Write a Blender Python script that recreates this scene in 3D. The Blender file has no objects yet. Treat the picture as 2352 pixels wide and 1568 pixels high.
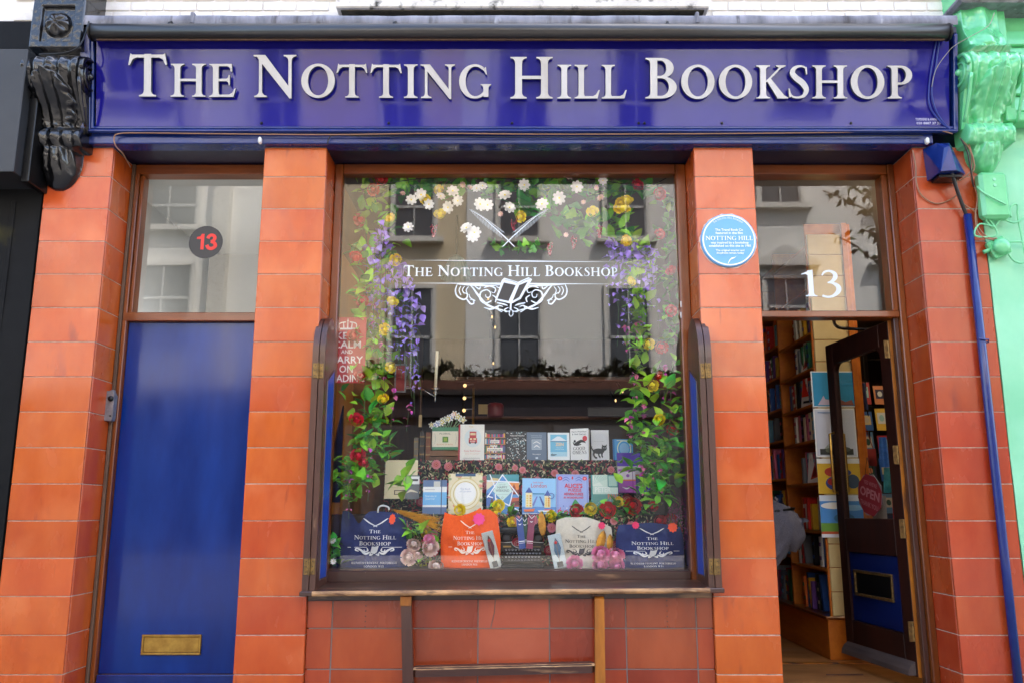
import bpy, math, random
from mathutils import Vector, Matrix, Euler
from mathutils.geometry import delaunay_2d_cdt
from mathutils.noise import noise as pnoise
R = math.radians
sc = bpy.context.scene
COL = sc.collection

# ------------------------------------------------------------------ camera, sky, sun, exposure
CZ, D, TH, FPX = 1.15, 5.2, R(11.2), 1945.0
cam_d = bpy.data.cameras.new('camera'); cam = bpy.data.objects.new('camera', cam_d); COL.objects.link(cam)
cam.location = (0, -D, CZ); cam.rotation_euler = (R(90) + TH, 0, 0)
cam_d.sensor_width = 36; cam_d.lens = 36 * FPX / 2352; cam_d.clip_start = .05; cam_d.clip_end = 500
sc.camera = cam
SUN = Vector((.38, .42, .83)).normalized()
world = bpy.data.worlds.new('World'); sc.world = world; world.use_nodes = True
wn = world.node_tree.nodes; wl = world.node_tree.links
bg = wn['Background']; sky = wn.new('ShaderNodeTexSky'); sky.sky_type = 'NISHITA'; sky.sun_disc = False
sky.sun_elevation = math.asin(SUN.z); sky.sun_rotation = math.atan2(SUN.x, SUN.y)
sky.air_density = 1.0; sky.dust_density = 4.0; sky.ozone_density = 1.0
wl.new(sky.outputs[0], bg.inputs[0]); bg.inputs[1].default_value = .15
sl = bpy.data.lights.new('sun', 'SUN'); sl.energy = 3.2; sl.angle = R(.6); sl.color = (1, .95, .88)
so = bpy.data.objects.new('sun', sl); COL.objects.link(so)
so.rotation_euler = (-SUN).to_track_quat('-Z', 'Y').to_euler(); so.location = SUN * 40
sc.view_settings.view_transform = 'Standard'; sc.view_settings.look = 'None'
sc.view_settings.gamma = 1; sc.view_settings.use_curve_mapping = False
sc.view_settings.exposure = 2.9
sc.render.engine = 'CYCLES'
sc.cycles.max_bounces = 8; sc.cycles.transparent_max_bounces = 12; sc.cycles.use_denoising = True
sc.cycles.caustics_reflective = False; sc.cycles.caustics_refractive = False
sc.cycles.sample_clamp_indirect = 6

# ------------------------------------------------------------------ measuring: photograph measurements to places in the world
def ray(u, v):
    dx = (u - 1176) / FPX; dy = (784 - v) / FPX
    return Vector((dx, math.cos(TH) - dy * math.sin(TH), math.sin(TH) + dy * math.cos(TH)))
def P(u, v, Y=0.0):
    r = ray(u, v); t = (Y + D) / r.y
    return Vector((r.x * t, Y, CZ + r.z * t))
def PX(u, v, Y=0.0): return P(u, v, Y).x
def PZ(v, Y=0.0): return P(1176, v, Y).z
def PS(v, Y=0.0): return (Y + D) / ray(1176, v).y / FPX   # metres per unit at that row and depth

# ------------------------------------------------------------------ materials
def lin(c):
    c = c / 255.0
    return c / 12.92 if c <= .04045 else ((c + .055) / 1.055) ** 2.4
def C(r, g, b): return (lin(r), lin(g), lin(b), 1)
MATS = {}
def pbr(name, col, rough=.5, metal=0, var=0, col2=None, nscale=8, stretch=(1, 1, 1), bump=0, bscale=None, coat=0,
        spec=.5, rvar=0, spots=None, emit=None, edge=None):
    """base colour col mixed to col2 by noise; var = brightness spread between objects; spots = (scale, threshold, colour)"""
    m = bpy.data.materials.new(name); m.use_nodes = True; MATS[name] = m
    n = m.node_tree.nodes; l = m.node_tree.links; b = n['Principled BSDF']
    b.inputs['Roughness'].default_value = rough; b.inputs['Metallic'].default_value = metal
    b.inputs['Specular IOR Level'].default_value = spec
    if coat: b.inputs['Coat Weight'].default_value = coat; b.inputs['Coat Roughness'].default_value = .06
    tc = n.new('ShaderNodeTexCoord'); mp = n.new('ShaderNodeMapping'); l.new(tc.outputs['Object'], mp.inputs[0])
    mp.inputs['Scale'].default_value = stretch
    oi = n.new('ShaderNodeObjectInfo')
    off = n.new('ShaderNodeVectorMath'); off.operation = 'SCALE'; cmb = n.new('ShaderNodeCombineXYZ')
    for i in range(3): l.new(oi.outputs['Random'], cmb.inputs[i])
    l.new(cmb.outputs[0], off.inputs[0]); off.inputs['Scale'].default_value = 37 if var else 0
    l.new(off.outputs[0], mp.inputs['Location'])
    src = None
    if col2 is not None:
        nz = n.new('ShaderNodeTexNoise'); nz.inputs['Scale'].default_value = nscale; nz.inputs['Detail'].default_value = 5
        nz.inputs['Roughness'].default_value = .6
        l.new(mp.outputs[0], nz.inputs['Vector'])
        rp = n.new('ShaderNodeValToRGB'); l.new(nz.outputs['Fac'], rp.inputs[0])
        rp.color_ramp.elements[0].position = .32; rp.color_ramp.elements[1].position = .68
        rp.color_ramp.elements[0].color = col; rp.color_ramp.elements[1].color = col2
        src = rp.outputs[0]
    else:
        rgb = n.new('ShaderNodeRGB'); rgb.outputs[0].default_value = col; src = rgb.outputs[0]
    if spots:
        for (ss, th, scol, st) in spots:
            mp2 = n.new('ShaderNodeMapping'); l.new(tc.outputs['Object'], mp2.inputs[0]); mp2.inputs['Scale'].default_value = st
            l.new(off.outputs[0], mp2.inputs['Location'])
            s = n.new('ShaderNodeTexNoise'); s.inputs['Scale'].default_value = ss; s.inputs['Detail'].default_value = 4
            l.new(mp2.outputs[0], s.inputs['Vector'])
            mr = n.new('ShaderNodeMapRange'); l.new(s.outputs['Fac'], mr.inputs[0])
            mr.inputs[1].default_value = th; mr.inputs[2].default_value = th + .14
            mx = n.new('ShaderNodeMix'); mx.data_type = 'RGBA'; l.new(mr.outputs[0], mx.inputs[0])
            l.new(src, mx.inputs[6]); mx.inputs[7].default_value = scol; src = mx.outputs[2]
    if var:
        hs = n.new('ShaderNodeHueSaturation'); l.new(src, hs.inputs['Color'])
        mr = n.new('ShaderNodeMapRange'); l.new(oi.outputs['Random'], mr.inputs[0])
        mr.inputs[3].default_value = 1 - var; mr.inputs[4].default_value = 1 + var
        l.new(mr.outputs[0], hs.inputs['Value'])
        mh = n.new('ShaderNodeMath'); mh.operation = 'MULTIPLY'; l.new(oi.outputs['Random'], mh.inputs[0]); mh.inputs[1].default_value = 7.31
        fr = n.new('ShaderNodeMath'); fr.operation = 'FRACT'; l.new(mh.outputs[0], fr.inputs[0])
        mr2 = n.new('ShaderNodeMapRange'); l.new(fr.outputs[0], mr2.inputs[0])
        mr2.inputs[3].default_value = .5 - var * .06; mr2.inputs[4].default_value = .5 + var * .06
        l.new(mr2.outputs[0], hs.inputs['Hue'])
        src = hs.outputs[0]
    l.new(src, b.inputs['Base Color'])
    if rvar:
        nz2 = n.new('ShaderNodeTexNoise'); nz2.inputs['Scale'].default_value = 6; nz2.inputs['Detail'].default_value = 6
        l.new(mp.outputs[0], nz2.inputs['Vector']); mr = n.new('ShaderNodeMapRange'); l.new(nz2.outputs['Fac'], mr.inputs[0])
        mr.inputs[1].default_value = .3; mr.inputs[2].default_value = .7
        mr.inputs[3].default_value = max(.02, rough - rvar); mr.inputs[4].default_value = rough + rvar
        l.new(mr.outputs[0], b.inputs['Roughness'])
    if bump:
        nb = n.new('ShaderNodeTexNoise'); nb.inputs['Scale'].default_value = bscale or nscale; nb.inputs['Detail'].default_value = 4
        l.new(mp.outputs[0], nb.inputs['Vector']); bp = n.new('ShaderNodeBump'); bp.inputs['Strength'].default_value = bump
        bp.inputs['Distance'].default_value = .004; l.new(nb.outputs['Fac'], bp.inputs['Height'])
        l.new(bp.outputs[0], b.inputs['Normal'])
    if emit:
        b.inputs['Emission Color'].default_value = emit[0]; b.inputs['Emission Strength'].default_value = emit[1]
    return m
def glass(name, r0=.09, tint=(.93, .95, .94, 1)):
    m = bpy.data.materials.new(name); m.use_nodes = True; n = m.node_tree.nodes; l = m.node_tree.links
    n.remove(n['Principled BSDF']); out = n['Material Output']
    tr = n.new('ShaderNodeBsdfTransparent'); tr.inputs[0].default_value = tint
    gl = n.new('ShaderNodeBsdfGlossy'); gl.inputs['Roughness'].default_value = .012; gl.inputs[0].default_value = (1, 1, 1, 1)
    lw = n.new('ShaderNodeLayerWeight'); lw.inputs[0].default_value = .5
    pw = n.new('ShaderNodeMath'); pw.operation = 'POWER'; l.new(lw.outputs['Facing'], pw.inputs[0]); pw.inputs[1].default_value = 5
    mr = n.new('ShaderNodeMapRange'); l.new(pw.outputs[0], mr.inputs[0]); mr.inputs[3].default_value = r0
    ge = n.new('ShaderNodeNewGeometry'); iv = n.new('ShaderNodeMath'); iv.operation = 'SUBTRACT'; iv.inputs[0].default_value = 1
    l.new(ge.outputs['Backfacing'], iv.inputs[1])
    mu = n.new('ShaderNodeMath'); mu.operation = 'MULTIPLY'; l.new(mr.outputs[0], mu.inputs[0]); l.new(iv.outputs[0], mu.inputs[1])
    mx = n.new('ShaderNodeMixShader'); l.new(mu.outputs[0], mx.inputs[0]); l.new(tr.outputs[0], mx.inputs[1]); l.new(gl.outputs[0], mx.inputs[2])
    l.new(mx.outputs[0], out.inputs[0])
    return m
def printmat(name, rough=.4, coat=0):
    m = bpy.data.materials.new(name); m.use_nodes = True; n = m.node_tree.nodes; l = m.node_tree.links; b = n['Principled BSDF']
    a = n.new('ShaderNodeAttribute'); a.attribute_name = 'Col'; l.new(a.outputs['Color'], b.inputs['Base Color'])
    b.inputs['Roughness'].default_value = rough
    if coat: b.inputs['Coat Weight'].default_value = coat
    return m

TILE_A = pbr('terracotta_glaze', C(182, 72, 20), .22, col2=C(200, 92, 34), nscale=5, stretch=(1, 1, .45), var=.085, coat=.22, rvar=.10,
             bump=.12, bscale=14, spots=[(9, .68, C(146, 58, 34), (1, 1, .3)), (75, .80, C(235, 170, 130), (1, 1, 1)), (5, .66, C(166, 74, 50), (1, 1, .25)), (2.6, .56, C(204, 102, 50), (1, 1, .8)), (26, .70, C(150, 62, 34), (1, 1, .12))])
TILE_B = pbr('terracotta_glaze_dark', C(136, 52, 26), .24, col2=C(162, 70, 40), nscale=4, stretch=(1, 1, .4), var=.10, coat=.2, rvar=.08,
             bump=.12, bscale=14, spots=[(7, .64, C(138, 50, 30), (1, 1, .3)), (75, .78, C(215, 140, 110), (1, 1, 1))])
MORTAR = pbr('mortar', C(200, 182, 164), .9, col2=C(150, 132, 118), nscale=30)
FASCIA = pbr('fascia_enamel', C(27, 23, 118), .05, col2=C(31, 28, 126), nscale=3, coat=.0, rvar=.02, spec=.37, spots=[(160, .80, C(120, 110, 190), (1, 1, 1))])
BLUE = pbr('blue_gloss_paint', C(16, 36, 100), .2, col2=C(22, 46, 116), nscale=7, coat=.2, bump=.3, bscale=30, spots=[(60, .76, C(60, 80, 140), (1, 1, 1))])
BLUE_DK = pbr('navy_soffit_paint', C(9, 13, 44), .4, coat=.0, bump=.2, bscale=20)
DOORBLUE = pbr('door_blue_gloss', C(0, 34, 104), .15, col2=C(2, 52, 134), nscale=3, stretch=(1, 1, .3), coat=.1, rvar=.04, spec=.4, bump=.10, bscale=7,
               spots=[(120, .79, C(120, 130, 170), (1, 1, 1))])
LETTER = pbr('letter_steel', C(184, 184, 186), .36, metal=.3, col2=C(160, 158, 156), nscale=5, stretch=(1, 1, .4), bump=.05, bscale=40)
LETTER_SIDE = pbr('letter_edge', C(90, 96, 100), .4, metal=.4)
AWN = pbr('awning_metal', C(40, 38, 38), .34, col2=C(30, 27, 27), nscale=12, stretch=(.1, 1, 1), coat=.2, bump=.1, bscale=50)
LEAD = pbr('lead_sheet', C(150, 150, 160), .6, col2=C(92, 92, 100), nscale=7, stretch=(1, 1, .3), bump=.5, bscale=9,
           spots=[(14, .60, C(62, 58, 60), (1, 1, .18)), (11, .66, C(200, 202, 212), (1, 1, .25))])
WOOD = pbr('varnished_wood', C(142, 72, 20), .3, col2=C(98, 46, 12), nscale=14, stretch=(1, 1, .08), coat=.4, bump=.2, bscale=40)
WOODH = pbr('varnished_wood_rail', C(142, 72, 20), .3, col2=C(98, 46, 12), nscale=14, stretch=(.08, 1, 1), coat=.4, bump=.2, bscale=40)
WOODFIL = pbr('weathered_fillet', C(112, 86, 66), .7, col2=C(84, 62, 46), nscale=20, stretch=(1, 1, .1))
OLDW = pbr('aged_dark_wood', C(88, 50, 36), .36, col2=C(62, 36, 28), nscale=16, stretch=(1, 1, .07), coat=.25, bump=.35, bscale=30,
           spots=[(26, .70, C(150, 112, 84), (1, 1, .25))])
OLDWH = pbr('aged_dark_board', C(78, 44, 32), .34, col2=C(54, 32, 26), nscale=16, stretch=(.06, 1, 1), coat=.3, bump=.4, bscale=30,
            spots=[(9, .62, C(170, 128, 88), (.25, 1.5, 1.5)), (40, .74, C(190, 170, 150), (1, 1, 1))])
WORN = pbr('worn_bare_wood', C(206, 158, 108), .7, col2=C(92, 60, 40), nscale=16, stretch=(.35, 1, 1), bump=.6, bscale=18,
           spots=[(18, .60, C(48, 34, 28), (.4, 1, 1)), (12, .62, C(232, 196, 150), (.3, 1, 1))])
OCHRE = pbr('ochre_wood', C(186, 112, 26), .5, col2=C(120, 66, 22), nscale=10, stretch=(1, 1, .2), bump=.3, bscale=25,
            spots=[(10, .55, C(76, 46, 36), (1, 1, .3))])
BRASS = pbr('brass', C(206, 164, 82), .3, metal=.9, col2=C(170, 128, 62), nscale=20, bump=.1, bscale=50)
BRASS_OLD = pbr('aged_brass', C(150, 120, 70), .45, metal=.7, col2=C(96, 74, 46), nscale=40)
BLACKG = pbr('black_gloss_paint', C(9, 9, 11), .2, col2=C(14, 14, 17), nscale=20, coat=.5, bump=.35, bscale=60)
BLACKW = pbr('black_wall_paint', C(9, 9, 10), .6, col2=C(16, 16, 17), nscale=9, bump=.6, bscale=14, spots=[(3.2, .66, C(58, 54, 26), (1, 1, .8)), (30, .74, C(24, 24, 26), (1, 1, .4))], spec=.15)
DGREY = pbr('dark_grey_box_paint', C(34, 36, 39), .5, col2=C(40, 42, 45), nscale=5)
GREEN = pbr('mint_paint', C(92, 190, 126), .3, col2=C(112, 202, 142), nscale=6, coat=.4, bump=.5, bscale=16, spots=[(9, .70, C(160, 226, 184), (1, 1, .5))])
GREENW = pbr('mint_wall_paint', C(126, 204, 158), .42, col2=C(146, 216, 176), nscale=2.5, coat=.2, bump=.25, bscale=12)
GREENG = pbr('mint_gloss_moulding', C(92, 196, 130), .16, col2=C(110, 206, 146), nscale=7, coat=1, bump=.35, bscale=26)
WBRICK = pbr('white_painted_brick', C(232, 226, 216), .6, col2=C(214, 208, 200), nscale=12, var=.02, bump=.6, bscale=30, spots=[(12, .76, C(196, 186, 174), (1, 1, 1))])
WMORT = pbr('painted_joint', C(226, 220, 210), .8)
STONE = pbr('stone_sill', C(220, 216, 206), .7, col2=C(196, 190, 180), nscale=10, bump=.3, bscale=20, spots=[(14, .56, C(60, 58, 48), (1, 1, 1))])
WHITEP = pbr('white_plastic', C(225, 225, 222), .4)
CABLE = pbr('tan_cable', C(150, 110, 84), .5)
CABLEK = pbr('black_cable', C(22, 22, 24), .4)
CABLEB = pbr('blue_cable', C(36, 58, 140), .35)
CABLEG = pbr('mint_cable', C(120, 204, 150), .35)
BLACKM = pbr('black_metal', C(14, 14, 15), .3, metal=.3)
KEYSAFE = pbr('keysafe_metal', C(150, 152, 156), .4, metal=.5, col2=C(120, 122, 126), nscale=30)
HALLW = pbr('hall_plaster', C(206, 206, 202), .7, col2=C(198, 198, 194), nscale=3)
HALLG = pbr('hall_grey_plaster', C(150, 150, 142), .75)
INTW = pbr('interior_timber', C(112, 66, 34), .5, col2=C(84, 46, 24), nscale=10, stretch=(.2, 1, 1))
INTD = pbr('interior_dark', C(52, 34, 24), .6, col2=C(40, 26, 20), nscale=4)
INTC = pbr('interior_ceiling', C(120, 112, 100), .8)
SHELFW = pbr('pine_shelf', C(204, 116, 30), .4, col2=C(176, 90, 20), nscale=12, stretch=(1, .2, 1), coat=.2)
FLOORW = pbr('shop_floor_boards', C(178, 122, 68), .45, col2=C(150, 96, 52), nscale=8, stretch=(.3, 1, 1), rvar=.1, spots=[(9, .62, C(120, 76, 42), (1, 1, 1))])
SLATM = pbr('cream_slatboard', C(214, 190, 134), .5, col2=C(204, 178, 122), nscale=6)
FELT = pbr('charcoal_wool', C(118, 114, 124), .95, col2=C(84, 82, 90), nscale=160, bump=.5, bscale=120)
NAVYF = pbr('navy_canvas', C(20, 38, 92), .85, col2=C(26, 46, 104), nscale=60, bump=.35, bscale=140)
ORNF = pbr('orange_canvas', C(236, 84, 14), .85, col2=C(246, 96, 20), nscale=60, bump=.35, bscale=140)
CREAMF = pbr('cream_canvas', C(216, 206, 186), .85, col2=C(204, 194, 174), nscale=60, bump=.35, bscale=140)
PAGES = pbr('page_block', C(232, 222, 198), .8, col2=C(214, 202, 176), nscale=60, stretch=(1, 1, .02))
PAPER = printmat('printed_card', .38)
PRINTM = printmat('matt_print', .7)
VINYL = pbr('white_vinyl', C(232, 238, 240), .45)
GLASS = glass('window_glass', .056, (.985, .99, .985, 1))
GLASS_D = glass('door_glass', .06, (.97, .98, .97, 1))
ACRYL = glass('clear_acrylic', .10, (.9, .94, .95, 1))
PAVE = pbr('paving', C(128, 124, 118), .8, col2=C(116, 112, 106), nscale=3)
ROAD = pbr('asphalt', C(92, 90, 88), .85, col2=C(80, 78, 76), nscale=8)
ROOMW = pbr('far_stucco', C(226, 224, 218), .7, col2=C(214, 212, 206), nscale=2)
ROOMC = pbr('far_cream_stucco', C(208, 192, 162), .7, col2=C(198, 182, 152), nscale=2)
FARDK = pbr('far_window_dark', C(74, 76, 80), .15)
FARSHOP = pbr('far_shopfront', C(38, 30, 28), .5)
LEAFM = [pbr('leaf_green_%d' % i, c, .38, var=.35, col2=c2, nscale=25, coat=.15) for i, (c, c2) in enumerate(
    [(C(120, 192, 38), C(150, 214, 54)), (C(60, 146, 48), C(84, 170, 60)), (C(150, 196, 40), C(172, 206, 64))])]
STEM = pbr('green_stem', C(70, 110, 50), .5)
def petalm(name, a, b): return pbr(name, a, .5, var=.12, col2=b, nscale=30)
M_RED = petalm('red_petal', C(228, 26, 30), C(206, 14, 22)); M_YEL = petalm('yellow_petal', C(255, 238, 50), C(255, 222, 30))
M_WHT = petalm('white_petal', C(250, 248, 244), C(240, 234, 230)); M_PNK = petalm('pink_petal', C(232, 130, 172), C(224, 100, 150))
M_PUR = petalm('purple_petal', C(180, 144, 236), C(160, 120, 224)); M_MAG = petalm('magenta_petal', C(190, 60, 180), C(214, 80, 160))
M_BLS = petalm('blush_petal', C(236, 204, 188), C(226, 170, 164)); M_LIL = petalm('lilac_petal', C(196, 174, 236), C(176, 150, 226))
M_GRAPE = pbr('red_grape', C(150, 20, 46), .25, coat=.4); M_GOLD = pbr('gold_leaf', C(196, 142, 44), .35, metal=.6, col2=C(150, 98, 30), nscale=30)
M_PAMPAS = pbr('yellow_pampas', C(246, 184, 20), .8, col2=C(232, 160, 8), nscale=60)

# ------------------------------------------------------------------ objects
WL = {}
def link(o): COL.objects.link(o); return o
def tag(o, label=None, cat=None, group=None, kind=None):
    if label: o['label'] = label
    if cat: o['category'] = cat
    if group: o['group'] = group
    if kind: o['kind'] = kind
    return o
def thing(name, label, cat, loc=(0, 0, 0), group=None, rot=None):
    o = link(bpy.data.objects.new(name, None)); o.location = loc; o.empty_display_size = .1
    if rot: o.rotation_euler = rot
    WL[o.name] = Vector(loc); return tag(o, label, cat, group)
def put(name, me, parent=None, loc=None, rot=None, scale=None, local=False):
    """link a mesh; loc is a world place (None: the mesh holds world coordinates) unless local"""
    o = link(bpy.data.objects.new(name, me)); p = Vector(loc) if loc is not None else Vector((0, 0, 0))
    if parent is not None:
        o.parent = parent
        o.location = p if local else p - WL.get(parent.name, Vector((0, 0, 0)))
    else: o.location = p
    if rot is not None: o.rotation_euler = rot
    if scale is not None: o.scale = scale
    WL[o.name] = p; return o

class MB:
    def __init__(s): s.v = []; s.f = []; s.mi = []; s.m = 0
    def add(s, vs, fs):
        b = len(s.v); s.v += [tuple(x) for x in vs]
        for f in fs: s.f.append(tuple(i + b for i in f)); s.mi.append(s.m)
        return s
    def box(s, x0, x1, y0, y1, z0, z1, c=0, tf=None):
        if x0 > x1: x0, x1 = x1, x0
        if y0 > y1: y0, y1 = y1, y0
        if z0 > z1: z0, z1 = z1, z0
        c = min(c, (x1 - x0) * .45, (y1 - y0) * .45, (z1 - z0) * .45)
        if c <= 0:
            vs = [(x, y, z) for z in (z0, z1) for y in (y0, y1) for x in (x0, x1)]
            fs = [(0, 2, 3, 1), (4, 5, 7, 6), (0, 1, 5, 4), (2, 6, 7, 3), (0, 4, 6, 2), (1, 3, 7, 5)]
        else:
            vs = []; idx = {}
            for xi in (0, 1):
                for yi in (0, 1):
                    for zi in (0, 1):
                        X = (x0, x1)[xi]; Y = (y0, y1)[yi]; Z = (z0, z1)[zi]
                        sx = c if xi == 0 else -c; sy = c if yi == 0 else -c; sz = c if zi == 0 else -c
                        for a, p in (('x', (X, Y + sy, Z + sz)), ('y', (X + sx, Y, Z + sz)), ('z', (X + sx, Y + sy, Z))):
                            idx[(xi, yi, zi, a)] = len(vs); vs.append(p)
            g = lambda x, y, z, a: idx[(x, y, z, a)]
            fs = []
            def q(l, flip): fs.append(tuple(l[::-1]) if flip else tuple(l))
            for k in (0, 1):
                q([g(k, 0, 0, 'x'), g(k, 1, 0, 'x'), g(k, 1, 1, 'x'), g(k, 0, 1, 'x')], k == 0)
                q([g(0, k, 0, 'y'), g(1, k, 0, 'y'), g(1, k, 1, 'y'), g(0, k, 1, 'y')], k == 1)
                q([g(0, 0, k, 'z'), g(1, 0, k, 'z'), g(1, 1, k, 'z'), g(0, 1, k, 'z')], k == 0)
            for a in (0, 1):
                for b in (0, 1):
                    q([g(a, b, 0, 'x'), g(a, b, 0, 'y'), g(a, b, 1, 'y'), g(a, b, 1, 'x')], a == b)
                    q([g(a, 0, b, 'x'), g(a, 1, b, 'x'), g(a, 1, b, 'z'), g(a, 0, b, 'z')], a != b)
                    q([g(0, a, b, 'y'), g(1, a, b, 'y'), g(1, a, b, 'z'), g(0, a, b, 'z')], a == b)
            for a in (0, 1):
                for b in (0, 1):
                    for d in (0, 1):
                        q([g(a, b, d, 'x'), g(a, b, d, 'y'), g(a, b, d, 'z')], (a + b + d) % 2 == 0)
        if tf: vs = [tf(Vector(p)) for p in vs]
        return s.add(vs, fs)
    def lathe(s, prof, c=(0, 0, 0), n=16, axis='z'):
        vs = []; fs = []; m = len(prof)
        for i in range(n):
            a = 2 * math.pi * i / n
            for r, h in prof:
                p = (r * math.cos(a), r * math.sin(a), h)
                if axis == 'x': p = (p[2], p[0], p[1])
                if axis == 'y': p = (p[1], p[2], p[0])
                vs.append((p[0] + c[0], p[1] + c[1], p[2] + c[2]))
        for i in range(n):
            j = (i + 1) % n
            for k in range(m - 1): fs.append((i * m + k, j * m + k, j * m + k + 1, i * m + k + 1))
        return s.add(vs, fs)
    def tube(s, pts, r, n=6, caps=True):
        pts = [Vector(p) for p in pts]; rr = r if isinstance(r, (list, tuple)) else [r] * len(pts); vs = []; fs = []
        up = Vector((0, 0, 1)); prev = None
        for i, p in enumerate(pts):
            t = (pts[min(i + 1, len(pts) - 1)] - pts[max(i - 1, 0)]).normalized()
            if prev is None:
                ref = up if abs(t.dot(up)) < .9 else Vector((1, 0, 0)); a = t.cross(ref).normalized()
            else: a = (prev - t * prev.dot(t)).normalized()
            prev = a; b = t.cross(a)
            for k in range(n):
                w = 2 * math.pi * k / n; vs.append(p + (a * math.cos(w) + b * math.sin(w)) * rr[i])
        for i in range(len(pts) - 1):
            for k in range(n):
                k2 = (k + 1) % n; fs.append((i * n + k, i * n + k2, (i + 1) * n + k2, (i + 1) * n + k))
        if caps: fs.append(tuple(range(n - 1, -1, -1))); fs.append(tuple((len(pts) - 1) * n + k for k in range(n)))
        return s.add(vs, fs)
    def prism(s, poly, ax, a0, a1):
        """poly: 2D outline; ax 'x': (y,z) extruded in x; 'y': (x,z) in y; 'z': (x,y) in z"""
        n = len(poly); vs = []
        for a in (a0, a1):
            for p, q in poly: vs.append({'x': (a, p, q), 'y': (p, a, q), 'z': (p, q, a)}[ax])
        fs = [tuple(range(n)), tuple(range(2 * n - 1, n - 1, -1))] + [(i, n + i, n + (i + 1) % n, (i + 1) % n) for i in range(n)]
        return s.add(vs, fs)
    def grid(s, nu, nv, fn):
        vs = [fn(i / nu, j / nv) for j in range(nv + 1) for i in range(nu + 1)]
        fs = [(j * (nu + 1) + i, j * (nu + 1) + i + 1, (j + 1) * (nu + 1) + i + 1, (j + 1) * (nu + 1) + i) for j in range(nv) for i in range(nu)]
        return s.add(vs, fs)
    def sphere(s, c, r, n=10, m=7, sq=(1, 1, 1)):
        prof = [(math.sin(math.pi * k / m), -math.cos(math.pi * k / m)) for k in range(m + 1)]
        vs = []; fs = []
        for i in range(n):
            a = 2 * math.pi * i / n
            for q, h in prof: vs.append((c[0] + r * sq[0] * q * math.cos(a), c[1] + r * sq[1] * q * math.sin(a), c[2] + r * sq[2] * h))
        k = m + 1
        for i in range(n):
            j = (i + 1) % n
            for t in range(m): fs.append((i * k + t, j * k + t, j * k + t + 1, i * k + t + 1))
        return s.add(vs, fs)
    def mesh(s, name, mats, smooth=False):
        me = bpy.data.meshes.new(name); me.from_pydata(s.v, [], s.f); me.validate()
        if not isinstance(mats, (list, tuple)): mats = [mats]
        for m in mats: me.materials.append(m)
        if len(mats) > 1:
            for p, i in zip(me.polygons, s.mi): p.material_index = i
        if smooth:
            me.polygons.foreach_set('use_smooth', [True] * len(me.polygons))
        me.update(); return me
    def fix(s, me):
        import bmesh
        bm = bmesh.new(); bm.from_mesh(me); bmesh.ops.remove_doubles(bm, verts=bm.verts, dist=1e-6)
        bmesh.ops.recalc_face_normals(bm, faces=bm.faces); bm.to_mesh(me); bm.free(); return me
    def build(s, name, mats, parent=None, smooth=False, loc=None, rot=None, local=False, fix=True):
        me = s.mesh(name, mats, smooth)
        if fix: s.fix(me)
        return put(name, me, parent, loc, rot, None, local)
def bx(name, mat, x0, x1, y0, y1, z0, z1, parent=None, c=.003):
    return MB().box(x0, x1, y0, y1, z0, z1, c).build(name, mat, parent, fix=False)

# ------------------------------------------------------------------ flat shapes: union of outlines, serif capitals, printing
def inside(p, poly):
    x, y = p; w = 0; n = len(poly)
    for i in range(n):
        x0, y0 = poly[i]; x1, y1 = poly[(i + 1) % n]
        if y0 <= y:
            if y1 > y and (x1 - x0) * (y - y0) - (x - x0) * (y1 - y0) > 0: w += 1
        elif y1 <= y and (x1 - x0) * (y - y0) - (x - x0) * (y1 - y0) < 0: w -= 1
    return w != 0
def fill(adds, subs=()):
    vs = []; es = []
    for poly in list(adds) + list(subs):
        b = len(vs); n = len(poly); vs += [Vector(p) for p in poly]; es += [(b + i, b + (i + 1) % n) for i in range(n)]
    ov, oe, of, *_ = delaunay_2d_cdt(vs, es, [], 0, 1e-6)
    tris = []
    for f in of:
        c = sum((ov[i] for i in f), Vector((0, 0))) / len(f)
        if any(inside(c, a) for a in adds) and not any(inside(c, a) for a in subs):
            a, b2, c2 = (ov[i] for i in f[:3])
            if abs((b2 - a).cross(c2 - a)) > 1e-9: tris.append(tuple(f))
    return [tuple(v) for v in ov], tris
def arc(cx, cy, rx, ry, a0, a1, n=14):
    return [(cx + rx * math.cos(R(a0 + (a1 - a0) * i / n)), cy + ry * math.sin(R(a0 + (a1 - a0) * i / n))) for i in range(n + 1)]
def ell(cx, cy, rx, ry, n=28): return arc(cx, cy, rx, ry, 0, 360, n)[:-1]
def catmull(pts, k=6):
    out = []; n = len(pts)
    for i in range(n - 1):
        p0 = pts[max(i - 1, 0)]; p1 = pts[i]; p2 = pts[i + 1]; p3 = pts[min(i + 2, n - 1)]
        for j in range(k):
            t = j / k
            out.append(tuple(.5 * (2 * b + (c - a) * t + (2 * a - 5 * b + 4 * c - d) * t * t + (3 * b - a - 3 * c + d) * t ** 3) for a, b, c, d in zip(p0, p1, p2, p3)))
    out.append(tuple(pts[-1])); return out
def vstroke(pts, k=6):
    """pts: (x, y, width) run smooth; returns the outline"""
    q = catmull(pts, k) if k > 1 else pts; L = []; Rr = []
    for i, (x, y, w) in enumerate(q):
        a = q[max(i - 1, 0)]; b = q[min(i + 1, len(q) - 1)]; dx = b[0] - a[0]; dy = b[1] - a[1]; d = math.hypot(dx, dy) or 1
        nx, ny = -dy / d, dx / d; L.append((x + nx * w / 2, y + ny * w / 2)); Rr.append((x - nx * w / 2, y - ny * w / 2))
    return L + Rr[::-1]
SW = .165
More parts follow.
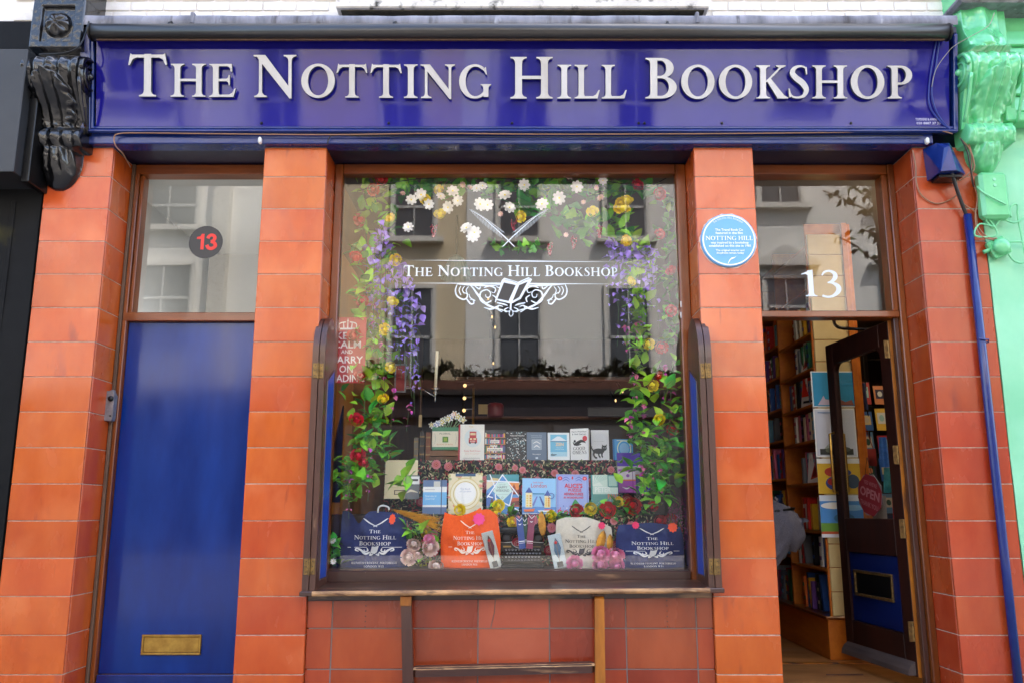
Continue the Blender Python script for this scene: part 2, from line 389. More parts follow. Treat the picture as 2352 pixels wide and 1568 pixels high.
def vs_(x, w=SW, y0=0., y1=1., b=1, t=1, e=.115):
    h = w / 2; o = []
    def corner(sx, sy, yy, on):
        if not on: return [(x + sx * h, yy)]
        pts = [(x + sx * (h + e), yy), (x + sx * (h + e), yy + sy * .03)]
        for i in range(1, 5):
            u = i / 4; ax = (1 - u) ** 2 * (h + e) + 2 * u * (1 - u) * h + u * u * h
            ay = (1 - u) ** 2 * .03 + 2 * u * (1 - u) * .045 + u * u * .15; pts.append((x + sx * ax, yy + sy * ay))
        return pts
    return corner(1, 1, y0, b) + corner(1, -1, y1, t)[::-1] + corner(-1, -1, y1, t) + corner(-1, 1, y0, b)[::-1]
def bowl(x0, xm, rx, y0, y1): return [(x0, y0)] + arc(xm, (y0 + y1) / 2, rx, (y1 - y0) / 2, -90, 90, 16) + [(x0, y1)]
ARMT = lambda x, w: [(x, 1), (w, 1), (w + .01, .76), (w - .025, .76), (w - .06, .885), (w - .14, .93), (x, .93)]
ARMB = lambda x, w: [(x, 0), (w - .07, 0), (w, .25), (w - .035, .25), (w - .11, .12), (w - .2, .07), (x, .07)]
ARMM = lambda x, w: [(x, .55), (w - .1, .55), (w - .05, .585), (w - .03, .665), (w, .665), (w, .35), (w - .03, .35), (w - .05, .44), (w - .1, .475), (x, .475)]
def CG(a0, a1):
    pts = []
    for i in range(25):
        a = a0 + (a1 - a0) * i / 24; c = math.cos(R(a)); pts.append((.48 + .385 * c, .5 + .475 * math.sin(R(a)), .065 + .13 * abs(c) ** 1.6 * (1 if c < 0 else .35)))
    return vstroke(pts, 1)
S_PTS = [(.53, .80, .03), (.50, .93, .05), (.36, .975, .06), (.20, .92, .10), (.135, .77, .15), (.24, .62, .17), (.42, .47, .18), (.53, .27, .15), (.46, .09, .10), (.29, .03, .06), (.12, .07, .05), (.045, .24, .03)]
HT = lambda x, y, s, h=.13: [(x - h, y), (x + h, y), (x + h, y - s * .03), (x + .05, y - s * .07), (x - .05, y - s * .07), (x - h, y - s * .03)]
GL = {
 'T': ([vs_(.45, t=0), [(.0, .74), (.05, 1.02), (.085, .985), (.815, .985), (.85, 1.02), (.90, .74), (.865, .74), (.80, .87), (.72, .915), (.18, .915), (.10, .87), (.035, .74)]], [], .90),
 'H': ([vs_(.2), vs_(.83), [(.2, .47), (.83, .47), (.83, .545), (.2, .545)]], [], 1.03),
 'E': ([vs_(.2), ARMT(.2, .68), ARMM(.2, .62), ARMB(.2, .80)], [], .80),
 'F': ([vs_(.2), ARMT(.2, .68), ARMM(.2, .60)], [], .70),
 'L': ([vs_(.2), ARMB(.2, .76)], [], .76),
 'I': ([vs_(.2)], [], .40),
 'J': ([vs_(.26, y0=.15, b=0), vstroke([(.26, .3, SW), (.25, .05, .13), (.12, -.12, .06), (.0, -.14, .05)])], [], .45),
 'N': ([vs_(.19, .075, t=0), vs_(.90, .075, y0=.0, b=0), [(.02, 1), (.30, 1), (.88, .24), (.9375, .2), (.9375, -.03), (.89, -.03), (.1525, .88), (.11, .95), (.02, .968)]], [], 1.05),
 'M': ([vs_(.16, .07, t=0), vs_(.98, SW), [(.02, 1), (.27, 1), (.60, .25), (.60, .0), (.55, .0), (.125, .93), (.02, .968)], [(.55, 0), (.60, 0), (.98, .93), (.90, 1), (.87, 1), (.57, .22)]], [], 1.18),
 'O': ([ell(.49, .5, .49, .515, 36)], [ell(.49, .5, .295, .44, 32)], .98),
 'Q': ([ell(.49, .5, .49, .515, 36), vstroke([(.45, .02, .1), (.7, -.15, .13), (1.0, -.2, .04)])], [ell(.49, .5, .295, .44, 32)], 1.0),
 'C': ([CG(52, 312), [(.70, .86), (.80, .90), (.83, .70), (.80, .70), (.75, .80)]], [], .84),
 'G': ([CG(52, 322), [(.70, .86), (.80, .93), (.83, .70), (.80, .70), (.75, .80)], vs_(.80, .15, y0=.04, y1=.42, b=0, e=.08)], [], .95),
 'D': ([vs_(.2), bowl(.2, .46, .45, 0, 1)], [bowl(.2825, .44, .265, .07, .93)], .93),
 'B': ([vs_(.2), bowl(.2, .38, .29, .5, 1), bowl(.2, .38, .36, 0, .55)], [bowl(.2825, .36, .135, .56, .935), bowl(.2825, .37, .185, .065, .50)], .76),
 'P': ([vs_(.2), bowl(.2, .36, .32, .42, 1)], [bowl(.2825, .345, .165, .485, .935)], .70),
 'R': ([vs_(.2), bowl(.2, .36, .32, .45, 1), [(.36, .47), (.53, .50), (.86, .03), (.95, 0), (.80, -.005), (.68, .0)]], [bowl(.2825, .345, .165, .515, .935)], .92),
 'K': ([vs_(.2), [(.26, .50), (.66, .93), (.735, .93), (.33, .50)], HT(.71, 1, 1, .14), [(.29, .56), (.42, .60), (.80, .10), (.92, .03), (.92, 0), (.60, 0), (.60, .03)]], [], .93),
 'S': ([vstroke(S_PTS), [(.50, .93), (.545, .96), (.56, .73), (.525, .73)], [(.10, .05), (.04, .03), (.02, .30), (.055, .30)]], [], .62),
 'U': ([vs_(.2, y0=.3, b=0), vs_(.83, .075, y0=.3, b=0), vstroke([(.2, .32, SW), (.24, .12, .14), (.5, .015, .08), (.76, .1, .07), (.83, .32, .075)])], [], .98),
 'V': ([[(.08, 1), (.30, 1), (.56, .25), (.50, -.02), (.44, -.02)], [(.44, -.02), (.50, -.02), (.86, 1), (.80, 1), (.48, .16)], HT(.18, 1, 1, .16), HT(.84, 1, 1, .12)], [], .95),
 'A': ([[(.10, 0), (.16, 0), (.47, .86), (.50, 1.02), (.44, 1.02)], [(.44, 1.02), (.50, 1.02), (.88, 0), (.66, 0), (.40, .80)], [(.25, .33), (.70, .33), (.70, .40), (.25, .40)], HT(.13, 0, -1, .12), HT(.78, 0, -1, .17)], [], .95),
 'W': ([[(.08, 1), (.28, 1), (.46, .28), (.40, -.02), (.36, -.02)], [(.36, -.02), (.40, -.02), (.64, .8), (.58, .85)], [(.52, 1), (.70, 1), (.92, .28), (.86, -.02), (.82, -.02)], [(.82, -.02), (.86, -.02), (1.18, 1), (1.13, 1)], HT(.18, 1, 1, .15), HT(1.16, 1, 1, .11)], [], 1.3),
 'X': ([[(.08, 1), (.30, 1), (.88, 0), (.66, 0)], [(.10, 0), (.17, 0), (.82, 1), (.75, 1)], HT(.2, 1, 1, .15), HT(.78, 1, 1, .12), HT(.14, 0, -1, .12), HT(.77, 0, -1, .16)], [], .95),
 'Y': ([vs_(.45, y1=.45, t=0), [(.06, 1), (.26, 1), (.53, .45), (.53, .38), (.37, .38)], [(.44, .4), (.53, .4), (.83, 1), (.76, 1)], HT(.16, 1, 1, .15), HT(.80, 1, 1, .12)], [], .92),
 'Z': ([[(.05, 0), (.27, 0), (.74, 1), (.52, 1)], [(.08, 1), (.74, 1), (.74, .93), (.18, .93), (.10, .76), (.07, .76)], [(.05, 0), (.72, 0), (.76, .25), (.73, .25), (.64, .07), (.05, .07)]], [], .80),
 '1': ([vs_(.3, .16, t=0, e=.10), [(.38, 1.02), (.34, 1.02), (.02, .86), (.03, .83), (.16, .86), (.22, .80), (.38, .8)]], [], .5),
 '3': ([vstroke([(.06, .80, .04), (.14, .93, .07), (.30, .975, .08), (.45, .88, .13), (.46, .72, .14), (.36, .58, .10), (.22, .52, .05)]),
        vstroke([(.22, .53, .05), (.38, .51, .09), (.53, .38, .15), (.53, .20, .15), (.38, .03, .10), (.20, -.02, .08), (.03, .03, .08)])], [], .64),
 ',': ([ell(.1, .06, .07, .07, 10), vstroke([(.13, .05, .08), (.12, -.08, .05), (.04, -.16, .02)])], [], .25),
 '.': ([ell(.1, .06, .07, .07, 10)], [], .22),
 '&': ([vstroke([(.75, .0, .12), (.3, .55, .13), (.28, .85, .1), (.45, .95, .08), (.52, .8, .08), (.25, .5, .08), (.08, .22, .13), (.3, .0, .09), (.65, .2, .06), (.75, .5, .04)])], [], .85),
 "'": ([[(.05, 1), (.16, 1), (.12, .72), (.08, .72)]], [], .2),
}
_gc = {}
def glyph(ch):
    if ch not in _gc:
        a, s, w = GL[ch]; _gc[ch] = fill(a, s) + (w,)
    return _gc[ch]
_font = {}
def sans(text, bold=0.):
    key = (text, bold)
    if key not in _font:
        cu = bpy.data.curves.new('t', 'FONT'); cu.body = text; cu.resolution_u = 2; cu.offset = bold; cu.size = 1.0
        o = link(bpy.data.objects.new('t', cu)); dg = bpy.context.evaluated_depsgraph_get()
        me = o.evaluated_get(dg).to_mesh(); v = [(p.co.x, p.co.y) for p in me.vertices]; t = [tuple(p.vertices) for p in me.polygons]
        o.evaluated_get(dg).to_mesh_clear(); bpy.data.objects.remove(o); bpy.data.curves.remove(cu)
        _font[key] = (v, t)
    return _font[key]
class Art:
    """flat print: painted shapes stacked a fraction of a millimetre apart, facing -Y; units metres"""
    def __init__(s, w=1., h=1., dz=.00025): s.w = w; s.h = h; s.v = []; s.f = []; s.c = []; s.n = 0; s.dz = dz
    def tri(s, vs, fs, col):
        s.n += 1; b = len(s.v); s.v += [(x * s.w, -s.n * s.dz, y * s.h) for x, y in vs]
        for f in fs: s.f.append(tuple(b + i for i in f)); s.c.append(col)
        return s
    def poly(s, pts, col): 
        v, t = fill([pts]); return s.tri(v, t, col)
    def shape(s, adds, subs, col):
        v, t = fill(adds, subs); return s.tri(v, t, col)
    def rect(s, x0, y0, x1, y1, col): return s.tri([(x0, y0), (x1, y0), (x1, y1), (x0, y1)], [(0, 1, 2, 3)], col)
    def ell(s, cx, cy, rx, ry, col, n=20): return s.tri(ell(cx, cy, rx, ry, n), [tuple(range(n))], col)
    def ring(s, cx, cy, rx, ry, t, col, n=28):
        a = s.w / s.h
        return s.shape([ell(cx, cy, rx, ry, n)], [ell(cx, cy, rx - t, ry - t * a, n)], col)
    def stroke(s, pts, col, k=5): return s.shape([vstroke(pts, k)], [], col)
    def serif(s, text, cx, y, h, col, width=None, small=0, gap=.07, space=.36, tf=None):
        """h: cap height in units of canvas height"""
        x = 0; items = []; first = True
        for ch in text:
            if ch == ' ': x += space; first = True; continue
            sc_ = small if (small and not first) else 1; v, t, w = glyph(ch)
            items.append((v, t, x, sc_)); x += w * sc_ + gap; first = False
        x -= gap; hx = h * s.h / s.w; k = hx
        if width: k = width / x
        x0 = cx - x * k / 2; s.n += 1
        for v, t, xo, sc_ in items:
            b = len(s.v)
            for px, py in v:
                qx, qy = x0 + (xo + px * sc_) * k, y + py * sc_ * h
                if tf: qx, qy = tf(qx, qy)
                s.v.append((qx * s.w, -s.n * s.dz, qy * s.h))
            for f in t: s.f.append(tuple(b + i for i in f)); s.c.append(col)
        return s
    def sans(s, text, cx, y, h, col, width=None, bold=0., tf=None):
        v, t = sans(text, bold)
        if not v: return s
        x0 = min(p[0] for p in v); x1 = max(p[0] for p in v); y1 = .69
        kx = (width / (x1 - x0)) if width else h / y1 * s.h / s.w
        ky = h / y1; m = (x0 + x1) / 2
        pts = [(cx + (px - m) * kx, y + py * ky) for px, py in v]
        if tf: pts = [tf(*p) for p in pts]
        return s.tri(pts, t, col)
    def build(s, name, parent=None, mat=None, warp=None, loc=None, rot=None, local=False):
        me = bpy.data.meshes.new(name); v = s.v
        if warp: v = [warp(*p) for p in v]
        f = s.f
        me.from_pydata(v, [], f); me.materials.append(mat or PAPER)
        ca = me.color_attributes.new('Col', 'FLOAT_COLOR', 'CORNER'); d = []
        for p, c in zip(me.polygons, s.c):
            d += list(c) * len(p.vertices)
        ca.data.foreach_set('color', d); me.update()
        return put(name, me, parent, loc, rot, None, local)
# ================================================================== SETTING
rnd = random.Random(7)
b = MB(); b.box(-40, 40, -30, -3.2, -.12, -.004); tag(b.build('road', ROAD), kind='structure')
b = MB(); b.box(-40, 40, -3.2, .2, -.10, 0, .01); tag(b.build('pavement', PAVE), kind='structure')
b = MB(); b.box(-40, 40, -14.6, -12.4, -.10, .1, .01); tag(b.build('far_pavement', PAVE), kind='structure')

# ------------------------------------------------------------------ tiled piers
def piece_row(parent, name, me, places, rotj=.0022, yj=.0012):
    for p in places:
        put(name, me, parent, (p[0], p[1] + rnd.uniform(-yj, yj), p[2]), (rnd.uniform(-rotj, rotj), 0, rnd.uniform(-rotj, rotj)))
Z0, CH = .209, .2187
def pier(label, x0, x1, mat, side, reveal=.27, zt=3.476):
    t = thing('tiled_pier', label, 'tiled pier', ((x0 + x1) / 2, .1, 0), 'terracotta tiled piers of the shopfront')
    J = .0045
    MB().box(x0 + .003, x1 - .003, .003, reveal + .12, 0, zt - .002).build('mortar_bed', MORTAR, t, fix=False)
    w = x1 - x0 - (.0 if side == 0 else .0)
    fm = MB().box(-w / 2, w / 2, 0, .02, -CH / 2 + J / 2, CH / 2 - J / 2, .0028).mesh('tile', mat)
    sm = MB().box(-.009, .009, 0, reveal - .003, -CH / 2 + J / 2, CH / 2 - J / 2, .0028).mesh('return_tile', mat)
    k = -1
    while True:
        zb = Z0 + k * CH; zc = zb + CH / 2
        if zb > zt: break
        if zb + CH > zt + .004:
            hh = zt - zb - .003; s = hh / CH; zc = zb + hh / 2
        else: s = 1
        if zb > -.05:
            o = put('tile', fm, t, ((x0 + x1) / 2, rnd.uniform(-.001, .001), zc), (rnd.uniform(-.003, .003), 0, rnd.uniform(-.002, .002)), (1, 1, s))
            for sx in ([1] if side > 0 else [-1] if side < 0 else []):
                xx = x1 - .009 if sx > 0 else x0 + .009
                put('return_tile', sm, t, (xx, .024, zc), (0, rnd.uniform(-.004, .004), rnd.uniform(-.003, .003)), (1, 1, s))
        k += 1
    return t
pier('wide tiled pier at the far left, between the black wall and the blue door', -3.035, -2.611, TILE_A, 1)
pier('tiled pier between the plain blue door and the shop window', -1.620, -1.214, TILE_A, 1)
pier('tiled pier with the round blue plaque, between window and shop doorway', 1.190, 1.575, TILE_A, -1)
TILE_C = pbr('terracotta_glaze_red', C(160, 56, 24), .24, col2=C(178, 74, 36), nscale=5, stretch=(1, 1, .45), var=.07, coat=.12, rvar=.08,
             bump=.12, bscale=14, spots=[(9, .66, C(136, 50, 34), (1, 1, .3)), (75, .80, C(225, 150, 120), (1, 1, 1))])
pier('tiled pier at the right of the open shop door, beside the mint green wall', 2.621, 3.035, TILE_C, -1)

# low tiled wall under the window
t = thing('tiled_stall_riser', 'low tiled wall under the window sill with one cracked tile', 'tiled wall', (0, .1, 0))
RX = [PX(u, 1444, .03) for u in (703, 762, 942, 1098, 1262, 1438, 1600, 1640)]
MB().box(-1.2, 1.18, .033, .2, 0, .66).build('mortar_bed', pbr('grey_grout', C(120, 112, 108), .9), t, fix=False)
RZ = [PZ(1540, .03) - .21 * 1 - .005, PZ(1536, .03), PZ(1442, .03), .652]
RZ = [RZ[1] - .42, RZ[1] - .21] + RZ[1:]
TILE_R = pbr('terracotta_mid', C(156, 60, 26), .24, col2=C(176, 78, 38), nscale=4, stretch=(1, 1, .4), var=.06, coat=.2, bump=.12, bscale=14, spots=[(7, .64, C(128, 46, 26), (1, 1, .3))])
TILE_P = pbr('terracotta_pink', C(168, 74, 46), .3, col2=C(182, 88, 58), nscale=4, var=.05, coat=.3, spots=[(14, .66, C(160, 76, 60), (1, 1, .5))])
for j in range(4):
    for i in range(7):
        w = RX[i + 1] - RX[i] - .007; h = RZ[j + 1] - RZ[j] - .006
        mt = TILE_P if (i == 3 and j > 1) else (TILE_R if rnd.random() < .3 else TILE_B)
        cx, cz = (RX[i] + RX[i + 1]) / 2, (RZ[j] + RZ[j + 1]) / 2
        if i == 3 and j == 3:   # the cracked tile, in two pieces
            xb = PX(1138, 1380, .03); xa = PX(1127, 1440, .03); xm = PX(1136, 1405, .03)
            zt_, zb_ = cz + h / 2, cz - h / 2; zm = (zt_ + zb_) / 2; g = .0025
            for poly in ([(cx - w / 2, zb_), (xa - g, zb_), (xm - g, zm), (xb - g, zt_), (cx - w / 2, zt_)],
                         [(xa + g, zb_), (cx + w / 2, zb_), (cx + w / 2, zt_), (xb + g, zt_), (xm + g, zm)]):
                MB().prism(poly, 'y', .03, .05).build('tile', mt, t)
            continue
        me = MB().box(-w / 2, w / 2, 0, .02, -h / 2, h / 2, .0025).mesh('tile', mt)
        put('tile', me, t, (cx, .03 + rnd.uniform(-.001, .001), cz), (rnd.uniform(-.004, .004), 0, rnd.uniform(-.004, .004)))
for u in (840, 1532):   # air holes
    mb = MB()
    for i in range(6): mb.lathe([(.0, -.002), (.0038, -.002), (.0038, .001), (0, .001)], (PX(u, 1400, .029), .0285, PZ(1378 + i * 12, .029)), 8, 'y')
    mb.build('air_hole', BLACKM, t)

# ------------------------------------------------------------------ upper wall of white painted brick
t = thing('upper_wall', 'white painted brick wall above the shop sign', 'brick wall', (0, .1, 4.3))
MB().box(-12, 12, .012, .4, 4.1, 6.9).build('wall_core', WMORT, t, fix=False)
br = MB().box(-.108, .108, 0, .03, -.0325, .0325, .004).mesh('brick', WBRICK); n = 0
for r in range(5):
    z = 4.352 + r * .0745
    for i in range(-15, 16):
        x = i * .2255 + (.113 if r % 2 else 0)
        if -3.3 < x < 3.3 and not (-1.2 < x < 1.3 and z > 4.39):
            put('brick', br, t, (x, rnd.uniform(-.0005, .003), z), (0, rnd.uniform(-.006, .006), rnd.uniform(-.006, .006)))
t = thing('stone_window_sill', 'mossy white stone sill of the upstairs window, cut by the top of the picture', 'window sill', (.07, 0, 4.4))
MB().box(-1.17, 1.31, -.13, .05, 4.408, 4.52, .008).build('sill_slab', STONE, t, fix=False)
MB().box(-1.14, 1.28, -.10, .0, 4.398, 4.407, .002).build('drip_ledge', pbr('mossy_underside', C(70, 66, 54), .9, col2=C(44, 44, 34), nscale=20), t, fix=False)
tag(MB().box(-14, 14, 0.0, 8, 6.9, 7.1).build('roof', LEAD, None, fix=False), 'unseen flat lead roof above the white brick wall, its height set for the light', 'roof')  # out of view, blocks the sun; kept low so more reaches the street

# ------------------------------------------------------------------ fascia sign
FB, FT = Vector((0, -.08, 3.586)), Vector((0, -.18, 4.132))
FN = (FT - FB).normalized().cross(Vector((1, 0, 0))).normalized()
if FN.y > 0: FN = -FN
FU = (FT - FB).normalized()
def PF(u, v, off=0.):
    r = ray(u, v); o = Vector((0, -D, CZ)); p0 = FB + FN * off
    return o + r * ((p0 - o).dot(FN) / r.dot(FN))
sg = thing('shop_sign', 'long dark blue shop sign with raised silver serif capitals', 'shop sign', (.07, -.1, 3.56))
XL, XR = -2.72, 2.86
rotF = math.atan2(FT.y - FB.y, FT.z - FB.z)  # tilt about x
def ftf(x, y, z): return Vector((x, 0, 0)) + FB + FU * z + FN * y    # sign-plane coordinates: y out of the panel
mb = MB()
mb.grid(60, 6, lambda a, c: ftf(XL + .02 + (XR - XL - .04) * a, math.sin(a * 23 + c * 2) * .0007 + math.sin(a * 61) * .0003, -.005 + .62 * c))
mb.build('sign_panel', FASCIA, sg, smooth=True)
MB().box(-2.80, 2.885, -.03, .02, 3.57, 4.22).build('sign_box', BLUE_DK, sg, fix=False)
def bar(x0, x1, y0, y1, z0, z1, c=.004): return MB().box(x0, x1, y0, y1, z0, z1, c, lambda p: ftf(p.x, p.y, p.z))
bar(-2.80, XL - .012, -.05, .02, -.045, .60, .006).build('frame_moulding', BLUE, sg, fix=False)
bar(XL - .011, XL + .006, -.02, .013, -.02, .60, .004).build('frame_moulding', BLUE, sg, fix=False)
bar(XR + .001, XR + .03, -.05, .02, -.045, .60, .006).build('frame_moulding', BLUE, sg, fix=False)
bar(-2.80, 2.89, -.04, .024, -.046, -.022, .009).build('frame_moulding', BLUE, sg, fix=False)
bar(XL, XR, -.02, .012, -.021, -.003, .005).build('frame_moulding', BLUE, sg, fix=False)
LET = [('T', 293.9, 383.1, 1), ('H', 391.8, 471.9, 0), ('E', 480.1, 541.4, 0), ('N', 581.9, 680.3, 1), ('O', 691.8, 769.2, 0), ('T', 772.7, 843.8, 0),
       ('T', 850.4, 922.6, 0), ('I', 927.8, 958.9, 0), ('N', 965.8, 1045.1, 0), ('G', 1054.6, 1127.9, 0), ('H', 1172.5, 1269.3, 1), ('I', 1280.5, 1311.7, 0),
       ('L', 1320.1, 1377.6, 0), ('L', 1382.2, 1439.6, 0), ('B', 1482.6, 1554.5, 1), ('O', 1564.7, 1641.3, 0), ('O', 1651.2, 1727.8, 0), ('K', 1737.2, 1810.6, 0),
       ('S', 1811.2, 1858.1, 0), ('H', 1866.2, 1945.9, 0), ('O', 1954.4, 2031.5, 0), ('P', 2038.8, 2095.6, 0)]
for ch, u0, u1, cap in LET:
    vb = 222.3 + (u0 - 294) * (4.8 / 900) if u0 < 1200 else 226.9
    vt = (124.6 + (u0 - 294) * 9.2 / 1190) if cap else (147.2 + (u0 - 391) * 4.2 / 1650)
    off = .036; pb0 = PF(u0, vb, off); pb1 = PF(u1, vb, off); pt0 = PF(u0, vt, off)
    z0 = (pb0 - FB).dot(FU); z1 = (pt0 - FB).dot(FU); x0 = pb0.x; x1 = pb1.x
    v, tr, w = glyph(ch); gx0 = min(v[i][0] for t_ in tr for i in t_); gx1 = max(v[i][0] for t_ in tr for i in t_)
    vv = [((p[0] - gx0) / (gx1 - gx0) * (x1 - x0) + x0, p[1] * (z1 - z0) + z0) for p in v]
    ec = {}
    for t_ in tr:
        for a, c in ((t_[0], t_[1]), (t_[1], t_[2]), (t_[2], t_[0])): ec[(a, c)] = ec.get((a, c), 0) + 1
    m = MB(); m.add([ftf(p[0], off, p[1]) for p in vv], tr); m.m = 1
    bd = [(a, c) for (a, c) in ec if (c, a) not in ec]
    vs2 = []; fs2 = []
    for a, c in bd:
        k = len(vs2); vs2 += [ftf(vv[a][0], off, vv[a][1]), ftf(vv[c][0], off, vv[c][1]), ftf(vv[c][0], off - .022, vv[c][1]), ftf(vv[a][0], off - .022, vv[a][1])]
        fs2.append((k + 3, k + 2, k + 1, k))
    m.add(vs2, fs2); m.m = 1; m.add([ftf(p[0], off - .022, p[1]) for p in vv], [t_[::-1] for t_ in tr])
    m.build('letter', [LETTER, LETTER_SIDE], sg, fix=False)
for u in (601, 893, 1176, 1467, 1480, 1658, 1954):
    p = PF(u, 284); mb = MB(); mb.sphere((p.x, p.y - .004, p.z), .009, 8, 5); mb.build('screw_head', BLACKM, sg)
a = Art(.17, .05)
a.sans('TOPSIGNS & AWNINGS', .5, .58, .30, C(190, 188, 220), width=1.0, bold=.02); a.sans('020 8887 37 33', .5, .08, .30, C(190, 188, 220), width=.92, bold=.02)
a.build('sign_maker_print', sg, warp=lambda x, y, z: tuple(ftf(x + PF(2102, 288).x, .004 - y, z + (PF(2102, 288) - FB).dot(FU))))

# cornice strip and soffit under the sign
t = thing('sign_cornice', 'blue painted cornice board running under the shop sign', 'cornice', (0, 0, 3.47))
b = MB().box(-2.86, 2.74, -.055, .06, 3.476, 3.55, .006).build('cornice_board', BLUE, t, fix=False)
MB().box(-2.86, 2.80, -.07, .0, 3.552, 3.566, .004).build('cornice_lip', BLUE_DK, t, fix=False)
MB().box(-3.03, 3.03, .061, .42, 3.479, 3.60).build('soffit_board', BLUE_DK, t, fix=False)
for u, v in ((598, 324), (2128, 325)):
    p = P(u, v, -.06); MB().box(p.x - .011, p.x + .011, -.085, -.05, p.z - .024, p.z + .02, .008).build('cable_clip', WHITEP, t, fix=False)

# lead flashing and rolled awning
t = thing('lead_flashing', 'weathered grey lead flashing along the top of the sign', 'flashing', (0, -.1, 4.22))
seams = [-2.82, -2.07, -.95, .15, 1.2, 2.2, 2.885]
for i in range(len(seams) - 1):
    x0, x1 = seams[i], seams[i + 1]
    def fn(a, c, x0=x0, x1=x1):
        x = x0 + (x1 - x0) * a
        prof = [(-.222, 4.224), (-.228, 4.25), (-.222, 4.288), (-.19, 4.302), (-.10, 4.335), (.01, 4.37)]
        k = c * 5; j = min(int(k), 4); f = k - j
        y = prof[j][0] * (1 - f) + prof[j + 1][0] * f; z = prof[j][1] * (1 - f) + prof[j + 1][1] * f
        n_ = pnoise(Vector((x * 7, c * 3, i))) * .006 + pnoise(Vector((x * 2, c, 5))) * .008
        return (x, y + n_ * .7, z + n_)
    mb = MB(); mb.grid(40, 10, fn); mb.build('lead_sheet', LEAD, t, smooth=True)
    if i: MB().box(x0 - .012, x0 + .012, -.236, -.05, 4.226, 4.31, .006).build('lead_seam', LEAD, t, fix=False) if i in (1, 4) else None
MB().box(-2.82, 2.885, -.2, .0, 4.18, 4.222).build('backing_board', BLUE_DK, t, fix=False)
t = thing('rolled_awning', 'dark grey rolled awning cassette across the top of the sign', 'awning', (0, -.25, 4.15))
mb = MB(); mb.lathe([(0, -2.69), (.053, -2.69), (.053, 2.80), (0, 2.80)], (0, -.25, 4.152), 28, 'x'); mb.build('awning_tube', AWN, t, smooth=False)
for p in bpy.data.objects[t.children[0].name].data.polygons: p.use_smooth = abs(p.normal.x) < .5
for x in (-2.70, 2.80):
    mb = MB(); mb.lathe([(0, x - .006), (.056, x - .006), (.058, x), (.056, x + .008), (0, x + .008)], (0, -.25, 4.152), 24, 'x'); mb.build('end_cap', BLACKM, t)
for u in (396, 908, 1530):
    x = PX(u, 50, -.2); mb = MB(); mb.tube([(x, -.25, 4.195), (x, -.238, 4.222), (x + .003, -.225, 4.235)], .013, 8); mb.build('awning_bracket', BLACKM, t, smooth=True)
MB().box(-2.66, 2.77, -.262, -.242, 4.094, 4.0985, .001).build('awning_edge', WOODFIL, t, fix=False)

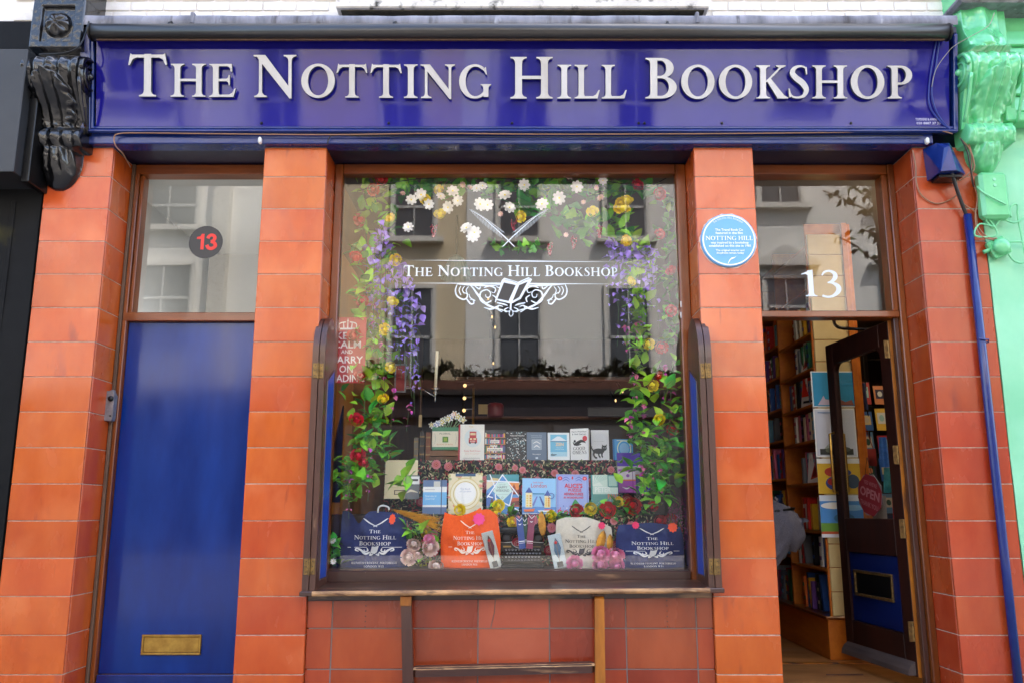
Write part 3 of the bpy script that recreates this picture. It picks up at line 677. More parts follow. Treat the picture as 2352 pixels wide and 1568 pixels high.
# ------------------------------------------------------------------ scroll corbels
def corbel(label, cx, hw, mat, seed, amp, flip=1, dz=0, soft=1., zlow=3.17):
    t = thing('scroll_corbel', label, 'corbel', (cx, -.1, zlow + dz))
    def sm(a, b_, x): 
        k = max(0, min(1, (x - a) / (b_ - a))); return k * k * (3 - 2 * k)
    def depth(x, z):       # x -1..1
        zz = z
        if zz > 4.05 and flip < 0:      # plain rounded head under thick paint
            return (.18 + .06 * (1 - sm(4.06, 4.22, zz))) * min(1, (1 - abs(x)) * 5) ** .5 + .02 * math.cos(x * 5) 
        if zz > 4.05:      # block with rosette
            e = min(1 - abs(x), 1) ; d = .25 * min(1, (1 - abs(x)) * 12) ** .5
            zc = (zz - 4.22) / .13; rx = x / .62
            if abs(rx) < 1 and abs(zc) < 1: d -= .03 * sm(0, .10, 1 - max(abs(rx), abs(zc)))
            rr = math.hypot(x / .48, (zz - 4.22) / .085); d += .055 * math.sqrt(max(0, 1 - rr * rr)) * (1 + .22 * math.cos(6 * math.atan2(zz - 4.22, x * .17))) if rr < 1 else 0
            if zz > 4.40: d += .03
            return d
        if zz > 4.01 and flip < 0: return (.24 + .05 * (4.05 - zz) / .04) * min(1, (1 - abs(x)) * 5) ** .5
        if zz > 4.01: return .16 * min(1, (1 - abs(x)) * 6) ** .5
        if zz > 3.555:     # scroll
            f = (4.01 - zz) / .455
            base = .30 * math.sqrt(max(0, 1 - ((f - .22) / .30) ** 2)) if f < .22 else 0
            if f >= .22: base = .30 - .20 * sm(.22, 1, f)
            if f < .22: base = max(base, .02)
            d = base * min(1, (1 - abs(x)) * 14) ** .5
            d += (.020 * (1 - abs(math.sin(x * 2.5 * math.pi))) ** .7 - .008) * sm(0, .06, f) * (1 - .6 * sm(.5, .8, f))
            if abs(x) < .12 and f < .4: d += .010 * abs(math.sin(f * 40))
            lx = x / .74; ly = (f - .33) / .66        # acanthus leaf over the lower half
            if 0 < ly < 1.0:
                wid = math.sqrt(max(0, 1 - (1 - min(1, ly * 1.6)) ** 2)) * (1 - .25 * sm(.55, 1, ly)) * (1 + .07 * math.sin(ly * 26))
                e = abs(lx) / max(wid, .01)
                if e < 1: d += .022 + .050 * math.sqrt(1 - e * e) * (1 - .5 * sm(.1, .9, ly)) + .010 * math.cos(lx * 13) * (1 - e) + .012 * (e > .72) * abs(math.sin(ly * 24)) * (1 if flip > 0 else .25)
            return d
        if zz > 3.42:      # beaded band
            f = (zz - 3.42) / .135; d = .135 + .035 * math.sin(f * math.pi)
            d += .012 * soft * math.cos(x * 5 * math.pi) * math.sin(f * math.pi)
            return d * min(1, (1 - abs(x)) * 12) ** .5
        f = (3.42 - zz) / (3.42 - zlow); w = math.sqrt(max(0, 1 - f ** 2.6)) * .78
        if abs(x) > w: return 0
        d = (.13 * (1 - f ** 2) + .02) * math.sqrt(max(0, 1 - (x / max(w, .01)) ** 2)) + .012 * math.cos(x * 22 * (1 - .4 * f)) * (1 - f)
        return max(d, 0)
    def hw_at(z):
        if z > 4.05: return .86
        if z > 4.01: return .80
        if z > 3.555: return 1.0 - .16 * (4.01 - z) / .455
        if z > 3.42: return .93
        return .85
    NU, NV = 72, 230; ZT = 4.62
    def fn(a, c):
        x = (a * 2 - 1) * 1.0; z = ZT - (ZT - zlow) * c; dd = depth(x * flip, z)
        n_ = pnoise(Vector((x * 5 + seed, z * 26, 1))) * amp + pnoise(Vector((x * 13 + seed, z * 60, 4))) * amp * .45
        if z > 4.05: n_ *= .35
        if dd > 0: dd = max(.0, dd + n_ * min(1, dd * 12))
        X = x * hw * hw_at(z)
        if a in (0., 1.): dd = 0
        return (cx + X, -dd + .006, z + dz)
    mb = MB(); mb.grid(NU, NV, fn); o = mb.build('carved_front', mat, t, smooth=True)
    for s in (1, -1):     # volutes on the cheeks
        X = cx + s * hw * .96; mb = MB()
        y0, z0 = -.165, 3.885 + dz; pts = []; rr = []
        for i in range(60):
            a = i / 59 * 4.4 * math.pi; r_ = .118 * (1 - i / 66); pts.append((X + s * .012, y0 - math.cos(a) * r_ , z0 + math.sin(a) * r_)); rr.append(.015 * (1 - i / 90))
        mb.tube(pts, rr, 7)
        mb.lathe([(0, 0), (.125, 0), (.125, .012), (0, .014)] if s > 0 else [(0, 0), (.125, 0), (.125, -.012), (0, -.014)], (X - s * .004, y0, z0), 24, 'x')
        mb.sphere((X + s * .015, y0, z0), .024, 10, 6)
        pts = [(X + s * .004, y0 - .115 + .02 * i * .5 + .0009 * i * i, z0 - .06 - i * .034) for i in range(9)]
        mb.tube(pts, [.014 - .0006 * i for i in range(9)], 7)
        mb.build('volute', mat, t, smooth=True)
        MB().prism([(-.02, z0 - .36), (-.10, z0 - .36), (-.15, z0 - .2), (-.24, z0), (-.02, z0 + .1)], 'x', X - s * .02, X + s * .002).build('cheek', mat, t)
    return t
corbel('glossy black scroll corbel left of the shop sign', -2.935, .205, BLACKG, 3, .005)
corbel('mint green painted scroll corbel right of the shop sign', 3.07, .172, GREENG, 11, .009, flip=-1, soft=.7, zlow=3.25, dz=.03)

# ------------------------------------------------------------------ neighbours
t = thing('black_neighbour_front', 'black painted shopfront next door at the left edge', 'neighbouring shopfront', (-4, 0, 0))
mb = MB(); mb.grid(30, 90, lambda a, c: (-6.04 + 3 * a, -.012 + pnoise(Vector((a * 9, c * 11, 0))) * .006, 4.05 * c)); mb.build('painted_wall', BLACKW, t, smooth=True)
MB().box(-6.04, -3.04, .0, .3, 0, 4.05).build('wall_core', BLACKW, t, fix=False)
MB().box(-6.04, -3.08, -.10, .01, 4.05, 4.33, .01).build('name_board', BLACKW, t, fix=False)
MB().box(-3.23, -3.20, -.016, .0, 0, 3.1, .003).build('vertical_bead', BLACKW, t, fix=False)
p0 = PX(48, 250, -.30)
t = thing('dark_sign_box', 'plain dark grey box sign on the black wall at the left edge', 'box sign', (-3.6, -.2, 3.2))
MB().box(-5, p0, -.30, .0, PZ(395, -.30), PZ(113, -.30), .004).build('box_case', DGREY, t, fix=False)
MB().box(p0 + .001, p0 + .05, -.22, .0, PZ(395, -.30) - .03, PZ(113, -.30) - .02, .004).build('box_return', BLACKM, t, fix=False)

t = thing('green_neighbour_front', 'mint green painted shopfront next door at the right edge', 'neighbouring shopfront', (4, 0, 0))
MB().box(3.045, 6, .02, .3, 0, 4.36).build('wall_core', GREENW, t, fix=False)
def gw(a, c):
    x = 3.038 + 3 * a * a; z = 4.36 * c
    bul = .03 * math.exp(-((x - 3.42) / .10) ** 2) * (1 if z < 3.45 else .3)
    return (x, -.004 - bul + pnoise(Vector((x * 4, z * 3, 2))) * .012, z)
mb = MB(); mb.grid(60, 120, gw); mb.build('painted_wall', GREENW, t, smooth=True)
MB().box(2.90, 6, -.26, .02, 4.37, 4.43, .02).build('lead_cap', LEAD, t, fix=False)
MB().box(2.93, 3.24, -.32, -.1, 4.395, 4.47, .035).build('stone_cap', STONE, t, fix=False)
t = thing('green_louvre_panel', 'mint green framed louvred panel at the top right corner', 'louvre panel', (3.5, -.1, 3.7))
lx0, lz0, lz1 = PX(2304, 200, -.14), PZ(277, -.14), PZ(24, -.14)
MB().box(lx0, lx0 + .07, -.14, -.02, lz0, lz1, .006).build('frame_stile', GREEN, t, fix=False)
MB().box(lx0 + .0705, lx0 + .9, -.14, -.02, lz0, lz0 + .05, .006).build('frame_rail', GREEN, t, fix=False)
MB().box(lx0 + .0705, lx0 + .9, -.125, -.03, lz0 + .0505, lz0 + .07, .006).build('frame_rail', GREEN, t, fix=False)
lv = MB().box(-.42, .42, -.015, .015, -.056, .056, .004).mesh('louvre_slat', GREEN)
for i in range(5): put('louvre_slat', lv, t, (lx0 + .071 + .42, -.095, lz0 + .13 + i * .117), (R(-12), 0, 0))
MB().box(lx0 + .07, lx0 + .9, -.06, -.02, lz0 + .05, lz1, 0).build('back_board', GREEN, t, fix=False)
# boxes and cables on the right
def rbox(name, label, cat, u0, v0, u1, v1, Y, dep, mat, c=.012, grp=None):
    x0, x1 = PX(u0, (v0 + v1) / 2, Y), PX(u1, (v0 + v1) / 2, Y); z0, z1 = PZ(v1, Y), PZ(v0, Y)
    t = thing(name, label, cat, ((x0 + x1) / 2, Y, z0), grp); MB().box(x0, x1, Y, Y + dep, z0, z1, c).build('box_lid', mat, t, fix=False); return t, x0, x1, z0, z1
t, x0, x1, z0, z1 = rbox('junction_box', 'mint green junction box on the green wall under the corbel', 'junction box', 2255, 394, 2320, 500, -.10, .08, GREEN, .02)
for z in ((z0 + z1) / 2 + .06, (z0 + z1) / 2 + .10): mb = MB(); mb.lathe([(0, -.003), (.010, -.003), (.012, .002)], ((x0 + x1) / 2, -.101, z), 12, 'y'); mb.build('lid_screw', GREENW, t)
t = thing('round_junction_box', 'small round mint green junction box with cables, on the green wall', 'junction box', P(2300, 568, -.06))
p = P(2300, 566, -.07); mb = MB(); mb.lathe([(0, -.03), (.035, -.028), (.052, -.015), (.055, 0), (.055, .05)], (p.x, p.y, p.z), 20, 'y'); mb.build('domed_lid', GREEN, t, smooth=True)
MB().box(p.x - .062, p.x + .062, p.y + .012, p.y + .06, p.z - .06, p.z + .06, .01, lambda q: Vector((p.x + (q.x - p.x) * .9 - (q.z - p.z) * .43, q.y, p.z + (q.x - p.x) * .43 + (q.z - p.z) * .9))).build('back_plate', GREEN, t, fix=False)
mb = MB(); mb.tube([(p.x - .05, p.y + .03, p.z - .01), (p.x - .10, p.y + .03, p.z - .03)], .013, 8); mb.build('cable_gland', GREEN, t, smooth=True)
# blue alarm style cable box
t = thing('blue_cable_box', 'blue painted cable box under the right end of the sign', 'cable box', P(2182, 392, -.2))
x0, x1, x2 = PX(2150, 355, -.16), PX(2193, 355, -.22), PX(2214, 355, -.16); z1, z0 = PZ(320, -.16), PZ(392, -.18)
xc = PX(2175, 330, -.2)
mb = MB()
vs = [(x0, 0, z1), (x0 + .04, -.10, z1), (x2 - .05, -.10, z1), (x2 - .02, 0, z1),
      (x0 + .01, 0, z0), (x0 + .015, -.17, z0), (x1 + .03, -.17, z0 + .006), (x2 + .03, -.10, z0 + .01), (x2 + .03, 0, z0 + .01), (xc, -.16, z1 - .06), (x1, -.17, z1 - .05)]
mb.add(vs, [(0, 1, 2, 3), (0, 4, 5, 1), (1, 5, 9), (5, 6, 10, 9), (1, 9, 10, 2), (2, 10, 7), (10, 6, 7), (2, 7, 8, 3), (4, 8, 7, 6, 5)]); mb.build('box_cover', BLUE, t)
MB().box(x0 + .03, x2, -.12, -.01, z0 - .02, z0 - .001, .003).build('box_grille', BLACKM, t, fix=False)
# blue conduit
t = thing('blue_conduit', 'blue painted cable conduit running down the right pier', 'conduit', (2.84, -.03, 0))
xt, xb = PX(2222, 497, -.03), PX(2330, 1490, -.03)
mb = MB(); zt_ = PZ(494, -.03)
mb.tube([(xb, -.032, -.0), (xb, -.032, .9), (xt, -.032, 1.9), (xt, -.032, zt_)], .026, 14)
mb.build('conduit_pipe', BLUE, t, smooth=True)
z = PZ(780, -.03); mb = MB(); mb.tube([(xt - .03, -.06, z), (xt + .03, -.062, z - .005), (xt + .045, -.03, z - .015), (xt + .02, -.005, z - .02)], .005, 6); mb.build('pipe_strap', BLUE, t)
def cable(label, pts, r, mat, k=5, name='cable'):
    q = catmull([tuple(p) for p in pts], k); mb = MB(); mb.tube(q, r, 6); o = mb.build(name, mat, None, smooth=True); return tag(o, label, 'cable')
def pp(l, Y): return [P(u, v, Y if len(r_) == 0 else r_[0]) for u, v, *r_ in l]
cable('thin tan cable clipped along under the shop sign, bending down at its left end', pp([(300, 385, .2), (283, 355, .0), (266, 336, -.07), (262, 318, -.08), (272, 308, -.085), (320, 306, -.085), (500, 308, -.085), (760, 310, -.085), (1000, 307, -.085), (1240, 309, -.085), (1600, 308, -.085), (1900, 305, -.085), (2130, 300, -.09), (2188, 308, -.09)], -.08), .0042, CABLE)
cable('thin black cable sagging along beneath the tan one under the sign', pp([(752, 334, -.06), (756, 318, -.078), (772, 311, -.078), (850, 313, -.078), (1180, 315, -.078), (1500, 314, -.078), (1800, 314, -.078), (2120, 312, -.078)], -.08), .0035, CABLEK)
cable('black cable stapled over the black corbel up to the flashing', pp([(90, 126, -.31), (150, 122, -.33), (180, 108, -.32), (196, 80, -.28), (204, 50, -.24)], -.3), .005, BLACKM)
cable('pair of blue cables looping down the right end of the sign, left one', [PF(u, v, .012) for u, v in ((2150, 96), (2142, 140), (2134, 200), (2136, 245), (2160, 280), (2186, 300))], .005, CABLEB)
cable('pair of blue cables looping down the right end of the sign, right one', [PF(u, v, .012) for u, v in ((2157, 96), (2150, 150), (2140, 210), (2150, 255), (2172, 288), (2190, 304))], .005, CABLEB)
cable('pale thin wire curving from the green corbel across the sign end', pp([(2284, 30, -.30), (2270, 60, -.31), (2230, 84, -.30), (2195, 104, -.26), (2176, 122, -.22), (2150, 160, -.19), (2140, 200, -.18)], -.2), .0024, pbr('pale_cable', C(150, 146, 134), .6))
cable('black cable running from the blue box down into the conduit', pp([(2185, 395, -.12), (2196, 430, -.08), (2210, 470, -.05), (2221, 498, -.03)], -.1), .012, CABLEK)
for i, (l, m_) in enumerate([([(2160, 396, -.1), (2170, 412, -.06), (2200, 416, -.05), (2225, 400, -.08), (2232, 380, -.08), (2228, 345, -.1), (2205, 318, -.1)], CABLE),
             ([(2200, 396, -.1), (2198, 440, -.05), (2215, 470, -.04), (2240, 488, -.04), (2246, 520, -.04), (2268, 545, -.05), (2290, 548, -.06)], CABLE),
             ([(2225, 330, -.1), (2238, 380, -.09), (2230, 410, -.06), (2245, 450, -.05), (2240, 500, -.05), (2250, 540, -.05), (2284, 552, -.06)], CABLE),
             ([(2206, 318, -.1), (2222, 350, -.11), (2230, 392, -.1), (2236, 430, -.06)], CABLEK),
             ([(2096, 345, -.02), (2103, 380, -.012), (2105, 420, -.012), (2118, 450, -.012), (2150, 468, -.012), (2185, 458, -.012), (2200, 445, -.03)], CABLE),
             ([(2244, 430, -.07), (2262, 445, -.11), (2310, 470, -.115)], CABLEG),
             ([(2262, 500, -.06), (2280, 525, -.05), (2300, 505, -.06), (2330, 512, -.06), (2352, 500, -.06)], CABLEG),
             ([(2270, 500, -.06), (2290, 540, -.05), (2240, 542, -.05), (2250, 515, -.05), (2285, 522, -.06)], CABLEG),
             ([(2322, 500, -.06), (2320, 478, -.06), (2336, 470, -.06), (2338, 500, -.05), (2350, 560, -.05), (2360, 620, -.05)], CABLEG),
             ([(2318, 556, -.05), (2350, 556, -.05), (2380, 566, -.05)], CABLEG),
             ([(2316, 584, -.05), (2330, 600, -.05), (2350, 604, -.05), (2370, 590, -.05)], CABLEG)]):
    cable(['tan cable looped under the blue box and back up', 'tan cable hanging from the blue box down to the round junction box', 'tan cable passing right of the blue box towards the green boxes',
           'black cable bundled beside the right edge of the blue box', 'thin tan cable drooping in a wide loop over the top right tiles', 'green painted cable crossing the front of the junction box lid',
           'green painted cable curving right from under the junction box', 'green painted cable knotted between junction box and round box', 'green painted cable looping down the right edge of the green wall',
           'green painted cable leaving the top of the round junction box', 'green painted cable leaving the bottom of the round junction box'][i], pp(l, -.05), .0045 if i not in (5, 6, 7, 8, 9, 10) else .006, m_)
# ================================================================== BLUE DOOR
YD = .29
DX0, DX1 = -2.611, -1.621
t = thing('blue_door', 'plain glossy dark blue door with a low brass letter plate', 'door', (-2.1, .32, .1))
MB().box(-2.558, -1.60, .325, .37, .155, 2.372, .004).build('door_leaf', DOORBLUE, t, fix=False)
MB().box(-2.556, -1.60, .300, .324, .10, .154, .006).build('kick_rail', BLUE, t, fix=False)
lp = [PX(325, 1480, .32), PX(462, 1480, .32), PZ(1503, .32), PZ(1456, .32)]
f = MB()
for (a0, a1, b0, b1) in ((lp[0], lp[1], lp[3] - .014, lp[3]), (lp[0], lp[1], lp[2], lp[2] + .014), (lp[0], lp[0] + .014, lp[2] + .0142, lp[3] - .0142), (lp[1] - .014, lp[1], lp[2] + .0142, lp[3] - .0142)):
    f.box(a0, a1, .312, .3248, b0, b1, .003)
o = f.build('letter_plate', BRASS, t, fix=False)
MB().box(lp[0] + .015, lp[1] - .015, .317, .3245, lp[2] + .015, lp[3] - .015, .002).build('letter_flap', BRASS, o, fix=False)
z = PZ(975, .3); MB().box(-1.632, -1.618, .285, .32, z - .055, z + .05, .002).build('latch_plate', BRASS_OLD, t, fix=False)
t = thing('blue_door_frame', 'varnished brown timber frame round the blue door and its transom', 'door frame', (-2.1, .3, 0))
MB().box(-2.609, -2.588, .272, .36, .0, 3.475, .004).build('edge_fillet', WOODFIL, t, fix=False)
MB().box(-2.587, -2.560, .285, .39, .0, 3.475, .004).build('frame_jamb', WOOD, t, fix=False)
MB().box(-2.559, -2.535, .305, .39, 2.435, 3.404, .004).build('frame_jamb', WOOD, t, fix=False)
MB().box(-2.586, -1.60, .283, .39, 2.374, 2.432, .005).build('transom_bar', WOODH, t, fix=False)
MB().box(-2.586, -1.60, .283, .39, 3.406, 3.476, .005).build('frame_head', WOODH, t, fix=False)
t = thing('left_transom_window', 'transom pane over the blue door with a round black number sticker', 'transom window', (-2.1, .31, 2.43))
MB().box(-2.53, -1.60, .318, .324, 2.436, 3.402).build('glass_pane', GLASS, t, fix=False)
a = Art(1, 1); q = P(472, 556, .31); r_ = PS(556, .31) * 39
a.ell(0, 0, r_, r_, C(34, 34, 38), 40)
S13 = C(226, 40, 30)
a.shape([[(-.062, .022), (-.062, .036), (-.040, .040), (-.030, .058), (-.012, .058), (-.012, -.052), (-.034, -.052), (-.034, .022)]], [], S13)
a.shape([vstroke([(.012, .026, .022), (.022, .044, .022), (.042, .050, .021), (.060, .034, .023), (.052, .012, .022), (.034, .004, .019)]),
         vstroke([(.034, .004, .019), (.058, -.006, .022), (.066, -.028, .024), (.044, -.045, .023), (.020, -.040, .023), (.008, -.020, .022)])], [], S13)
a.build('number_sticker', t, loc=(q.x, .3165, q.z))

# ------------------------------------------------------------------ grey key box on the reveal
t = thing('key_safe', 'small grey key box fixed beside the blue door at shoulder height', 'key box', P(256, 965, .26))
q0 = P(240, 965, .22); q1 = P(275, 897, .22)
MB().box(-2.60, -2.575, .235, .268, q0.z - .005, q1.z + .01, .004).build('mounting_plate', KEYSAFE, t, fix=False)
mb = MB(); prof = [(.19, q0.z), (.262, q0.z), (.262, q1.z), (.21, q1.z - .005), (.18, q1.z - .03)]
MB().prism([(-2.612, q0.z + .0), (-2.565, q0.z), (-2.560, q0.z + .02), (-2.560, q1.z - .03), (-2.575, q1.z), (-2.612, q1.z)], 'y', .215, .262).build('box_body', KEYSAFE, t)
mb = MB(); zc = q1.z - .05; xc = -2.578
mb.lathe([(0, -.014), (.015, -.012), (.018, 0)], (xc - .002, .213, zc), 14, 'y'); mb.build('entry_dial', BLACKM, t, smooth=True)
mb = MB(); mb.lathe([(0, -.004), (.005, -.003), (.006, .002)], (xc + .004, .213, q0.z + .03), 10, 'y'); mb.build('keyhole', BLACKM, t)

# ================================================================== SHOP WINDOW
YG = .30
GX0, GX1, GZ0, GZ1 = -1.16, 1.12, .775, 3.404
t = thing('shop_window', 'large shop window with white lettering and a brown timber frame', 'shop window', (0, .3, .72))
SWN = t
MB().box(-1.213, GX0, .272, .36, .70, 3.476, .006).build('frame_stile', WOOD, t, fix=False)
MB().box(GX1, 1.189, .272, .36, .70, 3.476, .006).build('frame_stile', WOOD, t, fix=False)
MB().box(GX0 + .001, GX1 - .001, .272, .36, 3.406, 3.476, .006).build('frame_head', WOODH, t, fix=False)
MB().box(GX0 + .001, GX1 - .001, .268, .36, .700, GZ0, .006).build('frame_sill_rail', OLDWH, t, fix=False)
MB().box(GX0 + .002, GX1 - .002, .300, .306, GZ0 + .001, GZ1).build('glass_pane', GLASS, t, fix=False)
# white lettering and emblems on the glass
def G(u, v): 
    p = P(u, v, .2975); return (p.x, p.z)
VW = C(226, 234, 238)
def zz(x, y): return (1000 + x * .2381) / 1.08844, (500 + y * .2381) / 1.08844     # places read off the enlarged window picture
def GP(x, y): return G(*zz(x, y))
a = Art(1, 1, .00002)
for (xa, ya, xb, yb, w0, w1) in ((50, 632, 2290, 652, 5, 16), (50, 873, 2280, 884, 6, 18)):
    p0 = GP(xa, ya); p1 = GP(xb, yb); s = PS(600, .3) * .2381 / 1.08844; mx_ = ((p0[0] + p1[0]) / 2, (p0[1] + p1[1]) / 2)
    a.poly([p0, (mx_[0], mx_[1] + w1 * s / 2), p1, (mx_[0], mx_[1] - w1 * s / 2)], VW)
p0 = GP(35, 798); p1 = GP(2285, 803); pt = GP(60, 685)
a.serif('THE NOTTING HILL BOOKSHOP', (p0[0] + p1[0]) / 2, (p0[1] + p1[1]) / 2, pt[1] - p0[1], VW, width=p1[0] - p0[0], small=.79, gap=.075, space=.34)
a.build('window_lettering', t, PRINTM, loc=(0, .2985, 0))
def st(a, l, col=VW, mirror=False, cx=1168, k=5):
    sc_ = PS(650, .3) * .2381 / 1.08844
    pts = []
    for x, y, w in l:
        if mirror: x = 2 * cx - x
        g = GP(x, y); pts.append((g[0], g[1], w * sc_ * .8))
    a.stroke(pts, col, k)
# crossed feathers
a = Art(1, 1, .00002)
for mir in (False, True):
    cx = 1140
    st(a, [(725, 98, 4), (860, 180, 10), (1000, 300, 14), (1110, 400, 15), (1190, 480, 12), (1208, 492, 3)], mirror=mir, cx=cx)
    for i in range(20):
        f = i / 19; x = 745 + 310 * f; y = 108 + 235 * f; L = 50 * math.sin(min(1, f * 1.25 + .12) * math.pi * .62) + 10
        st(a, [(x, y, 4), (x + L * .10, y + L * .62, 5), (x - L * .0 + 10, y + L * 1.05, 2)], mirror=mir, cx=cx, k=2)
        st(a, [(x + 4, y, 4), (x + L * .5, y - L * .18, 5), (x + L * .80, y + L * .18, 2)], mirror=mir, cx=cx, k=2)
a.build('crossed_feather_emblem', t, PRINTM, loc=(0, .2985, 0))
# scrollwork with the open book
a = Art(1, 1, .00002)
for mir in (False, True):
    for l in ([(600, 884, 10), (760, 890, 34), (940, 900, 22), (1060, 890, 8)],
              [(1150, 1175, 8), (1010, 1140, 20), (900, 1090, 30), (820, 1000, 28), (770, 930, 20), (740, 900, 10)],
              [(600, 890, 10), (582, 950, 18), (600, 1010, 20), (660, 1045, 20), (700, 1030, 18), (705, 990, 14), (670, 975, 10)],
              [(640, 905, 10), (620, 950, 12), (640, 1000, 12)], [(680, 905, 10), (655, 945, 12), (675, 985, 12)], [(720, 910, 10), (695, 950, 12), (715, 1000, 12)],
              [(700, 1040, 18), (740, 1090, 20), (775, 1085, 16), (765, 1050, 12), (735, 1050, 8)], [(790, 1060, 16), (740, 1030, 14), (725, 990, 8)],
              [(960, 1060, 14), (890, 1085, 20), (840, 1040, 22), (850, 970, 20), (910, 945, 16), (950, 975, 14), (940, 1020, 14), (905, 1020, 12), (900, 990, 8)],
              [(780, 900, 10), (830, 935, 20), (845, 910, 14)], [(880, 925, 10), (940, 905, 20), (1000, 930, 18), (990, 975, 12), (955, 965, 6)],
              [(1010, 910, 10), (1050, 930, 14), (1040, 960, 8)], [(970, 1000, 10), (1010, 1030, 20), (1000, 1075, 12)], [(880, 1130, 8), (960, 1145, 26), (1040, 1110, 16)],
              [(1080, 1120, 10), (1035, 1110, 18), (1030, 1150, 16), (1075, 1178, 8)], [(1140, 1130, 10), (1100, 1150, 16), (1110, 1175, 14), (1150, 1165, 8)],
              [(1130, 1110, 8), (1090, 1095, 22), (1020, 1080, 14)]):
        st(a, l, mirror=mir, cx=1168)
st(a, [(1162, 1225, 8), (1146, 1200, 10), (1155, 1160, 10), (1166, 1150, 10), (1180, 1165, 10), (1186, 1200, 10), (1166, 1225, 8)])
st(a, [(1166, 1080, 20), (1160, 1150, 26)])
bk = lambda l: [GP(*p) for p in l]
a.poly(bk([(1068, 845), (1095, 818), (1240, 862), (1350, 812), (1388, 835), (1268, 1040), (1168, 1092), (1000, 1050)]), VW)
DKG = C(70, 66, 62)
a.poly(bk([(1090, 868), (1215, 895), (1140, 1062), (1022, 1038)]), DKG); a.poly(bk([(1252, 895), (1340, 860), (1252, 1022), (1182, 1062)]), DKG)
st(a, [(1100, 838, 4), (1180, 852, 5), (1240, 878, 4)], DKG); st(a, [(1256, 878, 4), (1310, 845, 5), (1365, 828, 4)], DKG)
a.build('open_book_emblem', t, PRINTM, loc=(0, .2985, 0))
mb = MB()
for v in (700, 725): p = P(1563, v, .28); mb.box(p.x - .004, p.x + .004, .262, .272, p.z - .02, p.z + .02, .001)
mb.build('white_peg', WHITEP, t, fix=False)

# sill board (it tilts down to the left and towards the street)
t = thing('window_sill_board', 'worn dark wooden sill board under the shop window with bare front edge', 'window sill', (0, .1, .66))
def silltf(p): return Vector((p.x, p.y, p.z + .008 * p.x + (p.y + .1) * .06))
MB().box(-1.235, 1.235, -.098, .27, .666, .692, .004, silltf).build('sill_board', OLDWH, t, fix=False)
mb = MB()
def wf(a_, c): 
    x = -1.16 + 2.31 * a_; ang = c * math.pi; n_ = pnoise(Vector((x * 9, c, 3))) * .0035 + pnoise(Vector((x * 40, c * 3, 7))) * .0018
    return tuple(silltf(Vector((x, -.1 - .008 * math.sin(ang) - n_, .666 + .028 * (1 - c) + (.0 if c else .001)))))
mb.grid(160, 6, wf); mb.build('worn_front_edge', WORN, t, smooth=True)
MB().box(-1.212, 1.188, .02, .26, .62, .664, .003, silltf).build('support_batten', OLDWH, t, fix=False)

# shutters
PANELB = pbr('shutter_blue', C(14, 62, 156), .3, col2=C(20, 72, 168), nscale=6, spec=.4)
def shutter(label, s):
    t = thing('folded_shutter', label, 'shutter', (s * 1.17, 0, .70), 'folded shutters either side of the window')
    zb = .675 + .008 * s * 1.2; zt = 1.198 + 1.15; zt = PZ(719, -.06) 
    def prof(y0, y1, z0, z1, n=14, r=None):
        r = (y1 - y0) / 2; cy = (y0 + y1) / 2; hgt = .27
        return [(y0, z0), (y1, z0), (y1, z1 - hgt)] + [(cy + r * math.cos(R(a)), z1 - hgt + hgt * math.sin(R(a))) for a in [180 * i / n for i in range(1, n)]] + [(y0, z1 - hgt)]
    for k, (xa, xb, ya) in enumerate(((1.152, 1.186, -.062), (1.190, 1.2125, -.070))):
        pf = prof(ya, .27, zb, zt - k * .004, 24); mb = MB().prism(pf, 'x', s * xa, s * xb)
        if k:   # the part standing proud of the pier is thicker
            fr_ = [p for p in pf if p[0] <= -.004]; lo = [p for p in fr_ if p[1] < zb + .01]; up_ = sorted([p for p in fr_ if p[1] >= zb + .01], key=lambda p: -p[1])
            mb.prism(lo + [(-.004, zb), (-.004, up_[0][1] + .01)] + up_, 'x', s * 1.2127, s * 1.228)
        o = mb.build('shutter_leaf', OLDW, t)
        if k == 0:
            fr = MB()
            z0, z1 = zb + .075, zt - .36
            out = prof(ya + .05, .225, z0, z1 + .02)
            # recessed blue panel with a sloping top, framed by thin beads
            pn = [(.03, z0), (.225, z0), (.225, z1 + .05), (.03, z1 - .05)]
            MB().prism(pn, 'x', s * (xa - .0015), s * (xa + .004)).build('blue_panel', PANELB, o)
            bd = MB(); b2 = pn + pn[:1]
            for (p, q) in zip(b2, b2[1:]): bd.tube([(s * (xa - .001), *p), (s * (xa - .001), *q)], .005, 5)
            bd.build('panel_bead', OLDW, o)
    for zc in (PZ(851, -.06), PZ(1300, -.06)):
        mb = MB()
        for xa, xb, ya in ((1.158, 1.184, -.066), (1.194, 1.220, -.078)): mb.box(s * xa, s * xb, ya, ya + .006, zc - .046, zc + .046, .002)
        mb.lathe([(0, -.048), (.0055, -.048), (.0055, .048), (0, .048)], (s * 1.189, -.073, zc), 8)
        o = mb.build('brass_hinge', BRASS_OLD, t, fix=False); mb = MB()
        for dz in (-.03, 0, .03):
            for xa, ya in ((1.171, -.0665), (1.207, -.0785)): mb.sphere((s * xa, ya, zc + dz), .0035, 6, 4)
        mb.build('hinge_screw', BLACKM, o)
    return t
shutter('folded dark wooden shutter pair left of the window, arched top', -1)
shutter('folded dark wooden shutter pair right of the window, arched top', 1)

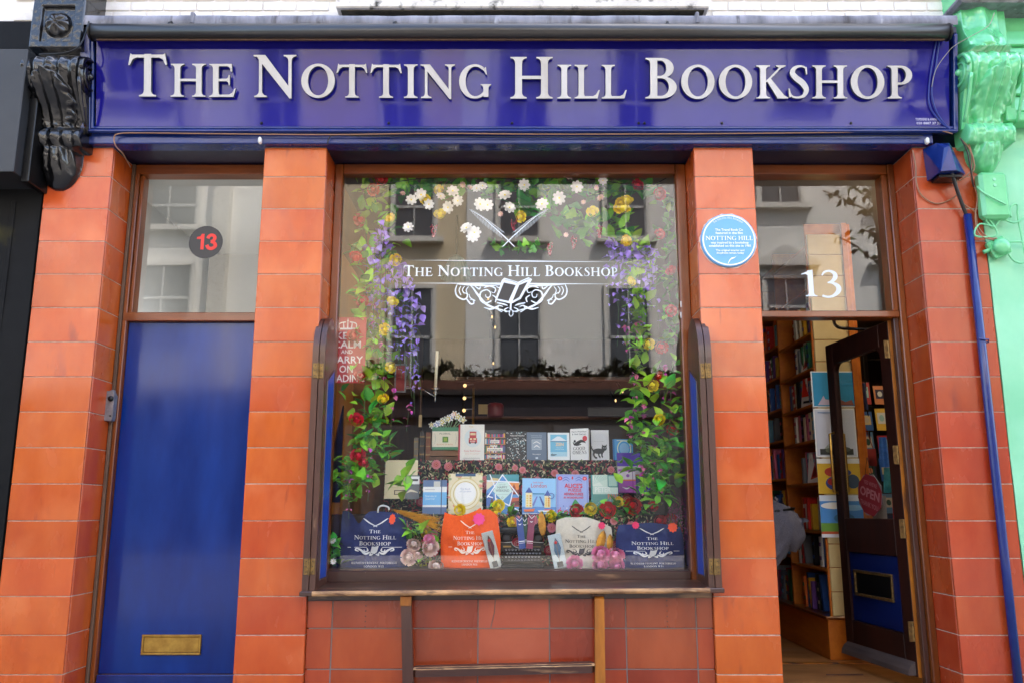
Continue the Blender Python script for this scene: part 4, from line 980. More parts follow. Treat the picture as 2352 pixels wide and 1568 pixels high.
# trestle frame under the sill
t = thing('trestle_frame', 'old wooden trestle leg frame standing under the window sill', 'trestle', (0, -.05, 0))
for u0, u1, w0, w1 in ((920, 944, 924, 950), (1366, 1388, 1367, 1391)):
    a0, a1 = PX(u0, 1372, -.075), PX(u1, 1372, -.075); c0, c1 = PX(w0, 1568, -.075), PX(w1, 1568, -.075); zt = .655; zb = PZ(1568, -.075)
    k = zb / (zt - zb); b0 = c0 + (c0 - a0) * k; b1 = c1 + (c1 - a1) * k
    mb = MB(); mb.box(0, 1, -.077, -.03, 0, 1, .02, lambda p: Vector(((a0 * p.z + b0 * (1 - p.z)) * (1 - p.x) + (a1 * p.z + b1 * (1 - p.z)) * p.x, p.y, p.z * zt)))
    mb.build('trestle_leg', OCHRE if u0 > 1000 else OLDW, t, fix=False)
    if u0 < 1000: MB().box(a0 - .002, a1 + .003, -.080, -.028, .60, .656, .003).build('leg_top_block', OCHRE, t, fix=False)
    else: MB().box(a0 - .022, a1 + .012, -.082, -.026, .6565, .663, .001).build('leg_top_block', OLDW, t, fix=False)
xa, xb = PX(948, 1535, -.07), PX(1366, 1535, -.07); za, zb = PZ(1533, -.075), PZ(1523, -.075)
mb = MB(); mb.box(0, 1, -.074, -.036, 0, 1, .04, lambda p: Vector((xa + (xb - xa) * p.x, p.y, (za + (zb - za) * p.x) - .052 * (1 - p.z) + (p.y + .074) * .25))); mb.build('trestle_rail', OLDWH, t, fix=False)
mb = MB(); mb.grid(60, 3, lambda a_, c: (xa + (xb - xa) * a_, -.0755 + .008 * c, za + (zb - za) * a_ - .012 + .014 * min(1, c * 2) + pnoise(Vector((a_ * 30, c, 0))) * .002)); mb.build('worn_rail_edge', WORN, t, smooth=True)

# ------------------------------------------------------------------ blue plaque
pc = P(1674, 552, -.02); rp = PS(552, -.02) * 64
t = thing('blue_plaque', 'round pale blue plaque with white lettering on the tiled pier', 'plaque', (pc.x, -.02, pc.z - rp))
mb = MB(); mb.lathe([(0, -.018), (rp * .93, -.018), (rp * .985, -.014), (rp, -.006), (rp, .012)], (pc.x, -.004, pc.z), 64, 'y'); mb.build('plaque_disc', pbr('plaque_blue', C(92, 164, 222), .35, coat=.2), t)
mb = MB(); pts = [(rp * (1.0 + rnd.random() * .05) * math.cos(R(i * 7.2)), rp * (1.005 + rnd.random() * .05) * math.sin(R(i * 7.2))) for i in range(50)]
mb.prism([(pc.x + p[0], pc.z + p[1]) for p in pts], 'y', -.004, .001); mb.build('mastic_smear', pbr('mastic', C(230, 190, 170), .8), t)
a = Art(rp, rp, .0002); W_ = C(244, 246, 250)
a.ring(0, 0, .95, .95, .05, W_, 48)
def ringtf(x, y): 
    an = -x * 1.06; rr = .80 + y; return (-rr * math.sin(an), rr * math.cos(an))
a.serif('THE NOTTING HILL BOOKSHOP', 0, 0, .075, W_, width=1.30, small=.8, tf=ringtf)
for txt, y, h, w in (('The Travel Book Co', .34, .085, 1.0), ('featured in the film', .22, .085, .98), ('was inspired by a bookshop', -.14, .085, 1.36), ('established on this site in 1981', -.26, .085, 1.50), ('The original interior and', -.42, .07, 1.02), ('shopfront remain today', -.52, .07, .98)):
    a.sans(txt, .02, y, h, W_, width=w, bold=.022)
a.serif('NOTTING HILL', .01, -.01, .155, W_, width=1.70, gap=.07)
a.poly([(-.09, -.88), (-.07, -.88), (.02, -.74), (.16, -.68), (.26, -.58), (.28, -.57), (.18, -.64), (.06, -.66), (-.02, -.74)], W_)
a.build('plaque_lettering', t, PRINTM, loc=(pc.x, pc.y - .0035, pc.z))

# ================================================================== SHOP DOORWAY
ZF = .05
t = thing('shop_door_frame', 'varnished brown frame and transom bar of the open shop doorway', 'door frame', (2.1, .3, 0))
xr = 2.621
MB().box(2.578, xr - .001, .275, .40, .0, 3.475, .005).build('frame_jamb', WOOD, t, fix=False)
MB().box(2.538, 2.577, .295, .40, 2.445, 3.404, .004).build('frame_jamb', WOOD, t, fix=False)
MB().box(2.545, 2.577, .31, .36, .06, 2.40, .004).build('door_stop', OLDW, t, fix=False)
MB().box(1.56, 2.577, .283, .40, 2.400, 2.444, .005).build('transom_bar', WOODH, t, fix=False)
MB().box(1.56, 2.577, .283, .40, 3.406, 3.476, .005).build('frame_head', WOODH, t, fix=False)
MB().box(1.56, 2.577, .25, .42, -.02, .06, .008).build('threshold', OLDWH, t, fix=False)
t = thing('right_transom_window', 'transom pane over the shop doorway with a white number 13', 'transom window', (2.1, .31, 2.44))
MB().box(1.56, 2.537, .318, .324, 2.445, 3.405).build('glass_pane', GLASS, t, fix=False)
a = Art(1, 1, .00003); q0 = P(1842, 683, .316); q1 = P(1930, 618, .316)
a.serif('13', (q0.x + q1.x) / 2, q0.z + .006, (q1.z - q0.z) * .92, C(228, 236, 240), width=(q1.x - q0.x), gap=.10)
a.build('house_number', t, PRINTM, loc=(0, .3165, 0))

# open door leaf: hinge at (2.53,.37), swings inward; local x runs from hinge to free edge, local -y faces left
hx, hy = 2.548, .37; fx, fy = 2.455, 1.27
ang = math.atan2(fy - hy, fx - hx); DW = math.hypot(fx - hx, fy - hy)
t = thing('open_shop_door', 'dark wooden half glazed shop door standing open inwards', 'door', (hx, hy, ZF), rot=(0, 0, ang))
DL = t; H0, H1 = .075, 2.345
def db(name, mat, x0, x1, z0, z1, y0=-.022, y1=.022, par=None, c=.005): return MB().box(x0, x1, y0, y1, z0, z1, c).build(name, mat, par or DL, fix=False, local=True)
DARKW = pbr('dark_door_timber', C(52, 22, 14), .5, col2=C(36, 16, 11), nscale=14, stretch=(1, 1, .1), spec=.25)
db('door_stile', DARKW, 0, .13, H0, H1); db('door_stile', DARKW, DW - .11, DW, H0, H1)
db('door_rail', DARKW, .1301, DW - .1101, H1 - .16, H1); db('door_rail', DARKW, .1301, DW - .1101, .80, 1.04); db('door_rail', DARKW, .1301, DW - .1101, H0, .32)
for (x0, z0, sx, sz) in ((.13, H1 - .16, 1, -1), (DW - .11, H1 - .16, -1, -1)):
    pts = [(x0, z0)] + [(x0 + sx * (.07 - .07 * math.sin(R(a_))), z0 + sz * (.07 - .07 * math.cos(R(a_)))) for a_ in range(0, 91, 15)]
    MB().prism(pts, 'y', -.02, .02).build('corner_spandrel', DARKW, DL, local=True)
MB().box(.131, DW - .111, -.003, .003, 1.041, H1 - .161).build('glass_pane', GLASS_D, DL, fix=False, local=True)
db('door_panel', pbr('door_panel_navy', C(4, 22, 78), .3, col2=C(8, 30, 92), nscale=5), .131, DW - .111, .321, .799, -.008, .008)
o = MB()
for q in ((.22, .73, .50, .52), (.22, .73, .66, .68), (.22, .24, .5205, .6595), (.71, .73, .5205, .6595)): o.box(q[0], q[1], .008, .022, q[2], q[3], .003)
lp_ = o.build('letter_plate', BRASS_OLD, DL, fix=False, local=True)
MB().box(.241, .709, .008, .012, .521, .659, .001).build('letter_flap', BLACKM, lp_, fix=False, local=True)
mb = MB(); mb.prism([(.022, H0 + .01), (.075, H0 + .01), (.07, H0 + .04), (.05, H0 + .07), (.022, H0 + .09)], 'x', .02, DW - .02); mb.build('weather_bar', pbr('greyed_timber', C(88, 76, 72), .5, col2=C(64, 54, 52), nscale=14, stretch=(.2, 1, 1)), DL, local=True)
for y in (.055, -.055):
    mb = MB(); s_ = 1 if y > 0 else -1
    mb.tube([(DW - .045, s_ * .02, 1.22), (DW - .045, y, 1.23), (DW - .045, y, 1.66), (DW - .045, s_ * .02, 1.67)], .011, 8); mb.build('pull_handle', BRASS, DL, smooth=True, local=True)
for zc in (.35, .98, 1.45, 2.15):
    mb = MB(); mb.box(-.004, .004, .024, .06, zc - .06, zc + .06, .001); mb.lathe([(0, -.06), (.009, -.06), (.009, .06), (0, .06)], (0, .03, zc), 8); mb.build('brass_hinge', BRASS_OLD, DL, fix=False, local=True)
edge = MB().box(-.006, -.0005, -.022, .022, H0, H1, .001).build('hinge_edge', OCHRE, DL, fix=False, local=True)
cable('black steel arm of the door closer reaching to the top of the open door', [P(1915, 727, .42), P(1926, 752, .8), P(2002, 757, .8)], .012, BLACKM, name='door_closer')
bpy.data.objects['door_closer']['category'] = 'door closer'
# OPEN sign hanging on the glass of the door, colours dulled to imitate reflection
t = thing('open_sign', 'red and white octagonal open sign hanging inside the door glass', 'sign', (hx + math.cos(ang) * .42, hy + math.sin(ang) * .42, ZF + 1.00), rot=(0, 0, ang))
a = Art(1, 1, .0006); RD = C(120, 16, 26)
octo = [(.17 * math.cos(R(22.5 + 45 * i)), .15 * math.sin(R(22.5 + 45 * i))) for i in range(8)]
mb = MB(); mb.prism([(x, z) for x, z in octo], 'y', .012, .016); mb.build('sign_card', pbr('sign_card', C(110, 100, 100), .5), t, local=True, loc=(0, 0, .2))
a.tri([(x * .98, y * .98) for x, y in octo], [tuple(range(8))], RD)
a.sans("YES WE'RE", 0, .065, .026, C(150, 90, 92), bold=.02); a.sans('OPEN', 0, -.02, .06, C(160, 100, 102), width=.26, bold=.03); a.sans('THANK YOU', 0, -.085, .032, C(150, 90, 92), width=.24, bold=.03)
a.build('sign_print', t, PRINTM, local=True, loc=(0, .016, .2), rot=(0, R(14), math.pi))
mb = MB(); mb.tube([(-.05, .014, .33), (0, .014, .46), (.05, .014, .33)], .002, 5); mb.build('sign_cord', BLACKM, t, local=True)
# ================================================================== SHOP INTERIOR (behind window and doorway)
def wallbox(name, mat, *a_): o = MB().box(*a_).build(name, mat, None, fix=False); return tag(o, kind='structure')
wallbox('shop_floor', FLOORW, -1.45, 5.2, .2, 7.2, -.05, ZF)
wallbox('interior_wall', INTD, -1.45, 5.2, 7.0, 7.2, ZF, 3.6)
wallbox('interior_wall', INTD, 5.2, 5.3, .2, 7.2, 0, 3.7)
wallbox('interior_wall', pbr('ochre_interior_wall', C(186, 118, 40), .6, col2=C(160, 96, 30), nscale=3), -1.45, -1.30, .40, 7.2, 0, 3.7)
wallbox('interior_ceiling', INTC, -3.4, 5.3, .42, 7.2, 3.60, 3.7)
wallbox('interior_wall', INTD, 2.9, 5.3, .32, .42, 0, 3.7)
wallbox('interior_wall', INTD, 1.18, 1.56, .39, .42, 0, 3.5)
wallbox('hall_floor', FLOORW, -3.2, -1.47, .38, 4.2, -.05, .08)
wallbox('hall_wall', HALLW, -3.3, -2.75, .40, 4.2, .0, 3.6)
wallbox('hall_wall', HALLG, -1.60, -1.452, .40, 4.2, .0, 3.6)
wallbox('hall_wall', HALLG, -3.3, -1.452, 2.2, 2.3, .0, 3.6)
wallbox('hall_ceiling', pbr('hall_ceiling_paint', C(176, 176, 170), .8), -3.3, -1.452, .40, 4.2, 3.42, 3.60)
t = thing('hall_downlight', 'small recessed round downlight in the hallway ceiling over the blue door', 'ceiling light', P(579, 509, .9))
q = P(579, 509, .9); mb = MB(); mb.lathe([(0, .0), (.035, 0), (.05, -.006), (.055, .0)], (-1.95, 1.3, 3.415), 18); mb.build('light_ring', KEYSAFE, t, smooth=True)
# meter cover with a frame, seen dark through the transom: hallway beam
# floor strip at the doorway
tag(MB().box(1.5, 2.9, 1.28, 1.33, ZF, ZF + .008, .002).build('floor_strip', OCHRE, None, fix=False), 'ochre wooden threshold strip across the shop floor', 'floor strip')
tag(MB().box(2.13, 2.38, .86, .875, ZF, ZF + .006, .001).build('fallen_stick', OLDW, None, fix=False), 'thin dark strip lying on the shop floor in the doorway', 'wood strip')

# ------------------------------------------------------------------ books
BN = {}
def book_body(t, w, h, d, cov, name='book_cover', open_=False):
    """front face at local y=0, spine left; boards and page block"""
    b_ = .0022 if h < .3 else .003
    MB().box(-w / 2, w / 2, 0, b_, 0, h, .0006).box(-w / 2, w / 2, d - b_, d, 0, h, .0006).box(-w / 2, -w / 2 + b_, b_ + .0001, d - b_ - .0001, 0, h, .0004).build(name, cov, t, local=True, fix=False)
    MB().box(-w / 2 + b_ + .0003, w / 2 - .003, b_ + .0001, d - b_ - .0001, .003, h - .003, 0).build('page_block', PAGES, t, local=True, fix=False)
def cover_mat(c): 
    k = 'cover_%d_%d_%d' % tuple(int(v * 255) for v in c[:3])
    return MATS.get(k) or pbr(k, c, .4)
def fbook(label, u0, v0, u1, v1, Y, col, paint, d=.022, lean=R(-6), yaw=0, roll=0, cat='book', grp='books standing in the shop window', art=True):
    """a book facing the street, its base centre at the measured foot"""
    f = P((u0 + u1) / 2, v1, Y); w = (u1 - u0) * PS(v1, Y); zt = PZ(v0, Y); h = (zt - f.z) / math.cos(lean)
    t = thing('book', label, cat, f, grp, rot=(lean, roll, yaw)); book_body(t, w, h, d, cover_mat(col))
    a = Art(w, h, .00022); paint(a, w / h); a.build('cover_print', t, PAPER, local=True, loc=(-w / 2, -.0004, 0)); return t
Wh = C(244, 244, 240); K_ = C(24, 24, 28)

# shelf tiers covered in flowered cloth
Z1, Y1a, Y1b = PZ(1180, .75), .66, 1.0
Z2, Y2a, Y2b = PZ(1056, 1.02), 1.0, 1.34
t = thing('display_plinth', 'stepped window display stand covered with dark flowered cloth', 'display stand', (0, .8, .5))
MB().box(-1.28, 1.17, .33, .66, .55, .782, .003).build('front_board', OLDWH, t, fix=False)
MB().box(-1.28, 1.17, .665, 1.40, .55, Z1, .003).build('step_box', INTD, t, fix=False)
cw0, cw1 = PX(884, 1070, 1.0), PX(1500, 1070, 1.0)
MB().box(cw0, cw1, Y2a, Y2b, Z1 + .001, Z2, .003).build('step_box', INTD, t, fix=False)
def floral(w, h, seed, name, loc, big=.074):
    rr = random.Random(seed); a = Art(1, 1, .00008); a.rect(0, 0, w, h, C(40, 38, 44))
    cols = [C(120, 134, 84), C(214, 200, 160), C(96, 110, 78), C(170, 60, 70)]
    for i in range(int(w * h * 4200)):
        x, y = rr.random() * w, rr.random() * h; an = rr.random() * 6.28; L = rr.uniform(.007, .017); W2 = L * .35; c_ = rr.choice(cols)
        a.tri([(x + L * math.cos(an), y + L * math.sin(an)), (x - W2 * math.sin(an), y + W2 * math.cos(an)), (x - L * math.cos(an), y - L * math.sin(an)), (x + W2 * math.sin(an), y - W2 * math.cos(an))], [(0, 1, 2, 3)], c_); a.n -= 1 if i % 4 else 0
    a.n += 1
    x = .05; k = 0
    while x < w:
        for y, r_, c_ in ((h * .42, big * .55, C(214, 60, 80)), (h * .80, big * .42, C(230, 140, 150))):
            if k % 2 and r_ < .025: continue
            xx = x + (0 if r_ > .025 else .06) + rr.uniform(-.02, .02); y += rr.uniform(-.25, .12) * h; r_ *= rr.uniform(.7, 1.15)
            for q in range(9): an = q * .7; a.ell(xx + r_ * .62 * math.cos(an), y + r_ * .62 * math.sin(an), r_ * .42, r_ * .42, c_, 7); a.n -= 1
            a.n += 1; a.ell(xx, y, r_ * .62, r_ * .62, C(232, 130, 130), 10); a.ell(xx, y, r_ * .42, r_ * .42, C(200, 54, 70), 10)
            for q in range(6): an = q * 1.05; a.ell(xx + r_ * .25 * math.cos(an), y + r_ * .25 * math.sin(an), r_ * .1, r_ * .1, C(238, 190, 170), 5)
        x += rr.uniform(.08, .13); k += 1
    return a.build(name, t, PRINTM, loc=loc)
floral(cw1 - cw0, Z2 - Z1 - .002, 3, 'flowered_cloth', (cw0, Y2a - .001, Z1 + .001))
floral(1.9, Z1 - .785, 5, 'flowered_cloth', (-.95, .664, .784))
# background of the window display
t = thing('back_screen', 'dark brown timber screen behind the window display with a ledge', 'screen', (.2, 2.6, 0))
MB().box(-.55, 1.9, 2.6, 2.66, ZF, PZ(955, 2.6), .004).build('screen_panel', INTD, t, fix=False)
MB().box(-.60, 1.95, 2.50, 2.599, PZ(962, 2.5), PZ(955, 2.5), .004).build('screen_ledge', INTW, t, fix=False)
MB().box(-.55, 1.9, 2.98, 3.02, PZ(875, 3), PZ(865, 3), .004).build('picture_rail', INTW, t, fix=False)
t = thing('dark_name_board', 'long black board with an aged gold border deep in the shop', 'sign board', P(1430, 955, 2.45))
x0, x1 = PX(1350, 940, 2.4), PX(1510, 940, 2.4); z0, z1 = PZ(956, 2.4), PZ(934, 2.4)
MB().box(x0, x1, 2.4, 2.43, z0, z1, .003).build('board', pbr('sign_board_black', C(24, 26, 28), .4), t, fix=False)
t = thing('red_round_tin', 'dark red round tin on the ledge behind the window display', 'tin', P(1138, 958, 2.5))
q = P(1138, 958, 2.52); mb = MB(); mb.lathe([(0, 0), (.07, 0), (.075, .02), (.075, .11), (.06, .13), (0, .14)], (q.x, q.y, q.z), 18); mb.build('tin_body', pbr('tin_red', C(120, 14, 20), .4), t, smooth=True)
t = thing('leaning_picture', 'small cream picture leaning on the ledge beside the red tin', 'picture', P(1110, 950, 2.45))
q = P(1110, 950, 2.5); MB().box(q.x - .045, q.x + .045, q.y, q.y + .01, q.z, q.z + .09, .001).build('picture_card', pbr('cream_card', C(196, 170, 110), .6), t, fix=False)
t = thing('brass_lamp_post', 'vertical brass post with three small lit spotlights behind the window books', 'lamp', P(1086, 1060, 1.9))
q = P(1086, 1060, 1.9); zt = PZ(890, 1.9)
mb = MB(); mb.tube([(q.x, 1.9, q.z - .9), (q.x, 1.9, zt)], .011, 10); mb.build('lamp_post', BRASS, t, smooth=True)
BULB = pbr('lit_bulb', C(90, 60, 30), .4, emit=((1, .62, .26, 1), .26))
spots = [(1068, 885, 1.85), (1067, 914, 1.85), (1066, 942, 1.85)]
for i, (u, v, Y) in enumerate(spots):
    p = P(u, v, Y); mb = MB(); mb.tube([(q.x, 1.9, p.z + .02), (p.x + .01, Y + .02, p.z + .012), (p.x, Y, p.z)], .006, 6); hd = mb.build('spot_head', KEYSAFE, t)
    mb = MB(); mb.sphere((p.x, Y - .012, p.z), .015, 10, 6); mb.build('bulb', BULB, hd, smooth=True)
def spotlight(label, u, v, Y, r_=.017, ln=.07):
    p = P(u, v, Y); t = thing('ceiling_spotlight', label, 'spotlight', (p.x, Y, p.z), 'lit spotlights under the shop ceiling')
    mb = MB(); mb.tube([(p.x - .05, Y + .10, p.z + .12), (p.x - .005, Y + .015, p.z + .01)], [r_ * .9, r_ * 1.15], 12); mb.build('spot_can', BLACKM, t, smooth=True)
    mb = MB(); mb.tube([(p.x - .05, Y + .10, p.z + .12), (p.x - .05, Y + .10, 3.6)], .003, 6); mb.build('drop_rod', BLACKM, t)
    mb = MB(); mb.sphere((p.x, Y, p.z), r_, 12, 8, (.62, .6, 1.1)); mb.build('bulb', BULB, t, smooth=True)
    return p
sp = [spotlight('lit spotlight seen just below the crossed white feathers on the glass', 1122, 576, 3.2), spotlight('lit spotlight seen just under the white window lettering', 1123, 641, 3.9),
      spotlight('lit spotlight seen through the left of the scroll emblem', 1121, 686, 4.5, .018), spotlight('lit spotlight seen left below the scroll emblem', 1130, 728, 5.0, .018),
      spotlight('lit spotlight fifth down the row left of the window middle', 1137, 752, 5.4, .018), spotlight('lit spotlight lowest and smallest of the row left of the window middle', 1133, 834, 6.2, .018),
      spotlight('lit spotlight near the top of the right hand garland foliage', 1430, 898, 5.2, .018), spotlight('lit spotlight just left below its neighbour by the right garland', 1414, 919, 5.6, .018)]
sp2 = [spotlight('added spotlight for the doorway light, high up behind the right transom pane', 1800, 440, 2.2, .02), spotlight('added spotlight for the shop light, behind the top of the right hand garlands', 1480, 480, 1.8, .022)]  # both added to give the doorway and shop light a fixture
sp3 = spotlight('added unseen spotlight lighting the rack behind the open door', 2300, 500, .95, .02)  # out of view, added to brighten the card rack
for p_, e in ((sp2[0], 6.5), (sp2[1], 5), (sp3, 8)):
    l = bpy.data.lights.new('added_shop_light', 'POINT'); l.energy = e; l.color = (1, .78, .5); l.shadow_soft_size = .015  # point light for each of the added spotlights
    o = link(bpy.data.objects.new('added_shop_light', l)); o.location = (p_.x + .01, p_.y - .05, p_.z - .04)
l = bpy.data.lights.new('hall_fill_light', 'POINT'); l.energy = 3; l.shadow_soft_size = .03; o = link(bpy.data.objects.new('hall_fill_light', l)); o.location = (-2.3, 1.0, 2.0)  # added fill light without a fixture, hidden behind the blue door

# glass pendant lampshade and candlestick in the window
t = thing('pleated_pendant_lamp', 'pale pleated glass pendant lampshade hanging behind the window lettering', 'pendant lamp', P(1050, 640, 1.6))
q = P(1048, 640, 1.6); mb = MB(); vs = []; n = 40
prof = [(.02, .20), (.06, .17), (.10, .08), (.125, 0)]
mb.v = [(q.x + r_ * (1 + .06 * (i % 2)) * math.cos(2 * math.pi * i / n), q.y + r_ * (1 + .06 * (i % 2)) * math.sin(2 * math.pi * i / n), q.z + h_) for i in range(n) for r_, h_ in prof]
mb.f = [(i * 4 + k, ((i + 1) % n) * 4 + k, ((i + 1) % n) * 4 + k + 1, i * 4 + k + 1) for i in range(n) for k in range(3)]; mb.mi = [0] * len(mb.f)
mb.build('glass_shade', pbr('pleated_glass', C(150, 186, 188), .25, coat=.4), t)
mb = MB(); mb.tube([(q.x, q.y, q.z + .19), (q.x, q.y, 3.58)], .008, 6); mb.build('lamp_chain', BLACKM, t)
t = thing('wall_candle_holder', 'tall cream candle in a silver holder with gold leaves', 'candle holder', P(1000, 905, .95))
p0, p1 = P(1000, 892, .95), P(1004, 806, .95); mb = MB(); mb.tube([p0, p1], .011, 12); mb.build('candle', pbr('candle_wax', C(236, 226, 196), .5), t, smooth=True)
mb = MB(); mb.lathe([(0, -.10), (.008, -.09), (.006, -.05), (.016, -.03), (.012, -.01), (.035, 0), (.03, .005), (0, .004)], tuple(p0), 14)
mb.tube([tuple(p0 + Vector((0, 0, -.06))), tuple(p0 + Vector((-.05, 0, -.03))), tuple(p0 + Vector((-.10, .0, 0)))], .004, 6); mb.build('silver_holder', pbr('silver', C(180, 180, 178), .25, metal=.9), t, smooth=True)
t = thing('card_tag', 'brown card tag hanging on a string below the candle holder', 'tag', P(965, 978, .95))
p0, p1 = P(967, 893, .95), P(966, 952, .95); mb = MB(); mb.tube([p0, p1], .0015, 5); mb.build('tag_string', CABLE, t)
q = P(965, 980, .95); MB().box(q.x - .011, q.x + .011, .949, .951, q.z, p1.z, .0006).build('tag_card', pbr('kraft_card', C(176, 150, 110), .8), t, fix=False)

# pictures, panel and shelf at the left inside the window
def framed(label, u0, v0, u1, v1, Y, fr, inner, tilt=0):
    t = thing('framed_picture', label, 'framed picture', P((u0 + u1) / 2, v1, Y)); x0, x1 = PX(u0, v1, Y), PX(u1, v1, Y); z0, z1 = PZ(v1, Y), PZ(v0, Y); m = MB(); w = .012
    m.box(x0, x1, Y, Y + .02, z0, z0 + w, .002).box(x0, x1, Y, Y + .02, z1 - w, z1, .002).box(x0, x0 + w, Y, Y + .02, z0 + w + .0002, z1 - w - .0002, .002).box(x1 - w, x1, Y, Y + .02, z0 + w + .0002, z1 - w - .0002, .002)
    m.build('frame', fr, t, fix=False); MB().box(x0 + w, x1 - w, Y + .006, Y + .012, z0 + w, z1 - w).build('picture', inner, t, fix=False)
framed('silver framed red and white picture behind the left garland', 905, 835, 932, 900, 1.2, KEYSAFE, pbr('picture_red', C(150, 30, 36), .4))
framed('tall silver framed picture leaning behind the candle holder', 926, 808, 944, 892, 1.5, KEYSAFE, pbr('picture_brown', C(84, 62, 50), .4))
t = thing('poster', 'red poster with a white crown and capitals behind the left of the window', 'poster', P(797, 880, .42))
x0, x1, z0, z1 = PX(752, 800, .40), PX(840, 800, .40), PZ(879, .40), PZ(729, .40)
MB().box(x0, x1, .40, .402, z0, z1).build('poster_sheet', pbr('poster_red', C(176, 20, 30), .5), t, fix=False)
a = Art(x1 - x0, z1 - z0, .0002); wp = C(240, 226, 222); cxp = (PX(797, 800, .4) - x0) / (x1 - x0)
for txt, y, h, w in (('KEEP', .665, .105, .60), ('CALM', .53, .105, .72), ('AND', .445, .055, .30), ('CARRY', .30, .105, .86), ('ON', .16, .105, .36), ('READING', .02, .105, .98)): a.sans(txt, cxp, y, h, wp, width=w, bold=.015)
for i in range(5): a.stroke([(cxp - .2 + .1 * i - (.03 if i == 0 else 0) + (.03 if i == 4 else 0), .835, .03), (cxp - .22 + .11 * i, .90 + .015 * (2 - abs(i - 2)), .02), (cxp + (i - 2) * .05, .925, .015)], wp, 3)
a.rect(cxp - .2, .81, cxp + .2, .835, wp); a.ell(cxp, .945, .022, .012, wp); a.rect(cxp - .008, .94, cxp + .008, .975, wp)
a.build('poster_print', t, PRINTM, loc=(x0, .3995, z0))
t = thing('display_side_panel', 'ochre wooden side panel at the left of the window display', 'side panel', (-1.2, .5, .8))
MB().box(-1.27, -1.245, .365, 1.4, .79, 3.0, .003).build('panel_board', pbr('ochre_panel', C(226, 144, 42), .45, col2=C(206, 120, 34), nscale=4, stretch=(1, 1, .2)), t, fix=False)
MB().prism([(.40, 1.2), (1.0, 1.2), (1.0, 1.9)], 'x', -1.2445, -1.235).build('blue_offcut', BLUE_DK, t)
t = thing('display_side_panel', 'dark timber side panel at the right of the window display', 'side panel', (1.17, .5, .8))
MB().box(1.165, 1.18, .43, 1.4, .79, 3.0, .003).build('panel_board', OLDW, t, fix=False)

# old leather books on the display tier
def spine_book(label, x, y, z, w, h, d, col, rough=.5, bands=0, rot=(0, 0, 0), grp=None, face='y', band_col=None, cat='book'):
    """upright book seen by its spine: w = thickness along the row; face 'y': spine to the street, 'x': spine to the left"""
    t = thing('book', label, cat, (x, y, z), grp, rot=rot); m = cover_mat(col)
    if face == 'y':
        MB().box(-w / 2, w / 2, 0, .003, 0, h, .001).box(-w / 2, -w / 2 + .002, .0031, d, 0, h, 0).box(w / 2 - .002, w / 2, .0031, d, 0, h, 0).build('book_cover', m, t, local=True, fix=False)
        MB().box(-w / 2 + .0021, w / 2 - .0021, .0032, d - .003, .003, h - .003, 0).build('page_block', PAGES, t, local=True, fix=False)
        if bands:
            mb = MB()
            for k in range(bands): zk = h * (k + .6) / (bands + .3); mb.box(-w / 2 - .001, w / 2 + .001, -.002, .002, zk, zk + (.006 if k % 2 else .012), .001)
            mb.build('spine_band', cover_mat(band_col or C(150, 120, 70)), t, local=True, fix=False)['kind'] = 'stuff'
    else:
        MB().box(0, .003, -w / 2, w / 2, 0, h, .001).box(.0031, d, -w / 2, -w / 2 + .002, 0, h, 0).box(.0031, d, w / 2 - .002, w / 2, 0, h, 0).build('book_cover', m, t, local=True, fix=False)
        MB().box(.0032, d - .003, -w / 2 + .0021, w / 2 - .0021, .003, h - .003, 0).build('page_block', PAGES, t, local=True, fix=False)
        if bands:
            mb = MB()
            for k in range(bands): zk = h * (k + .5) / (bands + .2); mb.box(-.0012, .001, -w / 2 + .002, w / 2 - .002, zk, zk + h * .12, 0)
            mb.build('spine_band', cover_mat(band_col or C(220, 210, 180)), t, local=True, fix=False)['kind'] = 'stuff'
    return t
OLD = [(950, 960, 1004, C(120, 110, 96), 'grey cloth'), (963, 974, 990, C(40, 34, 32), 'black leather'), (977, 988, 992, C(120, 64, 34), 'tan leather')]
for u0, u1, vt, c_, nm in OLD:
    p0, p1 = P(u0, 1055, 1.06), P(u1, 1055, 1.06); spine_book('old %s book standing left of the green card box' % nm, (p0.x + p1.x) / 2, 1.06, Z2 + .001, p1.x - p0.x, PZ(vt, 1.06) - Z2, .14, c_, bands=3)
for i, (vb, vt, c_) in enumerate(((1055, 1046, C(96, 60, 36)), (1046, 1033, C(122, 80, 48)))):
    p0, p1 = P(985 + i * 2, vb, 1.05), P(1052, vb, 1.05); t = thing('book', ['old brown book lying flat, lower one under the green card box', 'old light brown book lying flat directly under the green card box'][i], 'book', ((p0.x + p1.x) / 2, 1.05, p0.z)); h = PZ(vt, 1.05) - PZ(vb, 1.05) - .001
    zb = Z2 + .001 if i == 0 else PZ(1046, 1.05)
    MB().box(p0.x, p1.x, 1.05, 1.053, zb, zb + h, .001).box(p0.x, p1.x, 1.0531, 1.2, zb, zb + .003, 0).box(p0.x, p1.x, 1.0531, 1.2, zb + h - .003, zb + h, 0).build('book_cover', cover_mat(c_), t, fix=False)
    MB().box(p0.x + .004, p1.x - .004, 1.054, 1.196, zb + .0032, zb + h - .0032, 0).build('page_block', PAGES, t, fix=False)
